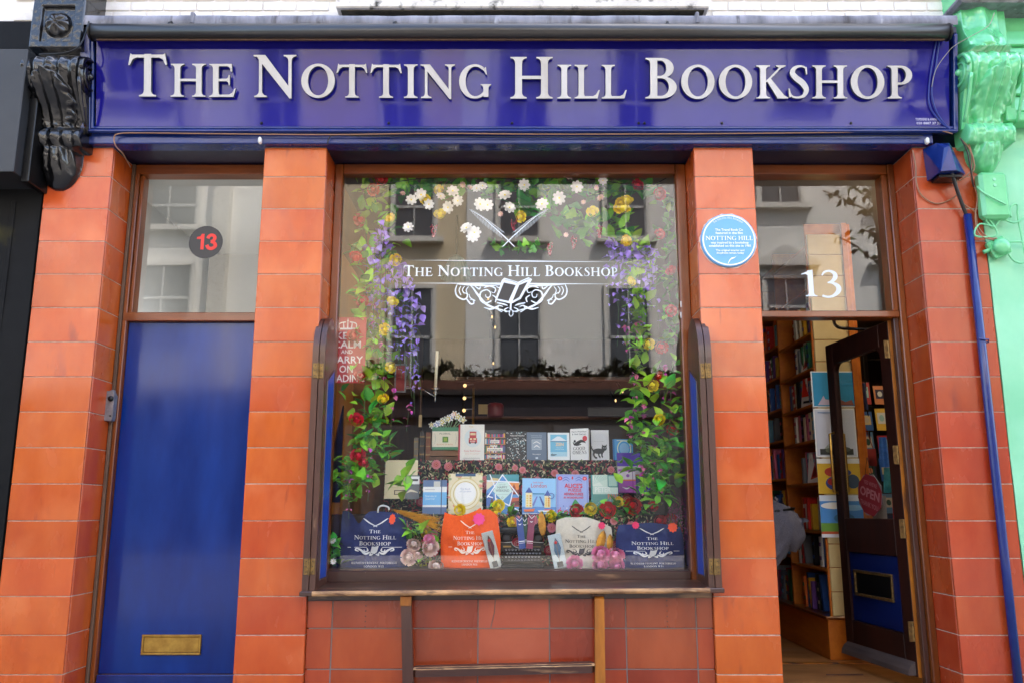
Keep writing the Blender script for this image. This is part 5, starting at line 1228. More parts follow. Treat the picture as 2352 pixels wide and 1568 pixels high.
# green box of cards with cut-out flowers
def p_cards(a, r):
    g = C(70, 142, 104); a.rect(0, 0, 1, 1, C(238, 232, 208)); a.rect(0, .82, 1, 1, g); a.rect(0, 0, 1, .13, g); a.rect(.4, .33, .62, .58, C(96, 150, 60)); a.rect(.45, .38, .57, .53, C(170, 190, 80))
    a.sans('FLORAL', .5, .68, .07, C(90, 90, 80), width=.42); a.sans('BLOOMS OF BOOK', .5, .21, .06, C(214, 150, 90), width=.62)
    for x in (.1, .9): a.stroke([(x, .25, .01), (x + .03, .5, .02), (x, .75, .01)], C(190, 200, 180))
t = fbook('green and cream card box full of cut-out paper flowers', 992, 980, 1052, 1032, 1.07, C(70, 142, 104), p_cards, d=.07, lean=0, cat='card box', grp=None)
rr = random.Random(4); cb = t
for i in range(13):
    u = 990 + 78 * (i + rr.random() * .6) / 13; v0 = 979; vt = 948 + 20 * abs((u - 1042) / 40) + rr.random() * 8; p = P(u, vt, 1.10 + .002 * i) - Vector(t.location); p0 = P(1000 + (u - 990) * .62, v0 + 8, 1.10 + .002 * i) - Vector(t.location)
    a = Art(1, 1, .0003); r_ = rr.uniform(.014, .024); n = rr.choice([5, 6, 7])
    out = [(r_ * (1 + .35 * math.cos(n * k * .21)) * math.cos(k * .21), r_ * (1 + .35 * math.cos(n * k * .21)) * math.sin(k * .21)) for k in range(30)]
    dx, dz = p0.x - p.x, p0.z - p.z
    a.poly([(-.003, 0), (.003, 0), (dx + .003, dz), (dx - .003, dz)], C(120, 150, 110)); a.poly(out, C(242, 240, 236)); c_ = rr.choice([C(214, 196, 80), C(110, 140, 200), C(236, 200, 200), C(110, 150, 100), C(230, 160, 60)])
    a.poly([(x * .68, y * .68) for x, y in out], c_); a.ell(0, 0, r_ * .3, r_ * .3, C(250, 246, 236), 8)
    a.build('paper_flower', cb, PAPER, local=True, loc=(p.x, p.y, p.z), rot=(0, rr.uniform(-.4, .4), 0))

# ---- covers of the back row
def p_bus(a, r):
    a.rect(0, 0, 1, 1, C(240, 238, 228)); a.rect(0, 0, .07, 1, C(176, 40, 60)); a.ell(.56, .62, .33, .255, C(222, 232, 230), 28); rd = C(186, 44, 56)
    a.rect(.40, .48, .72, .62, rd); a.rect(.43, .62, .69, .80, rd); a.rect(.46, .70, .66, .76, C(236, 214, 170)); a.rect(.44, .57, .53, .615, C(240, 226, 180)); a.rect(.58, .57, .68, .615, C(240, 226, 180))
    for x in (.45, .66): a.ell(x, .485, .035, .03, K_, 10)
    for x in (.47, .52, .57, .62): a.rect(x, .50, x + .02, .55, C(250, 230, 220))
    a.sans('Ruby Red Shoes', .54, .235, .05, C(222, 150, 140), width=.62); a.sans('Goes To London', .54, .165, .035, C(226, 180, 160), width=.55); a.rect(.2, .055, .85, .062, C(90, 90, 90)); a.sans('Kate', .5, .92, .04, C(220, 190, 120))
fbook('white hardback with a red spine and a red double decker bus drawing', 1052, 973, 1112, 1056, 1.05, C(176, 40, 60), p_bus)
def p_diary(a, r):
    rr = random.Random(2); a.rect(0, 0, 1, 1, C(36, 32, 38))
    for (y0, y1) in ((.04, .20), (.24, .49), (.53, .72), (.76, .92)):
        x = .02
        while x < .97:
            w = rr.uniform(.03, .07); a.rect(x, y0, min(x + w, .98), y1 - rr.uniform(0, .05), rr.choice([C(60, 130, 160), C(214, 60, 80), C(232, 226, 210), C(230, 170, 50), C(90, 60, 120), C(60, 110, 80), C(190, 70, 140)])); a.n -= 1; x += w + .004
        a.n += 1; a.rect(0, y0 - .025, 1, y0 - .005, C(196, 140, 80))
    for x0, y0, x1, y1, t_ in ((.27, .56, .70, .66, 'DIARY'), (.27, .44, .6, .50, 'OF A'), (.12, .29, .86, .40, 'BOOKSELLER'), (.2, .08, .8, .15, 'SHAUN BYTHELL')):
        a.rect(x0, y0, x1, y1, C(240, 234, 222)); a.sans(t_, (x0 + x1) / 2, y0 + .02, .05, K_, width=(x1 - x0) * .86, bold=.01)
    a.rect(.1, .86, .9, .93, C(40, 40, 46))
fbook('paperback covered with drawn colourful bookshelves, between bus book and marbled book', 1113, 986, 1161, 1055, 1.06, C(40, 36, 44), p_diary)
def p_marb(a, r):
    rr = random.Random(8); a.rect(0, 0, 1, 1, C(22, 26, 30))
    for i in range(170):
        x, y = .03 + rr.random() * .94, .02 + rr.random() * .95; 
        if .78 < y < .90: continue
        an = rr.random() * 3; L = rr.uniform(.02, .055); c_ = rr.choice([Wh, C(180, 210, 214), C(110, 150, 160), Wh])
        a.poly([(x + L * math.cos(an), y + L * .6 * math.sin(an)), (x - L * .3 * math.sin(an), y + L * .35 * math.cos(an)), (x - L * math.cos(an), y - L * .6 * math.sin(an)), (x + L * .3 * math.sin(an), y - L * .5 * math.cos(an))], c_); a.n -= 1
    a.n += 1; a.sans('Pride and Prejudice', .55, .835, .04, Wh, width=.72, bold=.01)
fbook('black hardback with a dense white marbled pattern', 1163, 989, 1209, 1056, 1.05, C(22, 26, 30), p_marb)
def p_grey(a, r):
    a.rect(0, 0, 1, 1, C(96, 116, 138)); a.rect(.25, .38, .74, .74, C(196, 208, 218)); a.rect(.27, .395, .72, .725, C(150, 168, 184)); a.stroke([(.32, .6, .02), (.5, .66, .03), (.68, .58, .02)], Wh); a.stroke([(.35, .45, .02), (.5, .52, .04), (.66, .44, .02)], Wh)
    a.sans('NOTTING HILL', .5, .86, .035, C(190, 204, 214), width=.55); a.sans('EDITIONS', .5, .80, .03, C(190, 204, 214), width=.5); a.sans('Essays', .5, .20, .04, Wh, width=.4); a.rect(.44, .05, .56, .11, C(210, 220, 230))
fbook('plain slate blue clothbound book with a pale square picture', 1210, 991, 1256, 1056, 1.06, C(96, 116, 138), p_grey)
def p_zen(a, r):
    a.rect(0, 0, 1, 1, C(240, 246, 246)); a.rect(.12, .14, .88, .93, C(110, 190, 222)); a.rect(.12, .64, .88, .93, C(120, 198, 226)); a.poly([(.13, .70), (.42, .86), (.56, .86), (.87, .70)], C(238, 246, 250)); a.rect(.12, .66, .88, .69, C(50, 120, 160))
    a.rect(.12, .14, .88, .30, C(170, 216, 232)); a.sans('ZEN', .54, .52, .11, C(246, 214, 170), width=.38, bold=.03); a.sans('The art of', .54, .44, .035, C(220, 240, 246), width=.3); a.sans('simple living', .54, .38, .035, C(220, 240, 246), width=.4)
    a.stroke([(.14, .2, .04), (.25, .19, .05), (.4, .205, .02)], C(20, 60, 80)); a.stroke([(.2, .2, .01), (.22, .27, .01)], C(20, 60, 80))
fbook('white book with a pale blue cover picture of a snowy mountain', 1258.5, 992, 1309, 1056, 1.05, C(236, 242, 242), p_zen)
# two copies of a white novel: one with its cover swung open, one behind with a black cat
t = thing('book', 'white novel standing half open with its front cover swung forward', 'book', P(1335, 1056, 1.04), 'books standing in the shop window')
q = Vector(t.location); h = PZ(984, 1.04) - q.z; x0 = P(1311, 1056, 1.04).x - q.x; x1 = P(1352, 1056, 1.0).x - q.x
yaw = R(24); fw = (x1 - x0) / math.cos(yaw)
MB().box(0, fw, 0, .0022, 0, h, .0004).build('swung_cover', cover_mat(Wh), t, local=True, loc=(x0, 0, 0), rot=(0, 0, -yaw), fix=False)
a = Art(fw, h, .0002); a.rect(0, 0, 1, 1, Wh)
a.sans('Terry Pratchett', .48, .88, .05, C(60, 60, 70), width=.84, bold=.005); a.sans('& Neil Gaiman', .48, .80, .05, C(60, 60, 70), width=.78, bold=.005); a.ell(.80, .68, .13, .09, C(206, 40, 56), 16)
a.stroke([(.14, .58, .02), (.22, .50, .07), (.40, .54, .12), (.60, .60, .09), (.78, .57, .05), (.84, .53, .02)], K_); a.ell(.24, .60, .06, .045, K_, 10); a.stroke([(.22, .5, .03), (.35, .47, .04), (.6, .50, .03)], K_)
a.serif('GOOD', .48, .32, .10, C(60, 60, 66), width=.66, gap=.1); a.serif('OMENS', .50, .19, .11, C(60, 60, 66), width=.76, gap=.1)
a.build('cover_print', t, PAPER, local=True, loc=(x0, -.0003, 0), rot=(0, 0, -yaw))
MB().box(x0 + .003, x1 + .014, .004, .03, .002, h - .004, 0).build('page_block', PAGES, t, local=True, fix=False); MB().box(x0, x1 + .016, .031, .034, 0, h - .001, 0).build('back_cover', cover_mat(Wh), t, local=True, fix=False)
def p_cat(a, r):
    a.rect(0, 0, 1, 1, C(232, 232, 232)); bl = C(22, 22, 24)
    a.shape([ell(.40, .30, .33, .09, 20), ell(.72, .40, .15, .09, 18), [(.60, .44), (.60, .53), (.70, .47)], [(.76, .47), (.88, .53), (.85, .42)], vstroke([(.10, .32, .07), (.02, .40, .05), (.03, .47, .03)]),
             vstroke([(.16, .28, .12), (.12, .18, .09), (.22, .09, .07), (.32, .085, .05)]), vstroke([(.60, .27, .12), (.58, .17, .08), (.62, .09, .07)]), vstroke([(.40, .26, .10), (.42, .15, .07), (.50, .09, .06)])], [ell(.69, .41, .022, .012, 8), ell(.78, .41, .022, .012, 8)], bl)
    a.sans('Also by the author', .45, .62, .02, C(150, 150, 150), width=.6)
fbook('pale grey-white book with a black cat on the cover', 1359, 986, 1400, 1056, 1.06, C(226, 226, 228), p_cat)
def p_lb(a, r):
    a.rect(0, 0, 1, 1, C(70, 160, 214)); a.rect(0, 0, .08, 1, C(40, 120, 180)); a.ring(.56, .55, .36, .40, .05, C(220, 230, 190), 24); a.ell(.56, .55, .24, .27, C(140, 190, 224), 20); a.rect(.2, .06, .9, .1, C(220, 230, 190)); a.rect(.2, .92, .9, .95, C(220, 230, 190))
fbook('small sky blue book with a pale round frame on its cover', 1409, 1007, 1455, 1056, 1.06, C(40, 120, 180), p_lb)
def p_pur(a, r):
    a.rect(0, 0, 1, 1, C(86, 52, 168)); a.rect(0, .46, 1, .66, C(214, 208, 196)); a.rect(0, .42, 1, .455, C(236, 120, 40)); a.stroke([(.62, .18, .01), (.75, .13, .05), (.9, .17, .01)], Wh); a.rect(.1, .61, .5, .62, C(150, 150, 150))
fbook('large purple notebook with a grey and orange band', 1420, 1038, 1494, 1131, .90, C(70, 40, 150), p_pur, d=.015, cat='notebook')
def p_pur2(a, r):
    a.rect(0, 0, 1, 1, C(184, 84, 190)); a.rect(0, .56, 1, .9, C(226, 214, 220)); a.rect(0, .50, 1, .555, C(240, 130, 50)); a.ell(.55, .72, .10, .07, C(150, 90, 180), 12); a.stroke([(.2, .24, .01), (.45, .17, .06), (.7, .24, .01)], Wh); a.rect(.82, 0, .85, 1, C(120, 40, 130))
fbook('small magenta notebook leaning in front of the large purple one', 1422, 1076, 1461, 1130, .86, C(160, 60, 170), p_pur2, d=.012, cat='notebook')
# ---- front row
def p_cream(a, r):
    a.rect(0, 0, 1, 1, C(240, 226, 180)); a.rect(.3, .10, 1, .22, C(90, 80, 66)); a.rect(.33, .12, .97, .20, C(228, 214, 170)); a.rect(.1, .28, .55, .285, C(200, 180, 130))
fbook('large plain cream notebook half hidden by the left garland', 882, 1055, 957, 1144, .80, C(232, 216, 168), p_cream, d=.014, cat='notebook')
def p_gn(a, r): a.rect(0, 0, 1, 1, C(110, 116, 122)); a.stroke([(.1, .25, .02), (.4, .35, .1), (.9, .28, .02)], C(236, 226, 200)); a.rect(0, .62, 1, .95, Wh); a.rect(.2, .75, .9, .84, C(60, 64, 70))
fbook('grey notebook with a white band beside the cream one', 930, 1090, 962, 1145, .78, C(96, 100, 106), p_gn, d=.012, cat='notebook')
def p_bn(a, r):
    a.rect(0, 0, 1, 1, C(92, 120, 160)); a.rect(0, .20, 1, .80, Wh); a.rect(0, .26, 1, .64, C(120, 190, 236)); a.sans('Standard', .33, .50, .055, C(220, 240, 250), width=.46); a.sans('Journal', .30, .42, .055, C(220, 240, 250), width=.38); a.rect(.76, 0, .80, 1, C(60, 80, 110)); a.rect(.45, .80, .72, .96, C(206, 206, 196)); a.rect(.08, .71, .5, .72, C(160, 160, 160))
fbook('pale blue and white journal with an elastic strap in the front row', 970, 1101, 1025, 1179, .72, C(80, 108, 150), p_bn, d=.016, cat='notebook')
def p_round(a, r):
    rr = random.Random(5); a.rect(0, 0, 1, 1, C(236, 222, 184))
    for i in range(90): x, y = rr.random(), rr.random(); a.ell(x, y, .03 + rr.random() * .05, .02 + rr.random() * .03, rr.choice([C(226, 210, 150), C(200, 190, 130), C(226, 150, 130), C(150, 170, 120), C(236, 226, 196), C(236, 226, 196)]), 7); a.n -= 1
    a.n += 1; a.rect(.2, .93, .8, 1, C(60, 96, 130)); a.ell(.5, .50, .46, .40, C(226, 206, 146), 32); a.ell(.5, .50, .43, .37, C(244, 236, 204), 32); a.ring(.5, .50, .36, .31, .02, C(206, 180, 110)); a.ell(.5, .52, .31, .265, C(250, 250, 246), 32)
    a.sans('The Book', .5, .60, .04, C(170, 180, 200), width=.3); a.sans('of London', .5, .54, .04, C(170, 180, 200), width=.34)
fbook('cream and gold illustrated book with a large white round window on its cover', 1029, 1086, 1107, 1180, .73, C(226, 210, 170), p_round)
def p_week(a, r):
    a.rect(0, 0, 1, 1, C(90, 150, 206)); a.poly([(0, .83), (.4, .83), (.5, 1), (0, 1)], C(70, 120, 120)); a.poly([(.1, .84), (.42, .84), (.36, .9), (.14, .92)], C(214, 190, 130)); a.poly([(.62, .83), (1, .83), (1, 1), (.5, 1)], C(60, 150, 160))
    a.poly([(.0, .6), (.3, .8), (.22, .82), (0, .82)], C(226, 210, 180)); a.poly([(.62, .8), (1, .8), (1, .5), (.8, .5)], C(232, 140, 70)); a.poly([(.75, .6), (.85, .76), (.92, .62), (1, .62), (1, .5), (.8, .5)], C(140, 60, 50)); a.poly([(0, .55), (.2, .5), (.3, .22), (0, .22)], C(70, 110, 180)); a.poly([(.1, .22), (.14, .36), (.17, .44), (.2, .36), (.25, .22)], C(80, 60, 56))
    a.poly([(.7, .2), (.8, .42), (1, .42), (1, .2)], C(196, 90, 60)); a.poly([(.72, .22), (.74, .32), (1, .34), (1, .22)], C(110, 50, 44)); a.poly([(.0, .0), (.3, .0), (.3, .2), (0, .22)], C(120, 130, 150)); a.poly([(.7, 0), (1, 0), (1, .14), (.7, .1)], C(60, 70, 90))
    for l in ([(0, .84), (1, .80)], [(.1, 1), (.3, .6)], [(.5, 1), (.02, .42)], [(.48, 1), (1, .45)], [(.27, .52), (.33, 0)], [(.02, .46), (.2, .42)], [(.82, .6), (.66, .05)], [(.28, .4), (1, .1)], [(0, .08), (.5, .36)]): a.stroke([(l[0][0], l[0][1], .03), (l[1][0], l[1][1], .03)], C(240, 244, 248), 1)
    a.poly([(.34, .80), (.66, .80), (.80, .58), (.50, .34), (.20, .58)], C(206, 230, 222)); a.sans('HAPPY', .49, .645, .06, C(70, 90, 90), width=.30); a.sans('WEEKEND', .49, .565, .06, C(70, 90, 90), width=.42); a.sans("LET'S GO", .49, .73, .02, C(90, 110, 110), width=.2); a.rect(.33, .50, .66, .505, C(130, 150, 150)); a.ring(.49, .42, .03, .025, .008, C(90, 110, 110), 12)
fbook('blue travel book criss-crossed by white lines round a pale green shield', 1117, 1088, 1192, 1181, .73, C(60, 110, 170), p_week)
def p_lond(a, r):
    a.rect(0, 0, 1, 1, C(150, 202, 240)); a.rect(0, .0, 1, .22, C(96, 150, 214)); a.sans('Look inside', .47, .865, .05, C(206, 60, 70), width=.30); a.sans('London', .49, .745, .11, C(200, 40, 56), width=.46, bold=.0)
    y_ = C(240, 206, 110); bl = C(70, 96, 170)
    for x0, x1, y1 in ((.10, .30, .60), (.66, .84, .52)):
        a.rect(x0, .20, x1, y1, C(246, 232, 180)); a.poly([(x0 - .01, y1), (x1 + .01, y1), ((x0 + x1) / 2, y1 + .16)], bl)
        for k in range(5): yy = .23 + k * (y1 - .27) / 5; a.rect(x0 + .03, yy, x0 + .08, yy + .04, y_); a.rect(x1 - .08, yy, x1 - .03, yy + .04, C(226, 150, 60))
    a.poly([(.30, .28), (.42, .50), (.46, .50), (.34, .22)], C(120, 130, 200)); a.poly([(.66, .28), (.54, .50), (.50, .50), (.62, .22)], bl); a.rect(.30, .56, .66, .59, C(80, 150, 190)); a.ring(.86, .52, .09, .08, .02, C(90, 110, 180), 20)
    a.poly([(.04, .14), (.38, .17), (.34, .09), (.08, .08)], C(236, 120, 70)); a.poly([(.46, .12), (.98, .14), (.9, .08), (.5, .07)], Wh); a.poly([(.64, .15), (.9, .16), (.86, .13), (.66, .12)], C(226, 90, 70)); a.rect(.02, .03, .98, .045, C(226, 240, 250))
fbook('light blue picture book of a city bridge with two towers', 1199, 1097, 1277, 1181.5, .72, C(120, 180, 226), p_lond, roll=R(.8))
def p_puz(a, r):
    a.rect(0, 0, 1, 1, C(160, 176, 228)); a.rect(.04, .96, .96, .97, C(100, 116, 196)); rd = C(222, 44, 70)
    for x in (.04, .945): a.rect(x, .04, x + .015, .96, C(100, 116, 196))
    for x, y in ((.12, .90), (.88, .90), (.10, .08), (.30, .06), (.88, .07)): a.ell(x, y, .07, .05, rd, 12); a.ell(x, y, .035, .025, C(240, 140, 150), 8)
    for x in (.3, .7): a.stroke([(x - .12, .88, .01), (x, .93, .02), (x + .12, .87, .01)], C(90, 106, 190)); a.stroke([(x - .1, .83, .01), (x, .87, .02), (x + .1, .82, .01)], C(90, 106, 190))
    a.ell(.5, .91, .025, .04, rd, 10); a.sans("ALICE'S", .53, .665, .10, rd, width=.56, bold=.025); a.sans('PUZZLE', .57, .575, .065, rd, width=.40, bold=.025); a.sans('ADVENTURES', .53, .48, .06, rd, width=.60, bold=.025); a.sans('IN WONDERLAND', .53, .40, .045, rd, width=.60, bold=.025)
    for i in range(8): a.ell(.12 + .1 * i, .16 + .05 * (i % 2), .02, .015, [rd, C(90, 106, 190), Wh][i % 3], 7)
fbook('lilac book with bold red title lettering and red roses in the corners', 1278, 1088, 1353, 1181, .72, C(120, 136, 206), p_puz, roll=R(.6))
def p_pp(a, r):
    a.rect(0, 0, 1, 1, C(206, 226, 210)); tl = C(84, 146, 136); a.rect(0, 0, .06, 1, C(70, 156, 156)); a.rect(.06, 0, 1, .42, tl); a.poly([(.06, .66), (.06, 1), (.45, .66)], C(230, 240, 226)); 
    for i in range(7): a.poly([(.08, .70), (.15 + i * .12, .98), (.19 + i * .12, .98)], C(170, 206, 190)); a.n -= 1
    a.n += 1
    a.rect(.62, .62, 1, 1, tl); a.rect(.66, .66, .96, .96, C(170, 206, 190))
    a.sans('PETER', .44, .48, .15, C(236, 242, 232), width=.60, bold=.03); a.sans('PAN', .78, .28, .14, C(206, 110, 80), width=.34, bold=.03)
    for i in range(14): a.ell(.15 + .06 * i % .8, .08 + .04 * (i % 5), .012, .012, C(226, 236, 220), 6)
fbook('teal and pale green book with large block lettering, right end of the front row', 1359, 1089, 1421, 1166, .76, C(70, 156, 156), p_pp)
# acrylic easels: sheet under the front row
t = thing('acrylic_shelf', 'clear acrylic shelf under the front row of window books', 'acrylic shelf', (0, .75, Z1 - .03))
MB().box(PX(870, 1190, .72), PX(1530, 1190, .72), .665, .80, Z1 + .0005, Z1 + .0015).build('acrylic_sheet', ACRYL, t, fix=False)
# ================================================================== BOTTOM OF THE WINDOW: bags, typewriter, pens, flowers
ZB = .783
def bag(label, u0, u1, vt, Y, mat, ink, top, seed, skew=0, art=True, band=None):
    """soft cloth bag with a wavy top edge: top(s) -> extra drop of the upper edge, s in 0..1"""
    v1 = 1306; f = P((u0 + u1) / 2, v1, Y); z0 = ZB; w = (u1 - u0) * PS(v1, Y); h = PZ(vt, Y) - z0
    t = thing('tote_bag', label, 'tote bag', (f.x, Y, z0), 'printed cloth tote bags in the window')
    def off(x, z):        # forward bulge of the front at width x (m from centre), height z
        s = 2 * x / w; e = max(0, 1 - s * s); k = z / h
        b_ = .045 * e ** .5 * (1 - .55 * k)
        b_ += pnoise(Vector((x * 9 + seed, z * 7, 1))) * .022 * e ** .4 + pnoise(Vector((x * 22 + seed, z * 5, 3))) * .007 * e ** .4
        b_ += .006 * math.sin((x * .8 + z) * 34 + seed) * math.exp(-((k - .45) / .2) ** 2) * e ** .4
        return b_
    def wd(k): return 1 - .10 * k ** 2 + .02 * math.sin(k * 7 + seed)
    def front(a, c):
        hz = h * (1 - top(a)); z = hz * c; x = (a - .5) * w * wd(c) + skew * c * w
        return (x, -off(x - skew * c * w, z), z)
    mb = MB(); mb.grid(44, 44, front); b0 = len(mb.v)
    mb.grid(44, 10, lambda a, c: (front(a, c)[0], .03 * (1 - (2 * a - 1) ** 2) ** .5 * (1 - .5 * c) + .003, front(a, c)[2]))
    mb.build('bag_cloth', mat, t, smooth=True, local=True)
    if art:
        a = Art(w, h, .0003); I = ink
        def warp(x, y, z):
            xx = x - w / 2 + skew * (z / h) * w; return (xx, -off(x - w / 2, z) + y - .0016, z)
        art(a, I); pr = a.build('bag_print', t, PRINTM, warp=warp, local=True)
    return t, w, h, off
def logo(a, I, cx=.5, k=1., y0=0., lines=True, only=None):
    H = lambda y: y0 + y * k
    for s in (-1, 1):
        a.stroke([(cx + s * .005 * k - s * .03 * k, H(.70), .01 * k), (cx + s * .07 * k, H(.755), .018 * k), (cx + s * .14 * k, H(.815), .016 * k), (cx + s * .165 * k, H(.835), .004)], I)
    a.serif('THE', cx, H(.60), .055 * k, I, width=.15 * k, small=.8); a.serif('NOTTING HILL', cx, H(.50), .066 * k, I, width=.56 * k, small=.8); a.serif('BOOKSHOP', cx, H(.405), .066 * k, I, width=.42 * k, small=.8)
    a.rect(cx - .36 * k, H(.372), cx - .10 * k, H(.380), I); a.rect(cx + .10 * k, H(.372), cx + .36 * k, H(.380), I)
    for s in (-1, 1):
        a.stroke([(cx + s * .06 * k, H(.30), .02 * k), (cx + s * .12 * k, H(.275), .035 * k), (cx + s * .18 * k, H(.33), .03 * k), (cx + s * .24 * k, H(.36), .02 * k), (cx + s * .25 * k, H(.33), .02 * k), (cx + s * .21 * k, H(.315), .012 * k)], I)
        a.stroke([(cx + s * .10 * k, H(.36), .015), (cx + s * .09 * k, H(.32), .02), (cx + s * .13 * k, H(.31), .02), (cx + s * .14 * k, H(.345), .01)], I)
        a.stroke([(cx + s * .02 * k, H(.27), .02), (cx + s * .06 * k, H(.25), .02), (cx + s * .05 * k, H(.285), .015)], I)
    a.poly([(cx - .055 * k, H(.29)), (cx - .035 * k, H(.39)), (cx + .005 * k, H(.385)), (cx + .06 * k, H(.40)), (cx + .035 * k, H(.30)), (cx, H(.27))], I)
    if lines: a.serif('BLENHEIM CRESCENT, PORTOBELLO', cx, H(.115), .034 * k, I, width=.60 * k, gap=.1); a.serif('LONDON W11', cx, H(.060), .034 * k, I, width=.26 * k, gap=.1)
WI = C(232, 232, 230)
# star stickers
def sticker(label, u, v, Y, r_px, col, n=9, sq=1.):
    p = P(u, v, Y); r_ = r_px * PS(v, Y); t = thing('price_sticker', label, 'sticker', (p.x, Y, p.z), 'star shaped price stickers')
    pts = [(r_ * (1 if i % 2 else .78) * math.cos(math.pi * i / n) * sq, r_ * (1 if i % 2 else .78) * math.sin(math.pi * i / n)) for i in range(2 * n)]
    MB().prism(pts, 'y', -.0015, 0).build('sticker_star', col, t, local=True, rot=(0, rnd.uniform(-.3, .3), 0))
ST_O = pbr('fluor_orange', C(250, 76, 16), .5); ST_P = pbr('fluor_pink', C(244, 60, 140), .5); ST_R = pbr('fluor_rose', C(236, 30, 96), .5)
bag('navy cloth bag with white print standing at the left end of the window', 776, 936, 1168, .47, NAVYF, WI, lambda s: .03 + .22 * math.exp(-((s - .26) / .10) ** 2) * 1 + .10 * (s > .5) * (s - .5) + .55 * max(0, s - .80) ** 1.5 * 2.2, 1.3, art=lambda a, I: logo(a, I, .53, 1.08, -.06))
bag('bright orange cloth bag with white print in the middle left of the window', 1011, 1150, 1167, .47, ORNF, C(250, 226, 206), lambda s: .06 + .06 * math.sin(s * 6) * (s < .7) - .05 * (s > .6) * math.sin((s - .6) * 7.8) + .35 * max(0, s - .85), 4.1, art=lambda a, I: logo(a, I, .49, .98, -.02))
bag('cream cloth bag with black print leaning behind the pink peonies', 1274, 1411, 1182, .47, CREAMF, C(70, 66, 66), lambda s: .04 + .35 * max(0, .16 - s) + .9 * max(0, s - .55) ** 1.3 * .6, 7.7, art=lambda a, I: logo(a, I, .45, .98, -.02, False))
bag('second navy cloth bag with white print at the right end of the window', 1414, 1574, 1196, .47, NAVYF, WI, lambda s: .05 + .1 * max(0, .12 - s) * 3 + .02 * math.sin(s * 9) + .5 * max(0, s - .86), 9.2, art=lambda a, I: logo(a, I, .53, 1.08, -.05))
sticker('orange star sticker on the left navy bag', 901, 1191, .40, 13, ST_O, sq=.62); sticker('pink star sticker on the orange bag', 1100, 1191, .41, 15, ST_P); sticker('dark pink star sticker on the cream bag', 1382, 1206, .41, 9, ST_R)
sticker('pink star sticker on the upper left of the right navy bag', 1460, 1205, .42, 9, ST_R); sticker('orange star sticker tilted on the right shoulder of the right navy bag', 1545, 1210, .40, 12, ST_O)
t = thing('bag_hanger', 'white plastic hanger hook showing above the left navy bag', 'hanger', P(880, 1170, .46)); mb = MB(); mb.tube(catmull([tuple(P(u, v, .46)) for u, v in ((868, 1176), (870, 1164), (880, 1160), (892, 1164), (893, 1170))], 5), .006, 8); mb.build('hanger_hook', WHITEP, t, smooth=True)

# typewriter
tw = thing('typewriter', 'old black portable typewriter in the middle of the window', 'typewriter', P(1198, 1304, .5)); tx0, tx1 = PX(1154, 1290, .42), PX(1246, 1290, .42); W2 = tx1 - tx0; cx = (tx0 + tx1) / 2
TWB = pbr('typewriter_enamel', C(14, 14, 16), .35, coat=.1); KEYM = pbr('key_top', C(30, 30, 32), .3); KEYR = pbr('key_ring', C(210, 210, 206), .3, metal=.3)
MB().box(tx0 - .01, tx1 + .01, .37, .62, ZB + .001, ZB + .022, .006).build('base_frame', TWB, tw, fix=False)
MB().prism([(.38, ZB + .0225), (.60, ZB + .0225), (.60, ZB + .13), (.52, ZB + .115), (.38, ZB + .04)], 'x', tx0 + .004, tx1 - .004).build('key_bed', BLACKM, tw)
top = [(tx0 - .012, ZB + .10), (tx0 - .012, ZB + .155), (tx0 + .05, ZB + .158)] + [(cx + (W2 * .27) * math.cos(R(180 + a_)), ZB + .158 + .04 * math.sin(R(180 + a_))) for a_ in range(0, 181, 15)] + [(tx1 - .05, ZB + .158), (tx1 + .012, ZB + .155), (tx1 + .012, ZB + .10)]
MB().prism(top, 'y', .50, .60).build('front_cover', TWB, tw)
mb = MB(); mb.tube([(p[0], .497, p[1]) for p in top[1:-1]], .0022, 6); mb.build('cover_trim', KEYR, tw, smooth=True)
for s in (-1, 1):
    mb = MB(); mb.lathe([(0, -.004), (.018, -.004), (.018, .006), (0, .006)], (cx + s * W2 * .40, .492, ZB + .185), 20, 'y'); mb.build('ribbon_spool', DGREY, tw)
    MB().box(cx + s * W2 * .40 - .034, cx + s * W2 * .40 + .034, .50, .60, ZB + .159, ZB + .21, .01).build('spool_housing', TWB, tw, fix=False)
    mb = MB(); mb.lathe([(0, 0), (.02, 0), (.022, s * .012), (.016, s * .02), (0, s * .02)], (cx + s * (W2 / 2 + .02), .60, ZB + .235), 14, 'x'); mb.build('platen_knob', BLACKM, tw, smooth=True)
mb = MB(); mb.lathe([(0, cx - W2 / 2 - .02), (.019, cx - W2 / 2 - .02), (.019, cx + W2 / 2 + .02), (0, cx + W2 / 2 + .02)], (0, .60, ZB + .235), 18, 'x'); mb.build('platen_roller', BLACKM, tw)
MB().box(cx - W2 / 2, cx + W2 / 2, .615, .64, ZB + .20, ZB + .27, .005).build('carriage', TWB, tw, fix=False)
mb = MB(); mb.tube([(cx - W2 / 2 - .01, .58, ZB + .25), (cx - W2 / 2 - .028, .54, ZB + .255), (cx - W2 / 2 - .032, .52, ZB + .215)], .004, 6); mb.build('return_lever', KEYR, tw, smooth=True)
km = MB(); km.lathe([(0, .0), (.0058, 0), (.0062, -.002)], (0, 0, 0), 10, 'z'); km.m = 1; km.lathe([(.0058, .0003), (.0070, 0), (.0066, -.002), (.0055, -.002)], (0, 0, 0), 10, 'z'); km.m = 0; km.tube([(0, 0, -.002), (0, .004, -.02)], .0015, 4)
kme = km.mesh('key', [pbr('key_face', C(90, 90, 92), .3), KEYR]); 
for r_ in range(4):
    for k in range(11 - (r_ == 3)):
        x = cx + (k - 5 + (.35 * (r_ % 2)) + (.5 if r_ == 3 else 0)) * W2 * .082; y = .395 + (3 - r_) * .028; z = ZB + .048 + (3 - r_) * .021
        put('key', kme, tw, (x, y, z), (R(34), 0, 0))
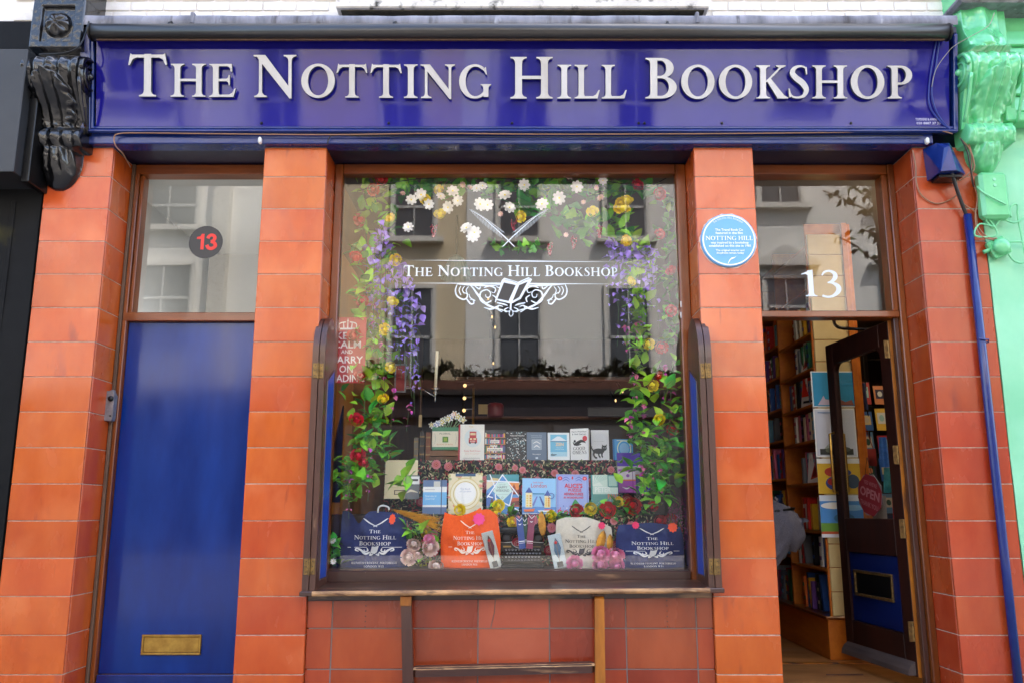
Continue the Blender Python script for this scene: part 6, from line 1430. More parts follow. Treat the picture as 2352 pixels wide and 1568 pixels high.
a = Art(1, 1, .0003); a.rect(-.026, 0, .026, .010, C(150, 120, 60)); a.rect(W2 * .62, 0, W2 * .62 + .06, .007, C(110, 96, 60)); a.build('maker_plate', tw, PRINTM, loc=(tx0 + .03, .499, ZB + .125))
# bookmarks standing on it
def bmk(label, ub, ut, vb, vt, w, col, Y=.46):
    p0, p1 = P(ub, vb, Y), P(ut, vt, Y); t = thing('bookmark', label, 'bookmark', p0, 'leather bookmarks on the typewriter'); L = (p1 - p0).length; an = math.atan2(p1.x - p0.x, p1.z - p0.z); ww = w * PS(1200, Y)
    MB().prism([(-ww / 2, 0), (ww / 2, 0), (ww / 2, L), (0, L - .02), (-ww / 2, L)], 'y', 0, .002).build('bookmark_strip', cover_mat(col), t, local=True, rot=(0, an, 0))
    a = Art(1, 1, .0003); a.poly([(-ww / 2 + .002, L - .018), (0, L - .038), (ww / 2 - .002, L - .018), (ww / 2 - .002, L - .012), (0, L - .032), (-ww / 2 + .002, L - .012)], WI); a.stroke([(-.01, L - .052, .002), (0, L - .058, .006), (.01, L - .052, .002)], WI); a.rect(-ww / 2 + .002, .045, ww / 2 - .002, .050, WI); a.rect(-ww / 2 + .002, .035, ww / 2 - .002, .0375, WI)
    a.build('bookmark_print', t, PRINTM, local=True, loc=(0, -.0006, 0), rot=(0, an, 0))
bmk('dark green leather bookmark between the blue and the maroon one', 1206, 1205, 1256, 1184, 11, C(30, 80, 60), .475)
bmk('slate blue leather bookmark on the typewriter', 1200, 1192, 1259, 1183, 15, C(54, 78, 140)); bmk('maroon leather bookmark on the typewriter', 1216, 1222, 1259, 1177, 15, C(140, 62, 88))
# feather pen gift boxes
def penbox(label, ub, vb, ut, vt, w, shell, feather, seal):
    Y = .40; p0, p1 = P(ub, vb, Y), P(ut, vt, Y); t = thing('feather_pen_set', label, 'pen set', p0, 'boxed feather pens'); L = (p1 - p0).length; an = math.atan2(p1.x - p0.x, p1.z - p0.z); ww = w * PS(1250, Y)
    MB().box(-ww / 2, ww / 2, .002, .02, 0, L, .002).build('card_tray', shell, t, local=True, rot=(0, an, 0), fix=False)
    MB().box(-ww / 2 - .001, ww / 2 + .001, -.012, .0, 0, L, .002).build('clear_lid', ACRYL, t, local=True, rot=(0, an, 0), fix=False)
    MB().prism([(x * ww * .34, .28 * L + y * L * .62) for x, y in ((0, 0), (.5, .2), (.95, .5), (.6, .8), (.1, 1), (-.4, .75), (-.7, .4), (-.4, .15))], 'y', -.004, .001).build('feather', feather, t, local=True, rot=(0, an, 0))
    mb = MB(); mb.tube([(0, -.005, .1 * L), (.002, -.005, .9 * L)], .0012, 5); mb.build('pen_shaft', M_GOLD, t, local=True, rot=(0, an, 0))
    MB().box(-ww * .22, ww * .22, -.006, .0015, .04 * L, .2 * L, .003).build('ink_bottle', DGREY, t, local=True, rot=(0, an, 0), fix=False)
    mb = MB(); mb.lathe([(0, -.012), (.009, -.011), (.010, -.004)], (0, 0, .76 * L), 12, 'y'); mb.build('wax_seal', seal, t, local=True, rot=(0, an, 0))
penbox('boxed maroon feather pen leaning on the orange bag', 1140, 1304, 1118, 1220, 27, pbr('tray_red', C(226, 214, 200), .5), cover_mat(C(100, 26, 50)), M_RED)
penbox('white boxed blue grey feather pen beside the typewriter', 1289, 1304, 1272, 1226, 30, cover_mat(C(236, 236, 232)), cover_mat(C(90, 120, 146)), M_RED)
# ---- flowers
def leaf_mesh(name, L, W_, mats, curl=.25):
    vs = []; pr = [(0, .0), (.12, .45), (.35, 1), (.6, .85), (.85, .38), (1, 0)]
    for a_, b_ in pr:
        for s in (-1, 0, 1): vs.append((s * b_ * W_ / 2, a_ * L, -curl * L * a_ * a_ + (abs(s) * b_ * W_ * .18)))
    fs = []
    for i in range(len(pr) - 1):
        for s in (0, 1): k = i * 3 + s; fs.append((k, k + 1, k + 4, k + 3))
    m = MB(); m.add(vs, fs); return m.mesh(name, mats, True)
LEAVES = [leaf_mesh('leaf', .094, .058, m_, c_) for m_ in LEAFM for c_ in (.15, .4)]
IVY = []
for m_ in LEAFM[:2]:
    mb = MB(); IS = 1.35; o = [(x_ * 1.35, y_ * 1.35) for x_, y_ in [(0, .0), (.022, -.008), (.034, .014), (.020, .026), (.014, .044), (0, .064), (-.014, .044), (-.020, .026), (-.034, .014), (-.022, -.008)]]
    mb.add([(0, .022, .004)] + [(x, y, 0) for x, y in o], [(0, i + 1, (i + 1) % 10 + 1) for i in range(10)]); IVY.append(mb.mesh('leaf', m_, True))
def petal(m, c, d, up, L, W_, cup):
    """adds a cupped petal from c in direction d, face towards up"""
    d = d.normalized(); s = d.cross(up).normalized(); vs = []
    for a_, b_ in ((0, .25), (.35, .85), (.7, 1), (1, .5)):
        for k in (-1, 0, 1): vs.append(c + d * (a_ * L) + s * (k * b_ * W_ / 2) + up * (cup * L * a_ * a_ + abs(k) * b_ * W_ * .15))
    m.add(vs, [(i * 3 + k, i * 3 + k + 1, i * 3 + k + 4, i * 3 + k + 3) for i in range(3) for k in (0, 1)])
def rose_mesh(name, mat, r_, n=(3, 4, 5, 6), seed=0):
    """overlapping cupped petals wrapped round a bud, opening outwards"""
    rr = random.Random(seed); m = MB(); K = len(n); m.sphere((0, 0, r_ * .15), r_ * .34, 8, 6)
    for k, cnt in enumerate(n):
        f = k / (K - 1); rk = r_ * (.42 + .55 * f); lip = R(16 + 58 * f); half = math.pi / cnt * 1.35
        for i in range(cnt):
            a0 = 2 * math.pi * (i + .5 * (k % 2) + rr.uniform(-.12, .12)) / cnt; ll = lip + R(rr.uniform(-7, 9)); vs = []
            for t_ in range(5):
                u = t_ / 4; th = R(120) * (1 - u) + ll * u; rad = rk * (.86 + .14 * u + (.16 + .10 * f) * max(0, u - .6) * 2.5 * u)
                for s_ in range(-2, 3):
                    an = a0 + s_ / 2 * half * (.6 + .4 * math.sin(math.pi * min(1, u * .9 + .25))); drop = .10 * (abs(s_) / 2) ** 2 * u
                    q = rad * (1 + .03 * math.cos(s_ * 2.5 + i)); vs.append((q * math.sin(th + drop) * math.cos(an), q * math.sin(th + drop) * math.sin(an), q * math.cos(th + drop) + r_ * .1 - r_ * .25 * f))
            m.add(vs, [(t_ * 5 + s_, t_ * 5 + s_ + 1, t_ * 5 + s_ + 6, t_ * 5 + s_ + 5) for t_ in range(4) for s_ in range(4)])
    return m.mesh(name, mat, True)
def daisy_mesh(name, mat, r_, n=8, rows=2):
    m = MB(); up = Vector((0, 0, 1))
    for k in range(rows):
        for i in range(n):
            an = 2 * math.pi * (i + .5 * k) / n; petal(m, Vector((0, 0, .002 * k)), Vector((math.cos(an), math.sin(an), .25 + .35 * k)), up, r_ * (1 - .2 * k), r_ * .55, -.1)
    m.m = 1; m.sphere((0, 0, r_ * .1), r_ * .16, 6, 4); return m.mesh(name, [mat, M_YEL], True)
ROSE = {k: [rose_mesh('rose', m_, .037, seed=s) for s in (1, 2)] for k, m_ in (('red', M_RED), ('yellow', M_YEL), ('pink', M_PNK), ('blush', M_BLS), ('magenta', M_MAG))}
DAISY = {k: daisy_mesh('blossom', m_, .034) for k, m_ in (('white', M_WHT), ('blush', M_BLS), ('pink', M_PNK), ('magenta', M_MAG))}
PEONY = {k: rose_mesh('peony_bloom', m_, .046, n=(4, 6, 7, 9, 10), seed=5) for k, m_ in (('pink', petalm('peony_pink', C(250, 176, 208), C(244, 150, 192))), ('blush', petalm('peony_blush', C(250, 234, 220), C(244, 206, 198))))}
def face(rr, tilt=.5): return (R(90) + rr.uniform(-tilt, tilt), rr.uniform(-.2, .2), rr.uniform(-tilt, tilt))
def flower(par, name, me, u, v, Y, s, rr, lab=None, tilt=.6):
    o = put(name, me, par, P(u, v, Y), face(rr, tilt), (s, s, s)); 
    if lab: o['label'] = lab
    return o
PETS = [leaf_mesh('petal', .022, .020, m_, .5) for m_ in (M_PUR, M_LIL, M_MAG, M_PNK)]
def strand(par, pts, Y, rr, kinds, name='wisteria_strand', n=13, s0=1.2):
    q = catmull([tuple(P(u, v, Y)) for u, v in pts], 4); mb = MB(); mb.tube(q, .0012, 4); o = mb.build(name, STEM, par)
    for i in range(n):
        f = (i + rr.random() * .7) / n; p = Vector(q[min(int(f * (len(q) - 1)), len(q) - 1)]); s = s0 * (1 - .62 * f) * rr.uniform(.8, 1.15)
        c = o.users_collection[0]; pe = put('petal', PETS[rr.choice(kinds)], o, p + Vector((rr.uniform(-.012, .012), rr.uniform(-.01, .01), 0)), (rr.uniform(-.9, .7), rr.uniform(-.5, .5), rr.uniform(0, 6.28)), (s, s, s))
    return o
def grapes(par, u, v, Y, rr, n=26, L=.085):
    mb = MB(); p = P(u, v, Y)
    for i in range(n):
        f = i / n; w = .022 * (1 - f * .75); an = rr.random() * 6.28; mb.sphere((p.x + w * math.cos(an), p.y + w * math.sin(an) * .7, p.z - f * L), .0068, 6, 4)
    return mb.build('berry_bunch', M_GRAPE, par, smooth=True)
def foliage(par, pts, n, spread, Y, rr, meshes, s=(0.75, 1.25), ydep=.07):
    """leaves scattered round a run of places (u, v)"""
    q = catmull([(a_, b_) for a_, b_ in pts], 8); mb = MB(); mb.tube([tuple(P(u, v, Y + .03)) for u, v in q], .003, 5); mb.build('vine_stem', STEM, par)
    for i in range(n):
        u, v = q[int(rr.random() * (len(q) - 1))]; u += rr.gauss(0, spread); v += rr.gauss(0, spread * .5); p = P(u, v, max(.335, Y + rr.uniform(-ydep, ydep))); k = rr.uniform(*s)
        put('leaf', rr.choice(meshes), par, p, (rr.uniform(-.3, 1.5), rr.uniform(-.5, .5), rr.uniform(0, 6.28)), (k, k, k))
g = thing('flower_garland', 'outer left leafy garland with red roses, hanging nearest the left shutter', 'garland', P(850, 1180, .45), 'artificial flower garlands in the window'); rr = random.Random(21)
foliage(g, [(838, 440), (842, 600), (840, 760), (838, 900), (835, 1000), (832, 1080), (818, 1110)], 232, 17, .44, rr, LEAVES[0:2] + LEAVES[4:6] + LEAVES[2:3], ydep=.06)
g_outer = g
g = thing('flower_garland', 'inner left garland of lilac wisteria strands and yellow roses beside the leafy outer one', 'garland', P(885, 1080, .50), 'artificial flower garlands in the window')
foliage(g, [(880, 480), (890, 620), (880, 760), (872, 900), (876, 1000), (885, 1060)], 139, 15, .50, rr, LEAVES, ydep=.06)
foliage(g_outer, [(805, 1060), (800, 1110), (812, 1150)], 34, 14, .42, rr, LEAVES[0:2]); foliage(g, [(930, 1085), (938, 1120)], 13, 8, .40, rr, LEAVES[0:2])
for u, v in ((857, 436), (876, 412), (826, 505), (818, 591), (832, 692), (812, 770), (829, 862), (818, 963), (822, 1045), (836, 1060)): flower(g_outer, 'rose', rr.choice(ROSE['red']), u, v, .38, rr.uniform(.95, 1.25), rr, 'red rose')
for u, v in ((897, 501), (909, 597), (902, 693), (884, 756), (898, 842), (880, 915), (977, 459), (1008, 436), (1010, 492)): flower(g, 'rose', rr.choice(ROSE['yellow']), u, v, .37, rr.uniform(.8, 1.05), rr, 'yellow rose')
for i in range(24):
    u = 850 + i * 4.9 + rr.uniform(-4, 4); v0 = 520 + abs(i - 6) * 10 + rr.uniform(-20, 30); L = rr.uniform(170, 300); strand(g, [(u, v0), (u + rr.uniform(-8, 8), v0 + L * .5), (u + rr.uniform(-12, 12), v0 + L)], .37 + rr.random() * .08, rr, [0, 1, 0], n=15, s0=2.5)
for u, v, L in ((858, 700, 200), (880, 790, 150), (905, 890, 90), (940, 930, 60), (800, 1080, 110), (850, 1030, 120)): strand(g, [(u, v), (u + rr.uniform(-8, 8), v + L)], .37, rr, [2, 3], 'blossom_strand', 11, 1.7)
g = thing('flower_garland', 'top garland of ivy, white blossom, yellow roses and red berries across the window', 'garland', P(1200, 440, .45), 'artificial flower garlands in the window')
foliage(g, [(870, 440), (960, 430), (1050, 440), (1180, 432), (1300, 436), (1400, 440), (1500, 440)], 271, 22, .50, rr, IVY + LEAVES[2:4] + LEAVES[0:1], (.8, 1.3), .07)
g_top = g
g = thing('ivy_trail', 'ivy trails with red berries hanging below the top garland', 'garland', P(1300, 560, .50), 'artificial flower garlands in the window')
foliage(g, [(1180, 470), (1260, 490), (1330, 510), (1340, 545)], 62, 18, .50, rr, IVY, (.9, 1.5)); foliage(g, [(1130, 560), (1200, 575), (1250, 560)], 34, 14, .5, rr, IVY, (.5, .8)); foliage(g, [(1400, 500), (1420, 545), (1460, 560)], 55, 16, .48, rr, LEAVES[0:3], (.8, 1.2))
for u, v in ((945, 460), (967, 448), (1030, 477), (1052, 462), (1040, 440), (1108, 428), (1095, 434), (1120, 472), (1160, 450), (1072, 525), (1090, 535), (1102, 470), (938, 523), (1300, 405), (1325, 430), (1170, 478), (985, 470), (1012, 452), (1085, 545), (1205, 425), (1245, 470), (1385, 415), (1285, 455)): flower(g_top, 'blossom', DAISY['white'], u, v, .37, rr.uniform(1.0, 1.5), rr, 'white blossom')
for u, v in ((1062, 425), (1080, 432), (1120, 478), (1150, 492), (1370, 432), (1360, 480), (1340, 465), (1300, 540), (1380, 455), (925, 445)): flower(g_top, 'blossom', DAISY['blush'], u, v, .41, rr.uniform(.55, .9), rr, 'blush pink blossom')
for u, v in ((1196, 498), (1361, 487), (1425, 466), (1440, 460), (1434, 476), (1438, 555), (1422, 478)): flower(g_top, 'rose', rr.choice(ROSE['yellow']), u, v, .38, rr.uniform(.85, 1.15), rr, 'yellow rose')
for u, v in ((1465, 425), (1515, 446)): flower(g_top, 'rose', ROSE['red'][0], u, v, .42, 1.1, rr, 'red rose')
for u, v in ((996, 518), (1318, 545), (1262, 560), (1180, 505), (1376, 520)): grapes(g, u, v, .40, rr)
mb = MB(); q = catmull([tuple(P(u, v, .38)) for u, v in ((820, 440), (880, 425), (960, 412), (1100, 408), (1200, 413), (1300, 408), (1400, 418), (1480, 430), (1530, 410))], 5); mb.tube(q, .003, 5); mb.build('hanging_wire', BLACKM, g_top)
g = thing('flower_garland', 'inner right garland with lilac strands, pink blossom and yellow roses', 'garland', P(1500, 1180, .45), 'artificial flower garlands in the window')
foliage(g, [(1460, 560), (1470, 640), (1472, 720), (1468, 800), (1462, 860)], 108, 13, .42, rr, LEAVES[0:2] + LEAVES[4:6]); g_in = g
g = thing('flower_garland', 'outer right leafy garland with red roses, nearest the right shutter', 'garland', P(1540, 1130, .50), 'artificial flower garlands in the window')
foliage(g, [(1530, 470), (1535, 600), (1540, 720), (1545, 800)], 85, 14, .55, rr, LEAVES[2:4] + LEAVES[0:1])
foliage(g_in, [(1470, 880), (1465, 960), (1480, 1040), (1500, 1100), (1510, 1150)], 147, 20, .42, rr, LEAVES[0:4]); foliage(g, [(1545, 830), (1540, 920), (1535, 1010), (1540, 1080), (1530, 1130)], 116, 17, .40, rr, LEAVES[0:4] + LEAVES[4:5])
for u, v in ((1450, 646), (1490, 790), (1500, 885), (1515, 962), (1438, 553)): flower(g_in, 'rose', rr.choice(ROSE['yellow']), u, v, .37, rr.uniform(.75, 1.0), rr, 'yellow rose')
for u, v in ((1515, 538), (1541, 622), (1541, 714), (1520, 797), (1515, 865), (1545, 985)): flower(g, 'rose', rr.choice(ROSE['red']), u, v, .42, rr.uniform(.9, 1.1), rr, 'red rose')
for i in range(19):
    u = 1402 + i * 5.8 + rr.uniform(-4, 4); v0 = 556 + rr.uniform(-10, 30); L = rr.uniform(110, 190) + (70 if 2 < i < 6 else 0); strand(g_in, [(u, v0), (u + rr.uniform(-6, 6), v0 + L * .5), (u + rr.uniform(-8, 8), v0 + L)], .37 + rr.random() * .06, rr, [0, 1, 0, 0], n=14, s0=2.4)
for u, v, L in ((1440, 750, 70), (1466, 740, 80), (1462, 860, 100), (1530, 840, 90), (1445, 960, 80), (1480, 930, 120), (1500, 1000, 120), (1478, 1070, 80), (1520, 1080, 60), (1540, 900, 80)): strand(g_in, [(u, v), (u + rr.uniform(-8, 8), v + L)], .36 + rr.random() * .05, rr, [2, 3, 2], 'blossom_strand', 12, 1.8)
# loose flowers lying in the window bottom
def loose(name, label, cat, me, u, v, Y, s, grp=None, tilt=.4):
    p = P(u, v, Y); o = put(name, me, None, p, face(rr, tilt), (s, s, s)); return tag(o, label, cat, grp)
PEO = [('blush peony lowest left of the flower bunch between navy and orange bags', 'blush', 939, 1278, 1.0), ('cream peony at the upper left of the bunch between navy and orange bags', 'blush', 950, 1250, .85), ('large cream peony beside the left edge of the orange bag', 'blush', 989, 1257, 1.05), ('small peony bud in the middle of the bunch by the orange bag', 'blush', 960, 1272, .6), ('cream peony lying lowest right beside the orange bag', 'blush', 1002, 1300, .95), ('pink tinged peony peeping over the bunch by the orange bag', 'pink', 986, 1238, .7),
       ('pink peony lying alone right of the white pen box', 'pink', 1320, 1293, 1.0), ('upper left pink peony of the cluster in front of the cream bag', 'pink', 1380, 1272, 1.1), ('upper right pink peony of the cluster in front of the cream bag', 'pink', 1414, 1275, 1.1), ('lower left pink peony of the cluster in front of the cream bag', 'pink', 1379, 1298, .95), ('lower right pink peony of the cluster in front of the cream bag', 'pink', 1417, 1299, .95)]
for l_, k, u, v, s in PEO: loose('peony', l_, 'peony', PEONY[k], u, v, .375, s, 'artificial peonies on the window bottom')
for l_, k, u, v, s in (('yellow rose topmost behind the right corner of the orange bag', 'yellow', 1145, 1160, .95), ('yellow rose second from top behind the orange bag corner', 'yellow', 1138, 1176, .9), ('yellow rose left of the bookmarks', 'yellow', 1177, 1198, .85), ('yellow rose right of the golden feather', 'yellow', 1266, 1184, .9),
                     ('yellow rose between two red roses above the cream bag', 'yellow', 1357, 1167, 1.0), ('yellow rose in front of the teal book', 'yellow', 1421, 1151, .8), ('yellow rose under the yellow plume', 'yellow', 979, 1222, .85), ('pale yellow rose at the foot of the round window book', 'yellow', 1056, 1170, .9), ('red rose at the foot of the lilac book', 'red', 1324, 1172, 1.1), ('red rose in front of the teal book above the cream bag', 'red', 1396, 1170, 1.25), ('red rose right of the teal book', 'red', 1454, 1160, 1.3),
                     ('red rose above the right navy bag, left one of two', 'red', 1516, 1196, 1.0), ('red rose above the right navy bag, right one of two', 'red', 1541, 1193, 1.0), ('red rose far back above the right navy bag', 'red', 1500, 1162, .8)):
    loose('rose', l_, 'rose', ROSE[k][0], u, v, .60, s * 1.05, 'loose artificial roses on the display')
t = thing('leaf_spray', 'loose green leaves lying among the roses behind the bags', 'leaf spray', P(1300, 1190, .62))
for l_, n in (([(1120, 1165), (1135, 1200)], 10), ([(1160, 1190), (1180, 1175)], 8), ([(1240, 1200), (1290, 1190), (1345, 1185)], 22), ([(1345, 1175), (1420, 1180), (1480, 1180)], 30), ([(1400, 1160), (1440, 1165)], 10)): foliage(t, l_, n, 9, .63, rr, LEAVES[2:4] + LEAVES[0:1], (.7, 1.1), .03)
t = thing('leaf_spray', 'green leaves and berries among the peonies beside the orange bag', 'leaf spray', P(970, 1300, .42)); foliage(t, [(950, 1215), (965, 1235), (975, 1290)], 26, 14, .45, rr, LEAVES[0:3], (.7, 1.1), .03)
mb = MB()
for i in range(60): p = P(960 + rr.uniform(-14, 34), 1250 + rr.uniform(-6, 50), .42 + rr.random() * .03); mb.sphere(tuple(p), .0062, 6, 4)
mb.build('green_berry', pbr('olive_berry', C(150, 156, 40), .5), t, smooth=True)
t = thing('leaf_spray', 'dark green foliage with white buds at the bottom left corner of the window', 'leaf spray', P(764, 1300, .40)); foliage(t, [(764, 1240), (766, 1270), (770, 1298)], 26, 8, .40, rr, LEAVES[2:4], (.6, 1), .02)
flower(t, 'blossom', DAISY['white'], 766, 1242, .37, .7, rr); flower(t, 'blossom', DAISY['white'], 765, 1288, .37, .6, rr)
# heather and red twigs at the right
t = thing('heather_bush', 'dusty pink heather with red twigs at the bottom right corner of the window', 'dried flowers', P(1560, 1300, .5)); mb = MB(); m2 = MB()
for i in range(420):
    u, v = rr.uniform(1535, 1578), rr.uniform(1140, 1260); p = P(u, v, rr.uniform(.5, .62)); mb.sphere(tuple(p), rr.uniform(.003, .006), 5, 3)
for i in range(16): p = P(rr.uniform(1540, 1575), 1300, .56); q = P(rr.uniform(1535, 1578), rr.uniform(1150, 1210), .56); m2.tube([p, q], .0015, 4)
tag(mb.build('heather_buds', pbr('heather', C(176, 104, 140), .7, col2=C(150, 80, 120), nscale=40), t), kind='stuff'); m2.build('heather_stems', STEM, t)
mb = MB()
for i in range(22): u, v = rr.uniform(1532, 1570), rr.uniform(1210, 1260); p = P(u, v, .50); mb.tube([p, p + Vector((rr.uniform(-.03, .03), rr.uniform(-.01, .01), rr.uniform(.02, .06)))], [.004, .001], 4)
mb.build('red_twigs', pbr('red_twig', C(170, 24, 24), .5), t)
# golden feathers, pampas plume
def feather(label, ub, vb, ut, vt, Y, w, mat):
    p0, p1 = P(ub, vb, Y), P(ut, vt, Y); t = thing('golden_feather', label, 'feather', p0, 'golden artificial feathers'); L = (p1 - p0).length; an = math.atan2(p1.x - p0.x, p1.z - p0.z); w = w * PS(1200, Y); m = MB()
    m.grid(6, 12, lambda a_, c: ((a_ - .5) * w * (math.sin(math.pi * min(1, c * .93 + .08)) ** .6) * (1 + .05 * math.sin(c * 40)), -.008 * (1 - abs(a_ - .5) * 2) + .012 * c * c, c * L)); m.build('feather_vane', mat, t, smooth=True, local=True, rot=(0, an, 0))
    mb = MB(); mb.tube([(0, -.009, -.02), (0, -.010, L * .5), (0, .0, L * .95)], [.002, .0015, .0006], 5); mb.build('feather_shaft', M_GOLD, t, local=True, rot=(0, an, 0))
feather('golden feather standing behind the typewriter', 1247, 1228, 1243, 1172, .47, 17, M_GOLD); feather('large golden feather behind the pink peonies, left one', 1375, 1262, 1388, 1216, .40, 20, M_GOLD); feather('golden feather behind the pink peonies, right one', 1400, 1262, 1402, 1225, .40, 15, M_GOLD)
t = thing('pampas_plume', 'yellow pampas plume lying between the navy and the orange bag', 'dried plume', P(1000, 1190, .55)); mb = MB()
for i in range(260):
    f = rr.random() ** .7; u = 908 + 96 * f; v = 1168 + 30 * f; sp_ = 3 + 26 * f; dv = rr.uniform(-.55, 1) * sp_ * .8; p = P(u - 12, v + dv * .6, .52); q = P(u + rr.uniform(8, 22), v + dv * 1.1 + rr.uniform(0, 6), .50 + rr.uniform(-.02, .02)); mb.tube([p, q], [.0018, .0005], 3, False)
tag(mb.build('plume_hairs', M_PAMPAS, t, fix=False), kind='stuff')

# ================================================================== DOORWAY: bookcase, posters, clutter, person
BX0, BX1, BY = 2.40, 2.775, 1.45; bays = [BY + .02, BY + .84, BY + 1.66, BY + 2.48]; BT = 3.45
bc = thing('bookcase', 'tall pine bookcase full of books seen side on through the doorway', 'bookcase', (BX0, BY, ZF))
MB().box(BX0, BX1, BY, BY + .02, .36, BT, .002).build('end_panel', SHELFW, bc, fix=False)
for y in bays[1:]: MB().box(BX0, BX1 - .02, y, y + .028, .36, BT, .002).build('upright', SHELFW, bc, fix=False)
MB().box(BX1 - .018, BX1, BY + .021, bays[-1], .36, BT).build('back_panel', pbr('bookcase_back', C(120, 66, 24), .6), bc, fix=False)
MB().box(BX0 - .03, BX1, BY - .01, bays[-1] + .028, ZF + .002, .34, .004).build('plinth', SHELFW, bc, fix=False)
MB().box(BX0 - .045, BX1 + .01, BY - .025, bays[-1] + .03, .341, .362, .004).build('plinth_moulding', WOOD, bc, fix=False)
vsh = [761, 840.6, 922.8, 1005, 1104.9, 1218, 1305]; zsh = [PZ(v, BY) for v in vsh] + [.363]
zsh = [zsh[0] + .36, zsh[0] + .72] [::-1] + zsh
rb = random.Random(3); COLS = [('red', C(190, 40, 36)), ('white', C(224, 220, 210)), ('blue', C(50, 90, 160)), ('yellow', C(226, 176, 50)), ('black', C(30, 30, 34)), ('green', C(60, 120, 80)), ('cream', C(222, 206, 170)), ('orange', C(222, 110, 40)), ('grey', C(120, 124, 130)), ('pale blue', C(120, 180, 206)), ('purple', C(110, 70, 140)), ('pink', C(214, 110, 140))]
ORD = ['first', 'second', 'third', 'fourth', 'fifth', 'sixth', 'seventh', 'eighth', 'ninth', 'tenth', 'eleventh', 'twelfth', 'thirteenth', 'fourteenth', 'fifteenth', 'sixteenth']
for bi in range(3):
    y0, y1 = bays[bi] + (.0 if bi == 0 else .028), bays[bi + 1]
    for si, z in enumerate(zsh):
        zo = z + (bi == 1) * .06 if z > .4 else z
        if z > .37: MB().box(BX0 - .004, BX1 - .02, y0 + .001, y1 - .001, zo - .022, zo - .002, .002).build('shelf', SHELFW, bc, fix=False)
        if zo > 3.2: continue
        nxt = zsh[si - 1] if si else z + .36; clear = nxt - z - .05
        if bi == 2 and si < 4: continue
        y = y0 + .03 if bi else y0 + (.05 if si not in (4, 6) else .22); k = 0; lim = y1 - (.05 if bi else (.30 if si in (2, 3, 6) else .08))
        while y < lim and k < 13:
            w = rb.uniform(.022, .05); h = min(clear, rb.uniform(.20, .28)); nm, c_ = rb.choice(COLS); tilt = rb.choice([0, 0, 0, R(4), R(9)]) if w < .04 else 0
            nb = max(1, 0)
            if si - 1 > 0: spine_book('%s book, %s along the %s shelf up, %s bay of the doorway bookcase' % (nm, ORD[k], ORD[len(zsh) - 1 - si], ['near', 'middle', 'far'][bi]), BX0 + .03 + rb.random() * .03, y + w / 2, zo + .0005 + (w * math.sin(tilt) if tilt else 0) * .5, w, h, rb.uniform(.13, .18), c_, bands=rb.choice([0, 2, 3]), band_col=rb.choice(COLS)[1], face='x', rot=(-tilt, 0, 0), grp='books in the doorway bookcase')
            y += w + .002 + (h * math.sin(tilt) if tilt else 0) + rb.choice([0, 0, 0, .01, .03, .16]); k += 1
# face-out books leaning on the near bay
def faceout(label, y, z, w, h, col, paint, yaw=-90, x=BX0 + .04):
    t = thing('book', label, 'book', (x, y, z), 'books in the doorway bookcase', rot=(R(-8), 0, R(yaw))); book_body(t, w, h, .02, cover_mat(col)); a = Art(w, h, .0003); paint(a, w / h); a.build('cover_print', t, PAPER, local=True, loc=(-w / 2, -.0005, 0))
def p_red(a, r): a.rect(0, 0, 1, 1, C(226, 50, 30)); a.rect(0, 0, 1, .35, C(214, 206, 196)); a.sans('A', .5, .45, .3, C(240, 200, 190), bold=.03); a.rect(.1, .12, .9, .2, K_)
def p_wh(a, r): a.rect(0, 0, 1, 1, C(224, 218, 214)); a.poly([(.2, .1), (.5, .8), (.8, .2)], C(200, 70, 50)); a.poly([(.3, .2), (.5, .6), (.6, .2)], C(120, 30, 30))
faceout('bright red and white book facing out on the near bay, level with the top poster', BY + .24, zsh[4] + .001, .24, .24, C(226, 50, 30), p_red, -72)
faceout('white book with a red figure facing out low on the near bay', BY + .26, zsh[6] + .001, .17, .24, C(224, 218, 214), p_wh, -68)
faceout('pale book leaning on the near bay shelf above the red and white book', BY + .30, zsh[3] + .001, .15, .26, C(200, 196, 176), p_wh, -80)
# cream slatboard end with posters
sb = thing('slatboard', 'cream slatboard covering the end of the bookcase', 'slatboard', (2.6, BY, .36)); x0, x1 = BX0 + .012, PX(1947, 733, BY - .02); z = .368; ln = .176
sm_ = MB().box(0, x1 - x0, -.018, 0, 0, ln - .006, .003).mesh('slat', SLATM)
while z < 3.3: put('slat', sm_, sb, (x0, BY - .001, z)); z += ln
MB().box(x1 + .001, x1 + .045, BY - .03, BY, .366, BT, .003).build('edge_post', SHELFW, sb, fix=False)
def poster(label, u0, v0, u1, v1, paint):
    Y = BY - .024; q = P(u0, v1, Y); w = PX(u1, v1, Y) - q.x; h = PZ(v0, Y) - q.z; t = thing('poster', label, 'poster', q, 'posters on the slatboard'); MB().box(0, w, 0, .002, 0, h).build('poster_sheet', cover_mat(Wh), t, local=True, fix=False)
    a = Art(w, h, .0004); paint(a); a.build('poster_print', t, PRINTM, local=True, loc=(0, -.0005, 0))
def q1(a): a.rect(.03, .03, .97, .97, C(44, 150, 196)); a.poly([(.12, .06), (.45, .06), (.40, .2), (.30, .22), (.26, .32), (.2, .2)], C(200, 190, 210)); a.poly([(.4, .05), (.62, .05), (.5, .35)], C(60, 130, 60)); a.poly([(.6, .05), (.95, .05), (.9, .2), (.75, .14), (.66, .2)], C(150, 90, 80))
def q2(a): a.rect(.03, .03, .97, .97, C(206, 212, 226)); a.rect(.1, .05, .9, .17, C(60, 64, 60)); a.poly([(.2, .17), (.5, .42), (.7, .17)], C(160, 170, 160)); a.ell(.35, .14, .12, .05, C(110, 120, 100)); a.ell(.7, .16, .14, .05, C(96, 100, 96)); a.poly([(.42, .28), (.48, .40), (.54, .28)], C(190, 110, 90)); a.rect(.1, .90, .5, .93, C(150, 170, 200))
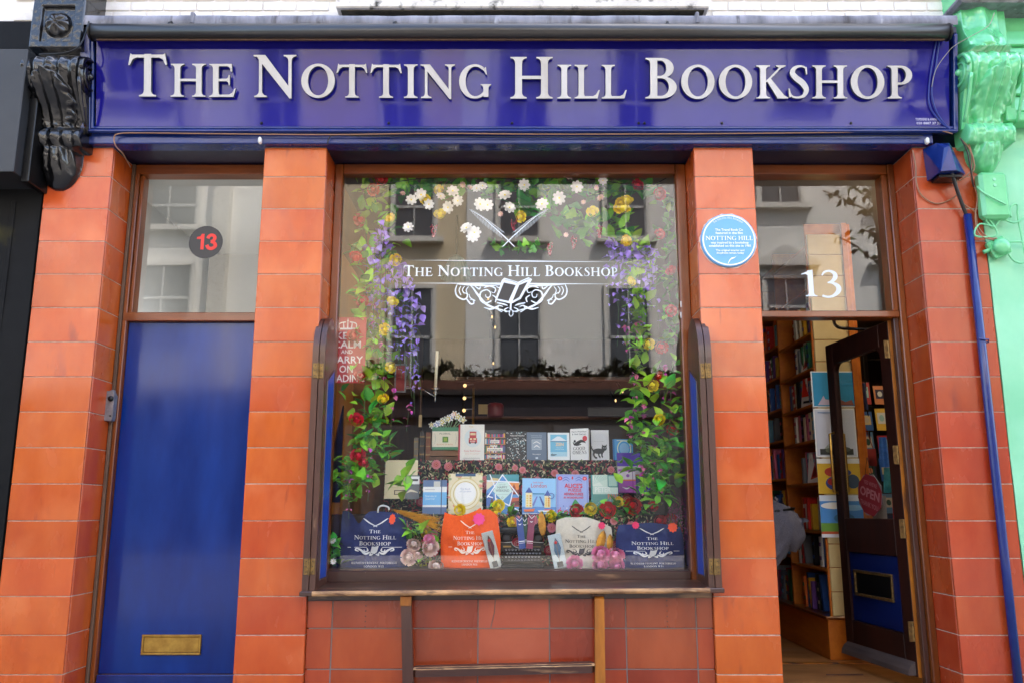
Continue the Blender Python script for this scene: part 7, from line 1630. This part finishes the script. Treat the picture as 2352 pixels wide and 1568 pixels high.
def q3(a): a.rect(0, 0, 1, .86, C(222, 180, 50)); a.ell(.35, .62, .2, .14, C(190, 60, 50)); a.ell(.55, .6, .18, .1, C(80, 90, 140)); a.ell(.38, .30, .22, .2, C(60, 70, 140)); a.ell(.3, .34, .1, .1, C(170, 40, 40)); a.ell(.75, .35, .14, .2, C(70, 90, 110))
def q4(a): a.rect(0, 0, 1, 1, C(226, 236, 246)); a.rect(0, .08, 1, .86, C(80, 150, 220)); a.ell(.3, .75, .28, .08, Wh); a.ell(.7, .7, .25, .07, C(150, 200, 236)); a.rect(0, .08, 1, .34, C(110, 160, 60)); a.ell(.5, .45, .22, .12, C(60, 120, 170)); a.ell(.7, .36, .16, .08, C(200, 110, 70)); a.rect(0, .08, 1, .14, C(200, 90, 50)); a.rect(0, 0, 1, .08, C(236, 236, 240))
poster('blue sky travel poster, topmost on the slatboard', 1867, 852, 1967, 934, q1); poster('pale poster with a dark harbour at its foot, second from the top', 1875, 937, 1971, 1049, q2)
poster('yellow poster with red and blue figures, third from the top', 1881, 1052, 1988, 1133, q3); poster('blue and green picture poster, lowest on the slatboard', 1888, 1136, 1997, 1233, q4)
# clutter beyond the glass of the open door: card rack, banner, bags
rk = thing('card_rack', 'black wire rack of greeting cards seen through the open door glass', 'card rack', (2.95, 1.9, ZF)); mb = MB()
for x in (2.80, 3.0, 3.2): mb.tube([(x, 1.92, ZF), (x, 1.92, 2.5)], .006, 5)
for z in (.4, .8, 1.2, 1.6, 2.0, 2.4): mb.tube([(2.80, 1.92, z), (3.2, 1.92, z)], .005, 5)
mb.build('wire_frame', BLACKM, rk)
cc = [C(90, 130, 170), C(206, 186, 140), C(226, 180, 60), C(30, 34, 70), C(190, 176, 160), C(170, 30, 40), C(210, 210, 206), C(30, 70, 60), C(40, 90, 160), C(150, 190, 190), C(200, 120, 70)]
names = ['blue', 'tan', 'yellow', 'navy', 'beige', 'red', 'white', 'dark green', 'bright blue', 'pale green', 'orange']; k = 0
for j, z in enumerate((2.02, 1.80, 1.60, 1.38, 1.12, .92)):
    for i in range(3):
        x = 2.80 + i * .13 + .05; c_ = (j * 3 + i * 5) % 11; w = .10; h = .16 + .03 * ((i + j) % 2)
        t = thing('greeting_card', '%s greeting card, %s row down and %s from the left on the wire rack' % (names[c_], ORD[j], ORD[i]), 'greeting card', (x, 1.9, z), 'greeting cards on the wire rack', rot=(R(-8), 0, rb.uniform(-.1, .1)))
        MB().box(-w / 2, w / 2, 0, .002, 0, h).build('card_sheet', cover_mat(cc[c_]), t, local=True, fix=False); a = Art(w, h, .0004); a.rect(.15, .3, .85, .8, cc[(c_ + 4) % 11]); a.ell(.5, .55, .2, .15, cc[(c_ + 7) % 11]); a.build('card_print', t, PRINTM, local=True, loc=(-w / 2, -.0005, 0))
for i, (nm, c_, x, y, z, w, h) in enumerate([('navy', C(30, 40, 80), 2.86, 1.70, 1.95, .09, .22), ('turquoise', C(40, 130, 140), 3.04, 1.66, 1.28, .12, .20), ('striped blue', C(50, 110, 190), 2.98, 1.62, 1.48, .07, .24), ('scarlet', C(190, 30, 34), 3.05, 1.60, 1.05, .09, .42), ('tan', C(190, 150, 100), 2.84, 1.60, .86, .14, .12), ('lilac', C(160, 140, 190), 3.03, 1.56, .74, .10, .12)]):
    t = thing('hanging_scarf', '%s folded cloth hanging on the rack behind the open door glass' % nm, 'scarf', (x, y, z), 'cloths hanging behind the open door'); mb = MB(); mb.grid(8, 8, lambda a_, c: (x + w * (a_ - .5) * (1.2 - .3 * c), y + .012 * math.sin(a_ * 12 + i), z + h * c)); mb.build('scarf_cloth', pbr('scarf_%s' % nm.replace(' ', '_'), c_, .8, col2=tuple(min(1, q_ * 1.6 + .02) for q_ in c_[:3]) + (1,), nscale=24), t, smooth=True)
t = thing('hanging_red_bag', 'dark red bag hanging on the rack behind the open door', 'bag', (2.93, 1.8, 1.55)); mb = MB(); mb.grid(8, 8, lambda a_, c: (2.86 + .13 * a_, 1.80 - .03 * math.sin(a_ * 3.14) * math.sin(c * 3.14), 1.50 + .14 * c)); mb.build('bag_cloth', pbr('dark_red_cloth', C(130, 20, 26), .8), t, smooth=True)
mb = MB(); mb.tube([(2.88, 1.8, 1.64), (2.92, 1.82, 1.84), (2.97, 1.8, 1.64)], .004, 5); mb.build('bag_strap', cover_mat(C(130, 20, 26)), t)
t = thing('hanging_white_apron', 'pale cloth hanging low behind the open door glass', 'cloth', (3.0, 1.7, .9)); mb = MB(); mb.grid(10, 14, lambda a_, c: (2.80 + .20 * a_ * (1.05 - .45 * (1 - c)) + .08 * (1 - c), 1.72 + .02 * math.sin(a_ * 9), .78 + .48 * c)); mb.build('cloth_sheet', pbr('grey_linen', C(170, 164, 158), .8), t, smooth=True)

# person bending behind the pier, only the back of a charcoal jacket shows
pr = thing('person', 'person in a charcoal grey jacket bending down beside the doorway bookcase', 'person', (2.10, 1.55, ZF))
def skin(name, joints, edges, mat, root, par, sub=2):
    me = bpy.data.meshes.new(name); me.from_pydata([j[0] for j in joints], edges, []); o = put(name, me, par, local=True); me.materials.append(mat)
    sk = o.modifiers.new('skin', 'SKIN'); sk.use_smooth_shade = True; ss = o.modifiers.new('sub', 'SUBSURF'); ss.levels = ss.render_levels = sub
    if name == 'body':
        tx = bpy.data.textures.new('cloth_folds', 'CLOUDS'); tx.noise_scale = .075; tx.noise_depth = 3; dm = o.modifiers.new('folds', 'DISPLACE'); dm.texture = tx; dm.strength = .10; dm.mid_level = .5
        ss.levels = ss.render_levels = 3
    for i, j in enumerate(joints): v = me.skin_vertices[0].data[i]; r_ = j[1]; v.radius = r_ if isinstance(r_, tuple) else (r_, r_); v.use_root = i == root
    return o
# joints: person faces -x, hips at the right
J = [((.02, 0, .93), (.27, .22)), ((-.14, 0, 1.04), (.22, .19)), ((-.34, 0, 1.14), (.19, .14)), ((-.50, 0, 1.16), (.07, .07)), ((-.60, 0, 1.17), (.10, .11)), ((-.68, 0, 1.16), (.08, .09)),
     ((-.18, -.10, .72), (.10, .10)), ((-.30, -.11, .46), (.07, .07)), ((-.26, -.11, .10), (.05, .05)), ((-.40, -.11, .04), (.04, .045)),
     ((-.18, .10, .72), (.10, .10)), ((-.30, .11, .46), (.07, .07)), ((-.26, .11, .10), (.05, .05)), ((-.40, .11, .04), (.04, .045)),
     ((-.40, -.19, 1.10), (.065, .065)), ((-.42, -.24, .85), (.05, .05)), ((-.52, -.22, .66), (.036, .036)), ((-.40, .19, 1.10), (.065, .065)), ((-.42, .24, .85), (.05, .05)), ((-.52, .22, .66), (.036, .036)), ((.06, 0, .90), (.17, .16))]
E_ = [(0, 1), (1, 2), (2, 3), (3, 4), (4, 5), (0, 6), (6, 7), (7, 8), (8, 9), (0, 10), (10, 11), (11, 12), (12, 13), (2, 14), (14, 15), (15, 16), (2, 17), (17, 18), (18, 19), (0, 20)]
skin('body', J, E_, FELT, 0, pr)
def jk(a_, f):
    an = 2 * math.pi * a_; rad = math.sin(math.pi * (.17 + .55 * f)) ; w = 1 + (.05 * math.sin(an * 9 + f * 3) + .035 * math.sin(an * 5 - f * 7)) * (1 - f * .6) + .05 * pnoise(Vector((math.cos(an) * 3, math.sin(an) * 3, f * 5)))
    return (.02 - .12 * f + .205 * rad * math.cos(an) * w, .20 * rad * math.sin(an) * w, .78 + .33 * f + .02 * math.cos(an) + .008 * math.sin(an * 7) * (1 - f))
mb = MB(); mb.grid(56, 22, jk)
mb.build('jacket', FELT, pr, smooth=True, local=True)
mb = MB(); mb.tube([(-.085 + .182 * math.cos(k * .2618), .175 * math.sin(k * .2618), 1.09 + .02 * math.cos(k * .2618)) for k in range(25)], .011, 6); mb.build('waist_strap', BLACKM, pr, smooth=True, local=True)
mb = MB(); mb.sphere((-.63, 0, 1.20), .115, 16, 10, (1, .9, .95)); mb.build('hair', pbr('brown_hair', C(60, 40, 28), .6), pr, smooth=True, local=True)
SK = pbr('skin', C(206, 150, 120), .5)
for s in (-1, 1):
    joints = [((-.53, s * .22, .64), .032), ((-.58, s * .215, .585), .034)]; ed = [(0, 1)]
    for k in range(4): dy = (k - 1.5) * .018; joints += [((-.605, s * .215 + dy, .555), .010), ((-.615, s * .215 + dy, .525 + .004 * abs(k - 1)), .009), ((-.61, s * .215 + dy, .50 + .006 * abs(k - 1)), .008)]; b0 = 2 + k * 3; ed += [(1, b0), (b0, b0 + 1), (b0 + 1, b0 + 2)]
    joints += [((-.55, s * .215 - s * .035, .58), .012), ((-.565, s * .215 - s * .05, .55), .010)]; ed += [(1, 14), (14, 15)]
    skin('hand', joints, ed, SK, 0, pr, 1)
mb = MB(); mb.sphere((-.70, 0, 1.15), .075, 14, 9, (.8, .85, 1.1)); mb.tube([(-.75, 0, 1.16), (-.785, 0, 1.13), (-.755, 0, 1.12)], [.012, .014, .008], 6); mb.build('face', SK, pr, smooth=True, local=True)

# ================================================================== ACROSS THE STREET (mirrored in the glass): sunlit terrace
YO = -15.0; YV = 2 * .3 - YO
FARSTONE = pbr('far_window_surround', C(206, 202, 194), .7); FARSASH = pbr('far_sash_paint', C(170, 170, 168), .6)
def OX(u, v): return PX(u, v, YV)
def OZ(v): return PZ(v, YV)
def house(label, x0, x1, mat, top, cat='house'):
    t = thing('terrace_house', label, cat, ((x0 + x1) / 2, YO, 0), 'terraced houses across the street'); return t
def far_wall(t, x0, x1, z0, z1, mat): MB().box(x0 + .005, x1 - .005, YO - 8, YO, z0, z1).build('wall', mat, t, fix=False)
def far_win(t, x0, x1, z0, z1, bars=1, sill=True, ped=False):
    y = YO
    o = MB().box(x0 - .09, x0, y, y + .07, z0, z1).box(x1, x1 + .09, y, y + .07, z0, z1).box(x0 - .09, x1 + .09, y, y + .07, z1, z1 + .10).build('window', FARSTONE, t, fix=False)
    MB().box(x0, x1, y + .005, y + .012, z0, z1).build('pane', FARDK, o, fix=False)
    m = MB(); xm = (x0 + x1) / 2; zm = (z0 + z1) / 2
    m.box(x0, x1, y + .013, y + .05, zm - .035, zm + .035).box(xm - .02, xm + .02, y + .013, y + .045, z0, z1).box(x0, x0 + .05, y + .013, y + .05, z0, z1).box(x1 - .05, x1, y + .013, y + .05, z0, z1); m.build('sash_bar', FARSASH, o, fix=False)
    if sill: MB().box(x0 - .25, x1 + .25, y, y + .22, z0 - .14, z0 - .002).build('sill', FARSTONE, o, fix=False)
    if ped: MB().prism([(x0 - .35, z1 + .3), (x1 + .35, z1 + .3), (x1 + .35, z1 + .38), (xm, z1 + .85), (x0 - .35, z1 + .38)], 'y', y, y + .25).build('pediment', FARSTONE, o)
def far_shop(t, x0, x1, z1, mat=None):
    MB().box(x0 + .03, x1 - .03, YO + .001, YO + .35, 0, z1 - .62).build('shopfront', mat or FARSHOP, t, fix=False); MB().box(x0 + .03, x1 - .03, YO + .001, YO + .45, z1 - .61, z1 - .08).build('shop_fascia', pbr('far_fascia_%d' % int(x0 * 10 + 500), C(40, 34, 40), .5), t, fix=False)
    MB().box(x0 + .02, x1 - .02, YO + .001, YO + .6, z1 - .079, z1 + .05).build('shop_cornice', FARSHOP, t, fix=False)
    n = max(2, int((x1 - x0) / 1.8))
    for i in range(n): a_ = x0 + .3 + i * (x1 - x0 - .5) / n; MB().box(a_, a_ + (x1 - x0 - .5) / n - .25, YO + .351, YO + .36, .6, z1 - .8).build('shop_glazing', FARDK, t, fix=False)
ZS = OZ(905)
H = [('cream stucco terrace house across the street, left of the mirrored middle', -6.1, OX(1070, 600), ROOMC), ('white stucco terrace house across the street, mirrored in the middle of the shop window', OX(1070, 600), 5.0, ROOMW),
     ('white stucco house with pedimented windows, mirrored in the right transom', 5.0, 10.5, ROOMW), ('white stucco house across the street mirrored over the blue door', -13.5, -6.1, ROOMW), ('cream house at the right end of the far terrace', 10.5, 24, ROOMC), ('white house at the left end of the far terrace', -24, -13.5, ROOMW)]
hs = []
for i, (l_, x0, x1, m_) in enumerate(H):
    t = house(l_, x0, x1, m_, 11); hs.append(t); far_wall(t, x0, x1, 0, 11.6 + .4 * (i % 2), m_); far_shop(t, x0, x1, ZS)
    MB().box(x0, x1, YO, YO + .5, 11.2, 11.5).build('roof_cornice', STONE, t, fix=False)
z10, z11 = OZ(888), OZ(664); z20, z21 = OZ(548), OZ(432); ww = OX(1240, 700) - OX(1145, 700)
for t, xs in ((hs[0], [OX(893, 600) + .1, OX(893, 600) - 2.9]), (hs[1], [OX(1145, 700), OX(1395, 700)])):
    for x in xs: far_win(t, x, x + ww, z10, z11, sill=False); far_win(t, x, x + ww, z20, z21 + .3); far_win(t, x, x + ww * .95, z21 + 1.1, z21 + 2.1)
for x in (OX(1745, 440), OX(1745, 440) + 3.0): far_win(hs[2], x, x + ww, OZ(470), OZ(470) + 1.9); far_win(hs[2], x, x + ww, OZ(770), OZ(640), ped=True)
for x in (-9.6, -12.4): far_win(hs[3], x, x + ww * 1.4, OZ(520), OZ(425)); far_win(hs[3], x, x + ww * 1.4, OZ(760), OZ(610)); MB().box(x + ww * 1.4 + .5, x + ww * 1.4 + .9, YO, YO + .3, 4, 11.1).build('pilaster', STONE, hs[3], fix=False)
for t, a_, b_ in ((hs[4], 11.4, 23), (hs[5], -23, -14.5)):
    x = a_
    while x < b_ - 1: far_win(t, x, x + 1.0, 5, 7.2); far_win(t, x, x + 1.0, 8.2, 9.9); x += 2.6
bl = thing('balcony_planter', 'long planter of shrubs along the far shop cornices', 'planter', (0, YO + .4, ZS)); rr2 = random.Random(9); MB().box(-6.5, 4.8, YO + .25, YO + .55, ZS + .05, ZS + .28).build('planter_box', pbr('planter_brown', C(90, 50, 34), .6), bl, fix=False); mb = MB()
for i in range(1600): x = rr2.uniform(-3.6, 4.7); z = ZS + .25 + abs(rr2.gauss(0, .13)) + .2 * max(0, math.sin(x * 3) + .4 * math.sin(x * 11)); mb.add([(x + rr2.uniform(-.10, .10), YO + .4 + rr2.uniform(-.2, .2), z + rr2.uniform(-.09, .12)) for _ in range(3)], [(0, 1, 2)])
tag(mb.build('shrub_leaves', pbr('far_shrub', C(58, 56, 26), .7), bl, fix=False), kind='stuff')
# young street tree to the right, its leaves mirrored in the right transom
tr = thing('street_tree', 'young street tree whose leafy branch is mirrored in the right transom', 'tree', (6.3, -4.2, 0)); mb = MB(); mb.tube([(6.3, -4.2, 0), (6.25, -4.2, 2.0), (6.3, -4.25, 4.2), (6.2, -4.2, 5.6)], [.09, .07, .05, .02], 8); mb.build('trunk', pbr('bark', C(90, 74, 60), .9), tr, smooth=True)
YT = 2 * .32 + 4.3; lf = leaf_mesh('leaf', .13, .06, pbr('tree_leaf', C(60, 74, 24), .5, var=.2), .2); rr3 = random.Random(12)
for pts in ([(1888, 438), (1930, 455), (1985, 480), (2040, 500)], [(1925, 545), (1965, 565), (2010, 600), (2060, 620)], [(1960, 430), (1990, 450), (2040, 470)], [(1985, 530), (2020, 540), (2060, 560)]):
    w_ = [P(u, v, YT) for u, v in pts]; w_ = [Vector((p.x, 2 * .32 - p.y, p.z)) for p in w_]; q = catmull([tuple(p) for p in w_] + [(6.2, -4.2, w_[-1].z + .2)], 5); mb = MB(); mb.tube(q, .010, 5); mb.build('branch', MATS['bark'], tr)
    for i in range(30): p = Vector(q[int(rr3.random() * len(q) * .9)]); put('leaf', lf, tr, p + Vector((rr3.uniform(-.03, .03), rr3.uniform(-.04, .04), rr3.uniform(-.03, .03))), (rr3.uniform(-1, 1), rr3.uniform(-1, 1), rr3.uniform(0, 6.28)))
for i in range(160): p = Vector((6.4 + rr3.gauss(0, .55), -4.2 + rr3.gauss(0, .5), 4.6 + rr3.gauss(0, .7))); put('leaf', lf, tr, p, (rr3.uniform(-1, 1), rr3.uniform(-1, 1), rr3.uniform(0, 6.28)), (1.3, 1.3, 1.3))
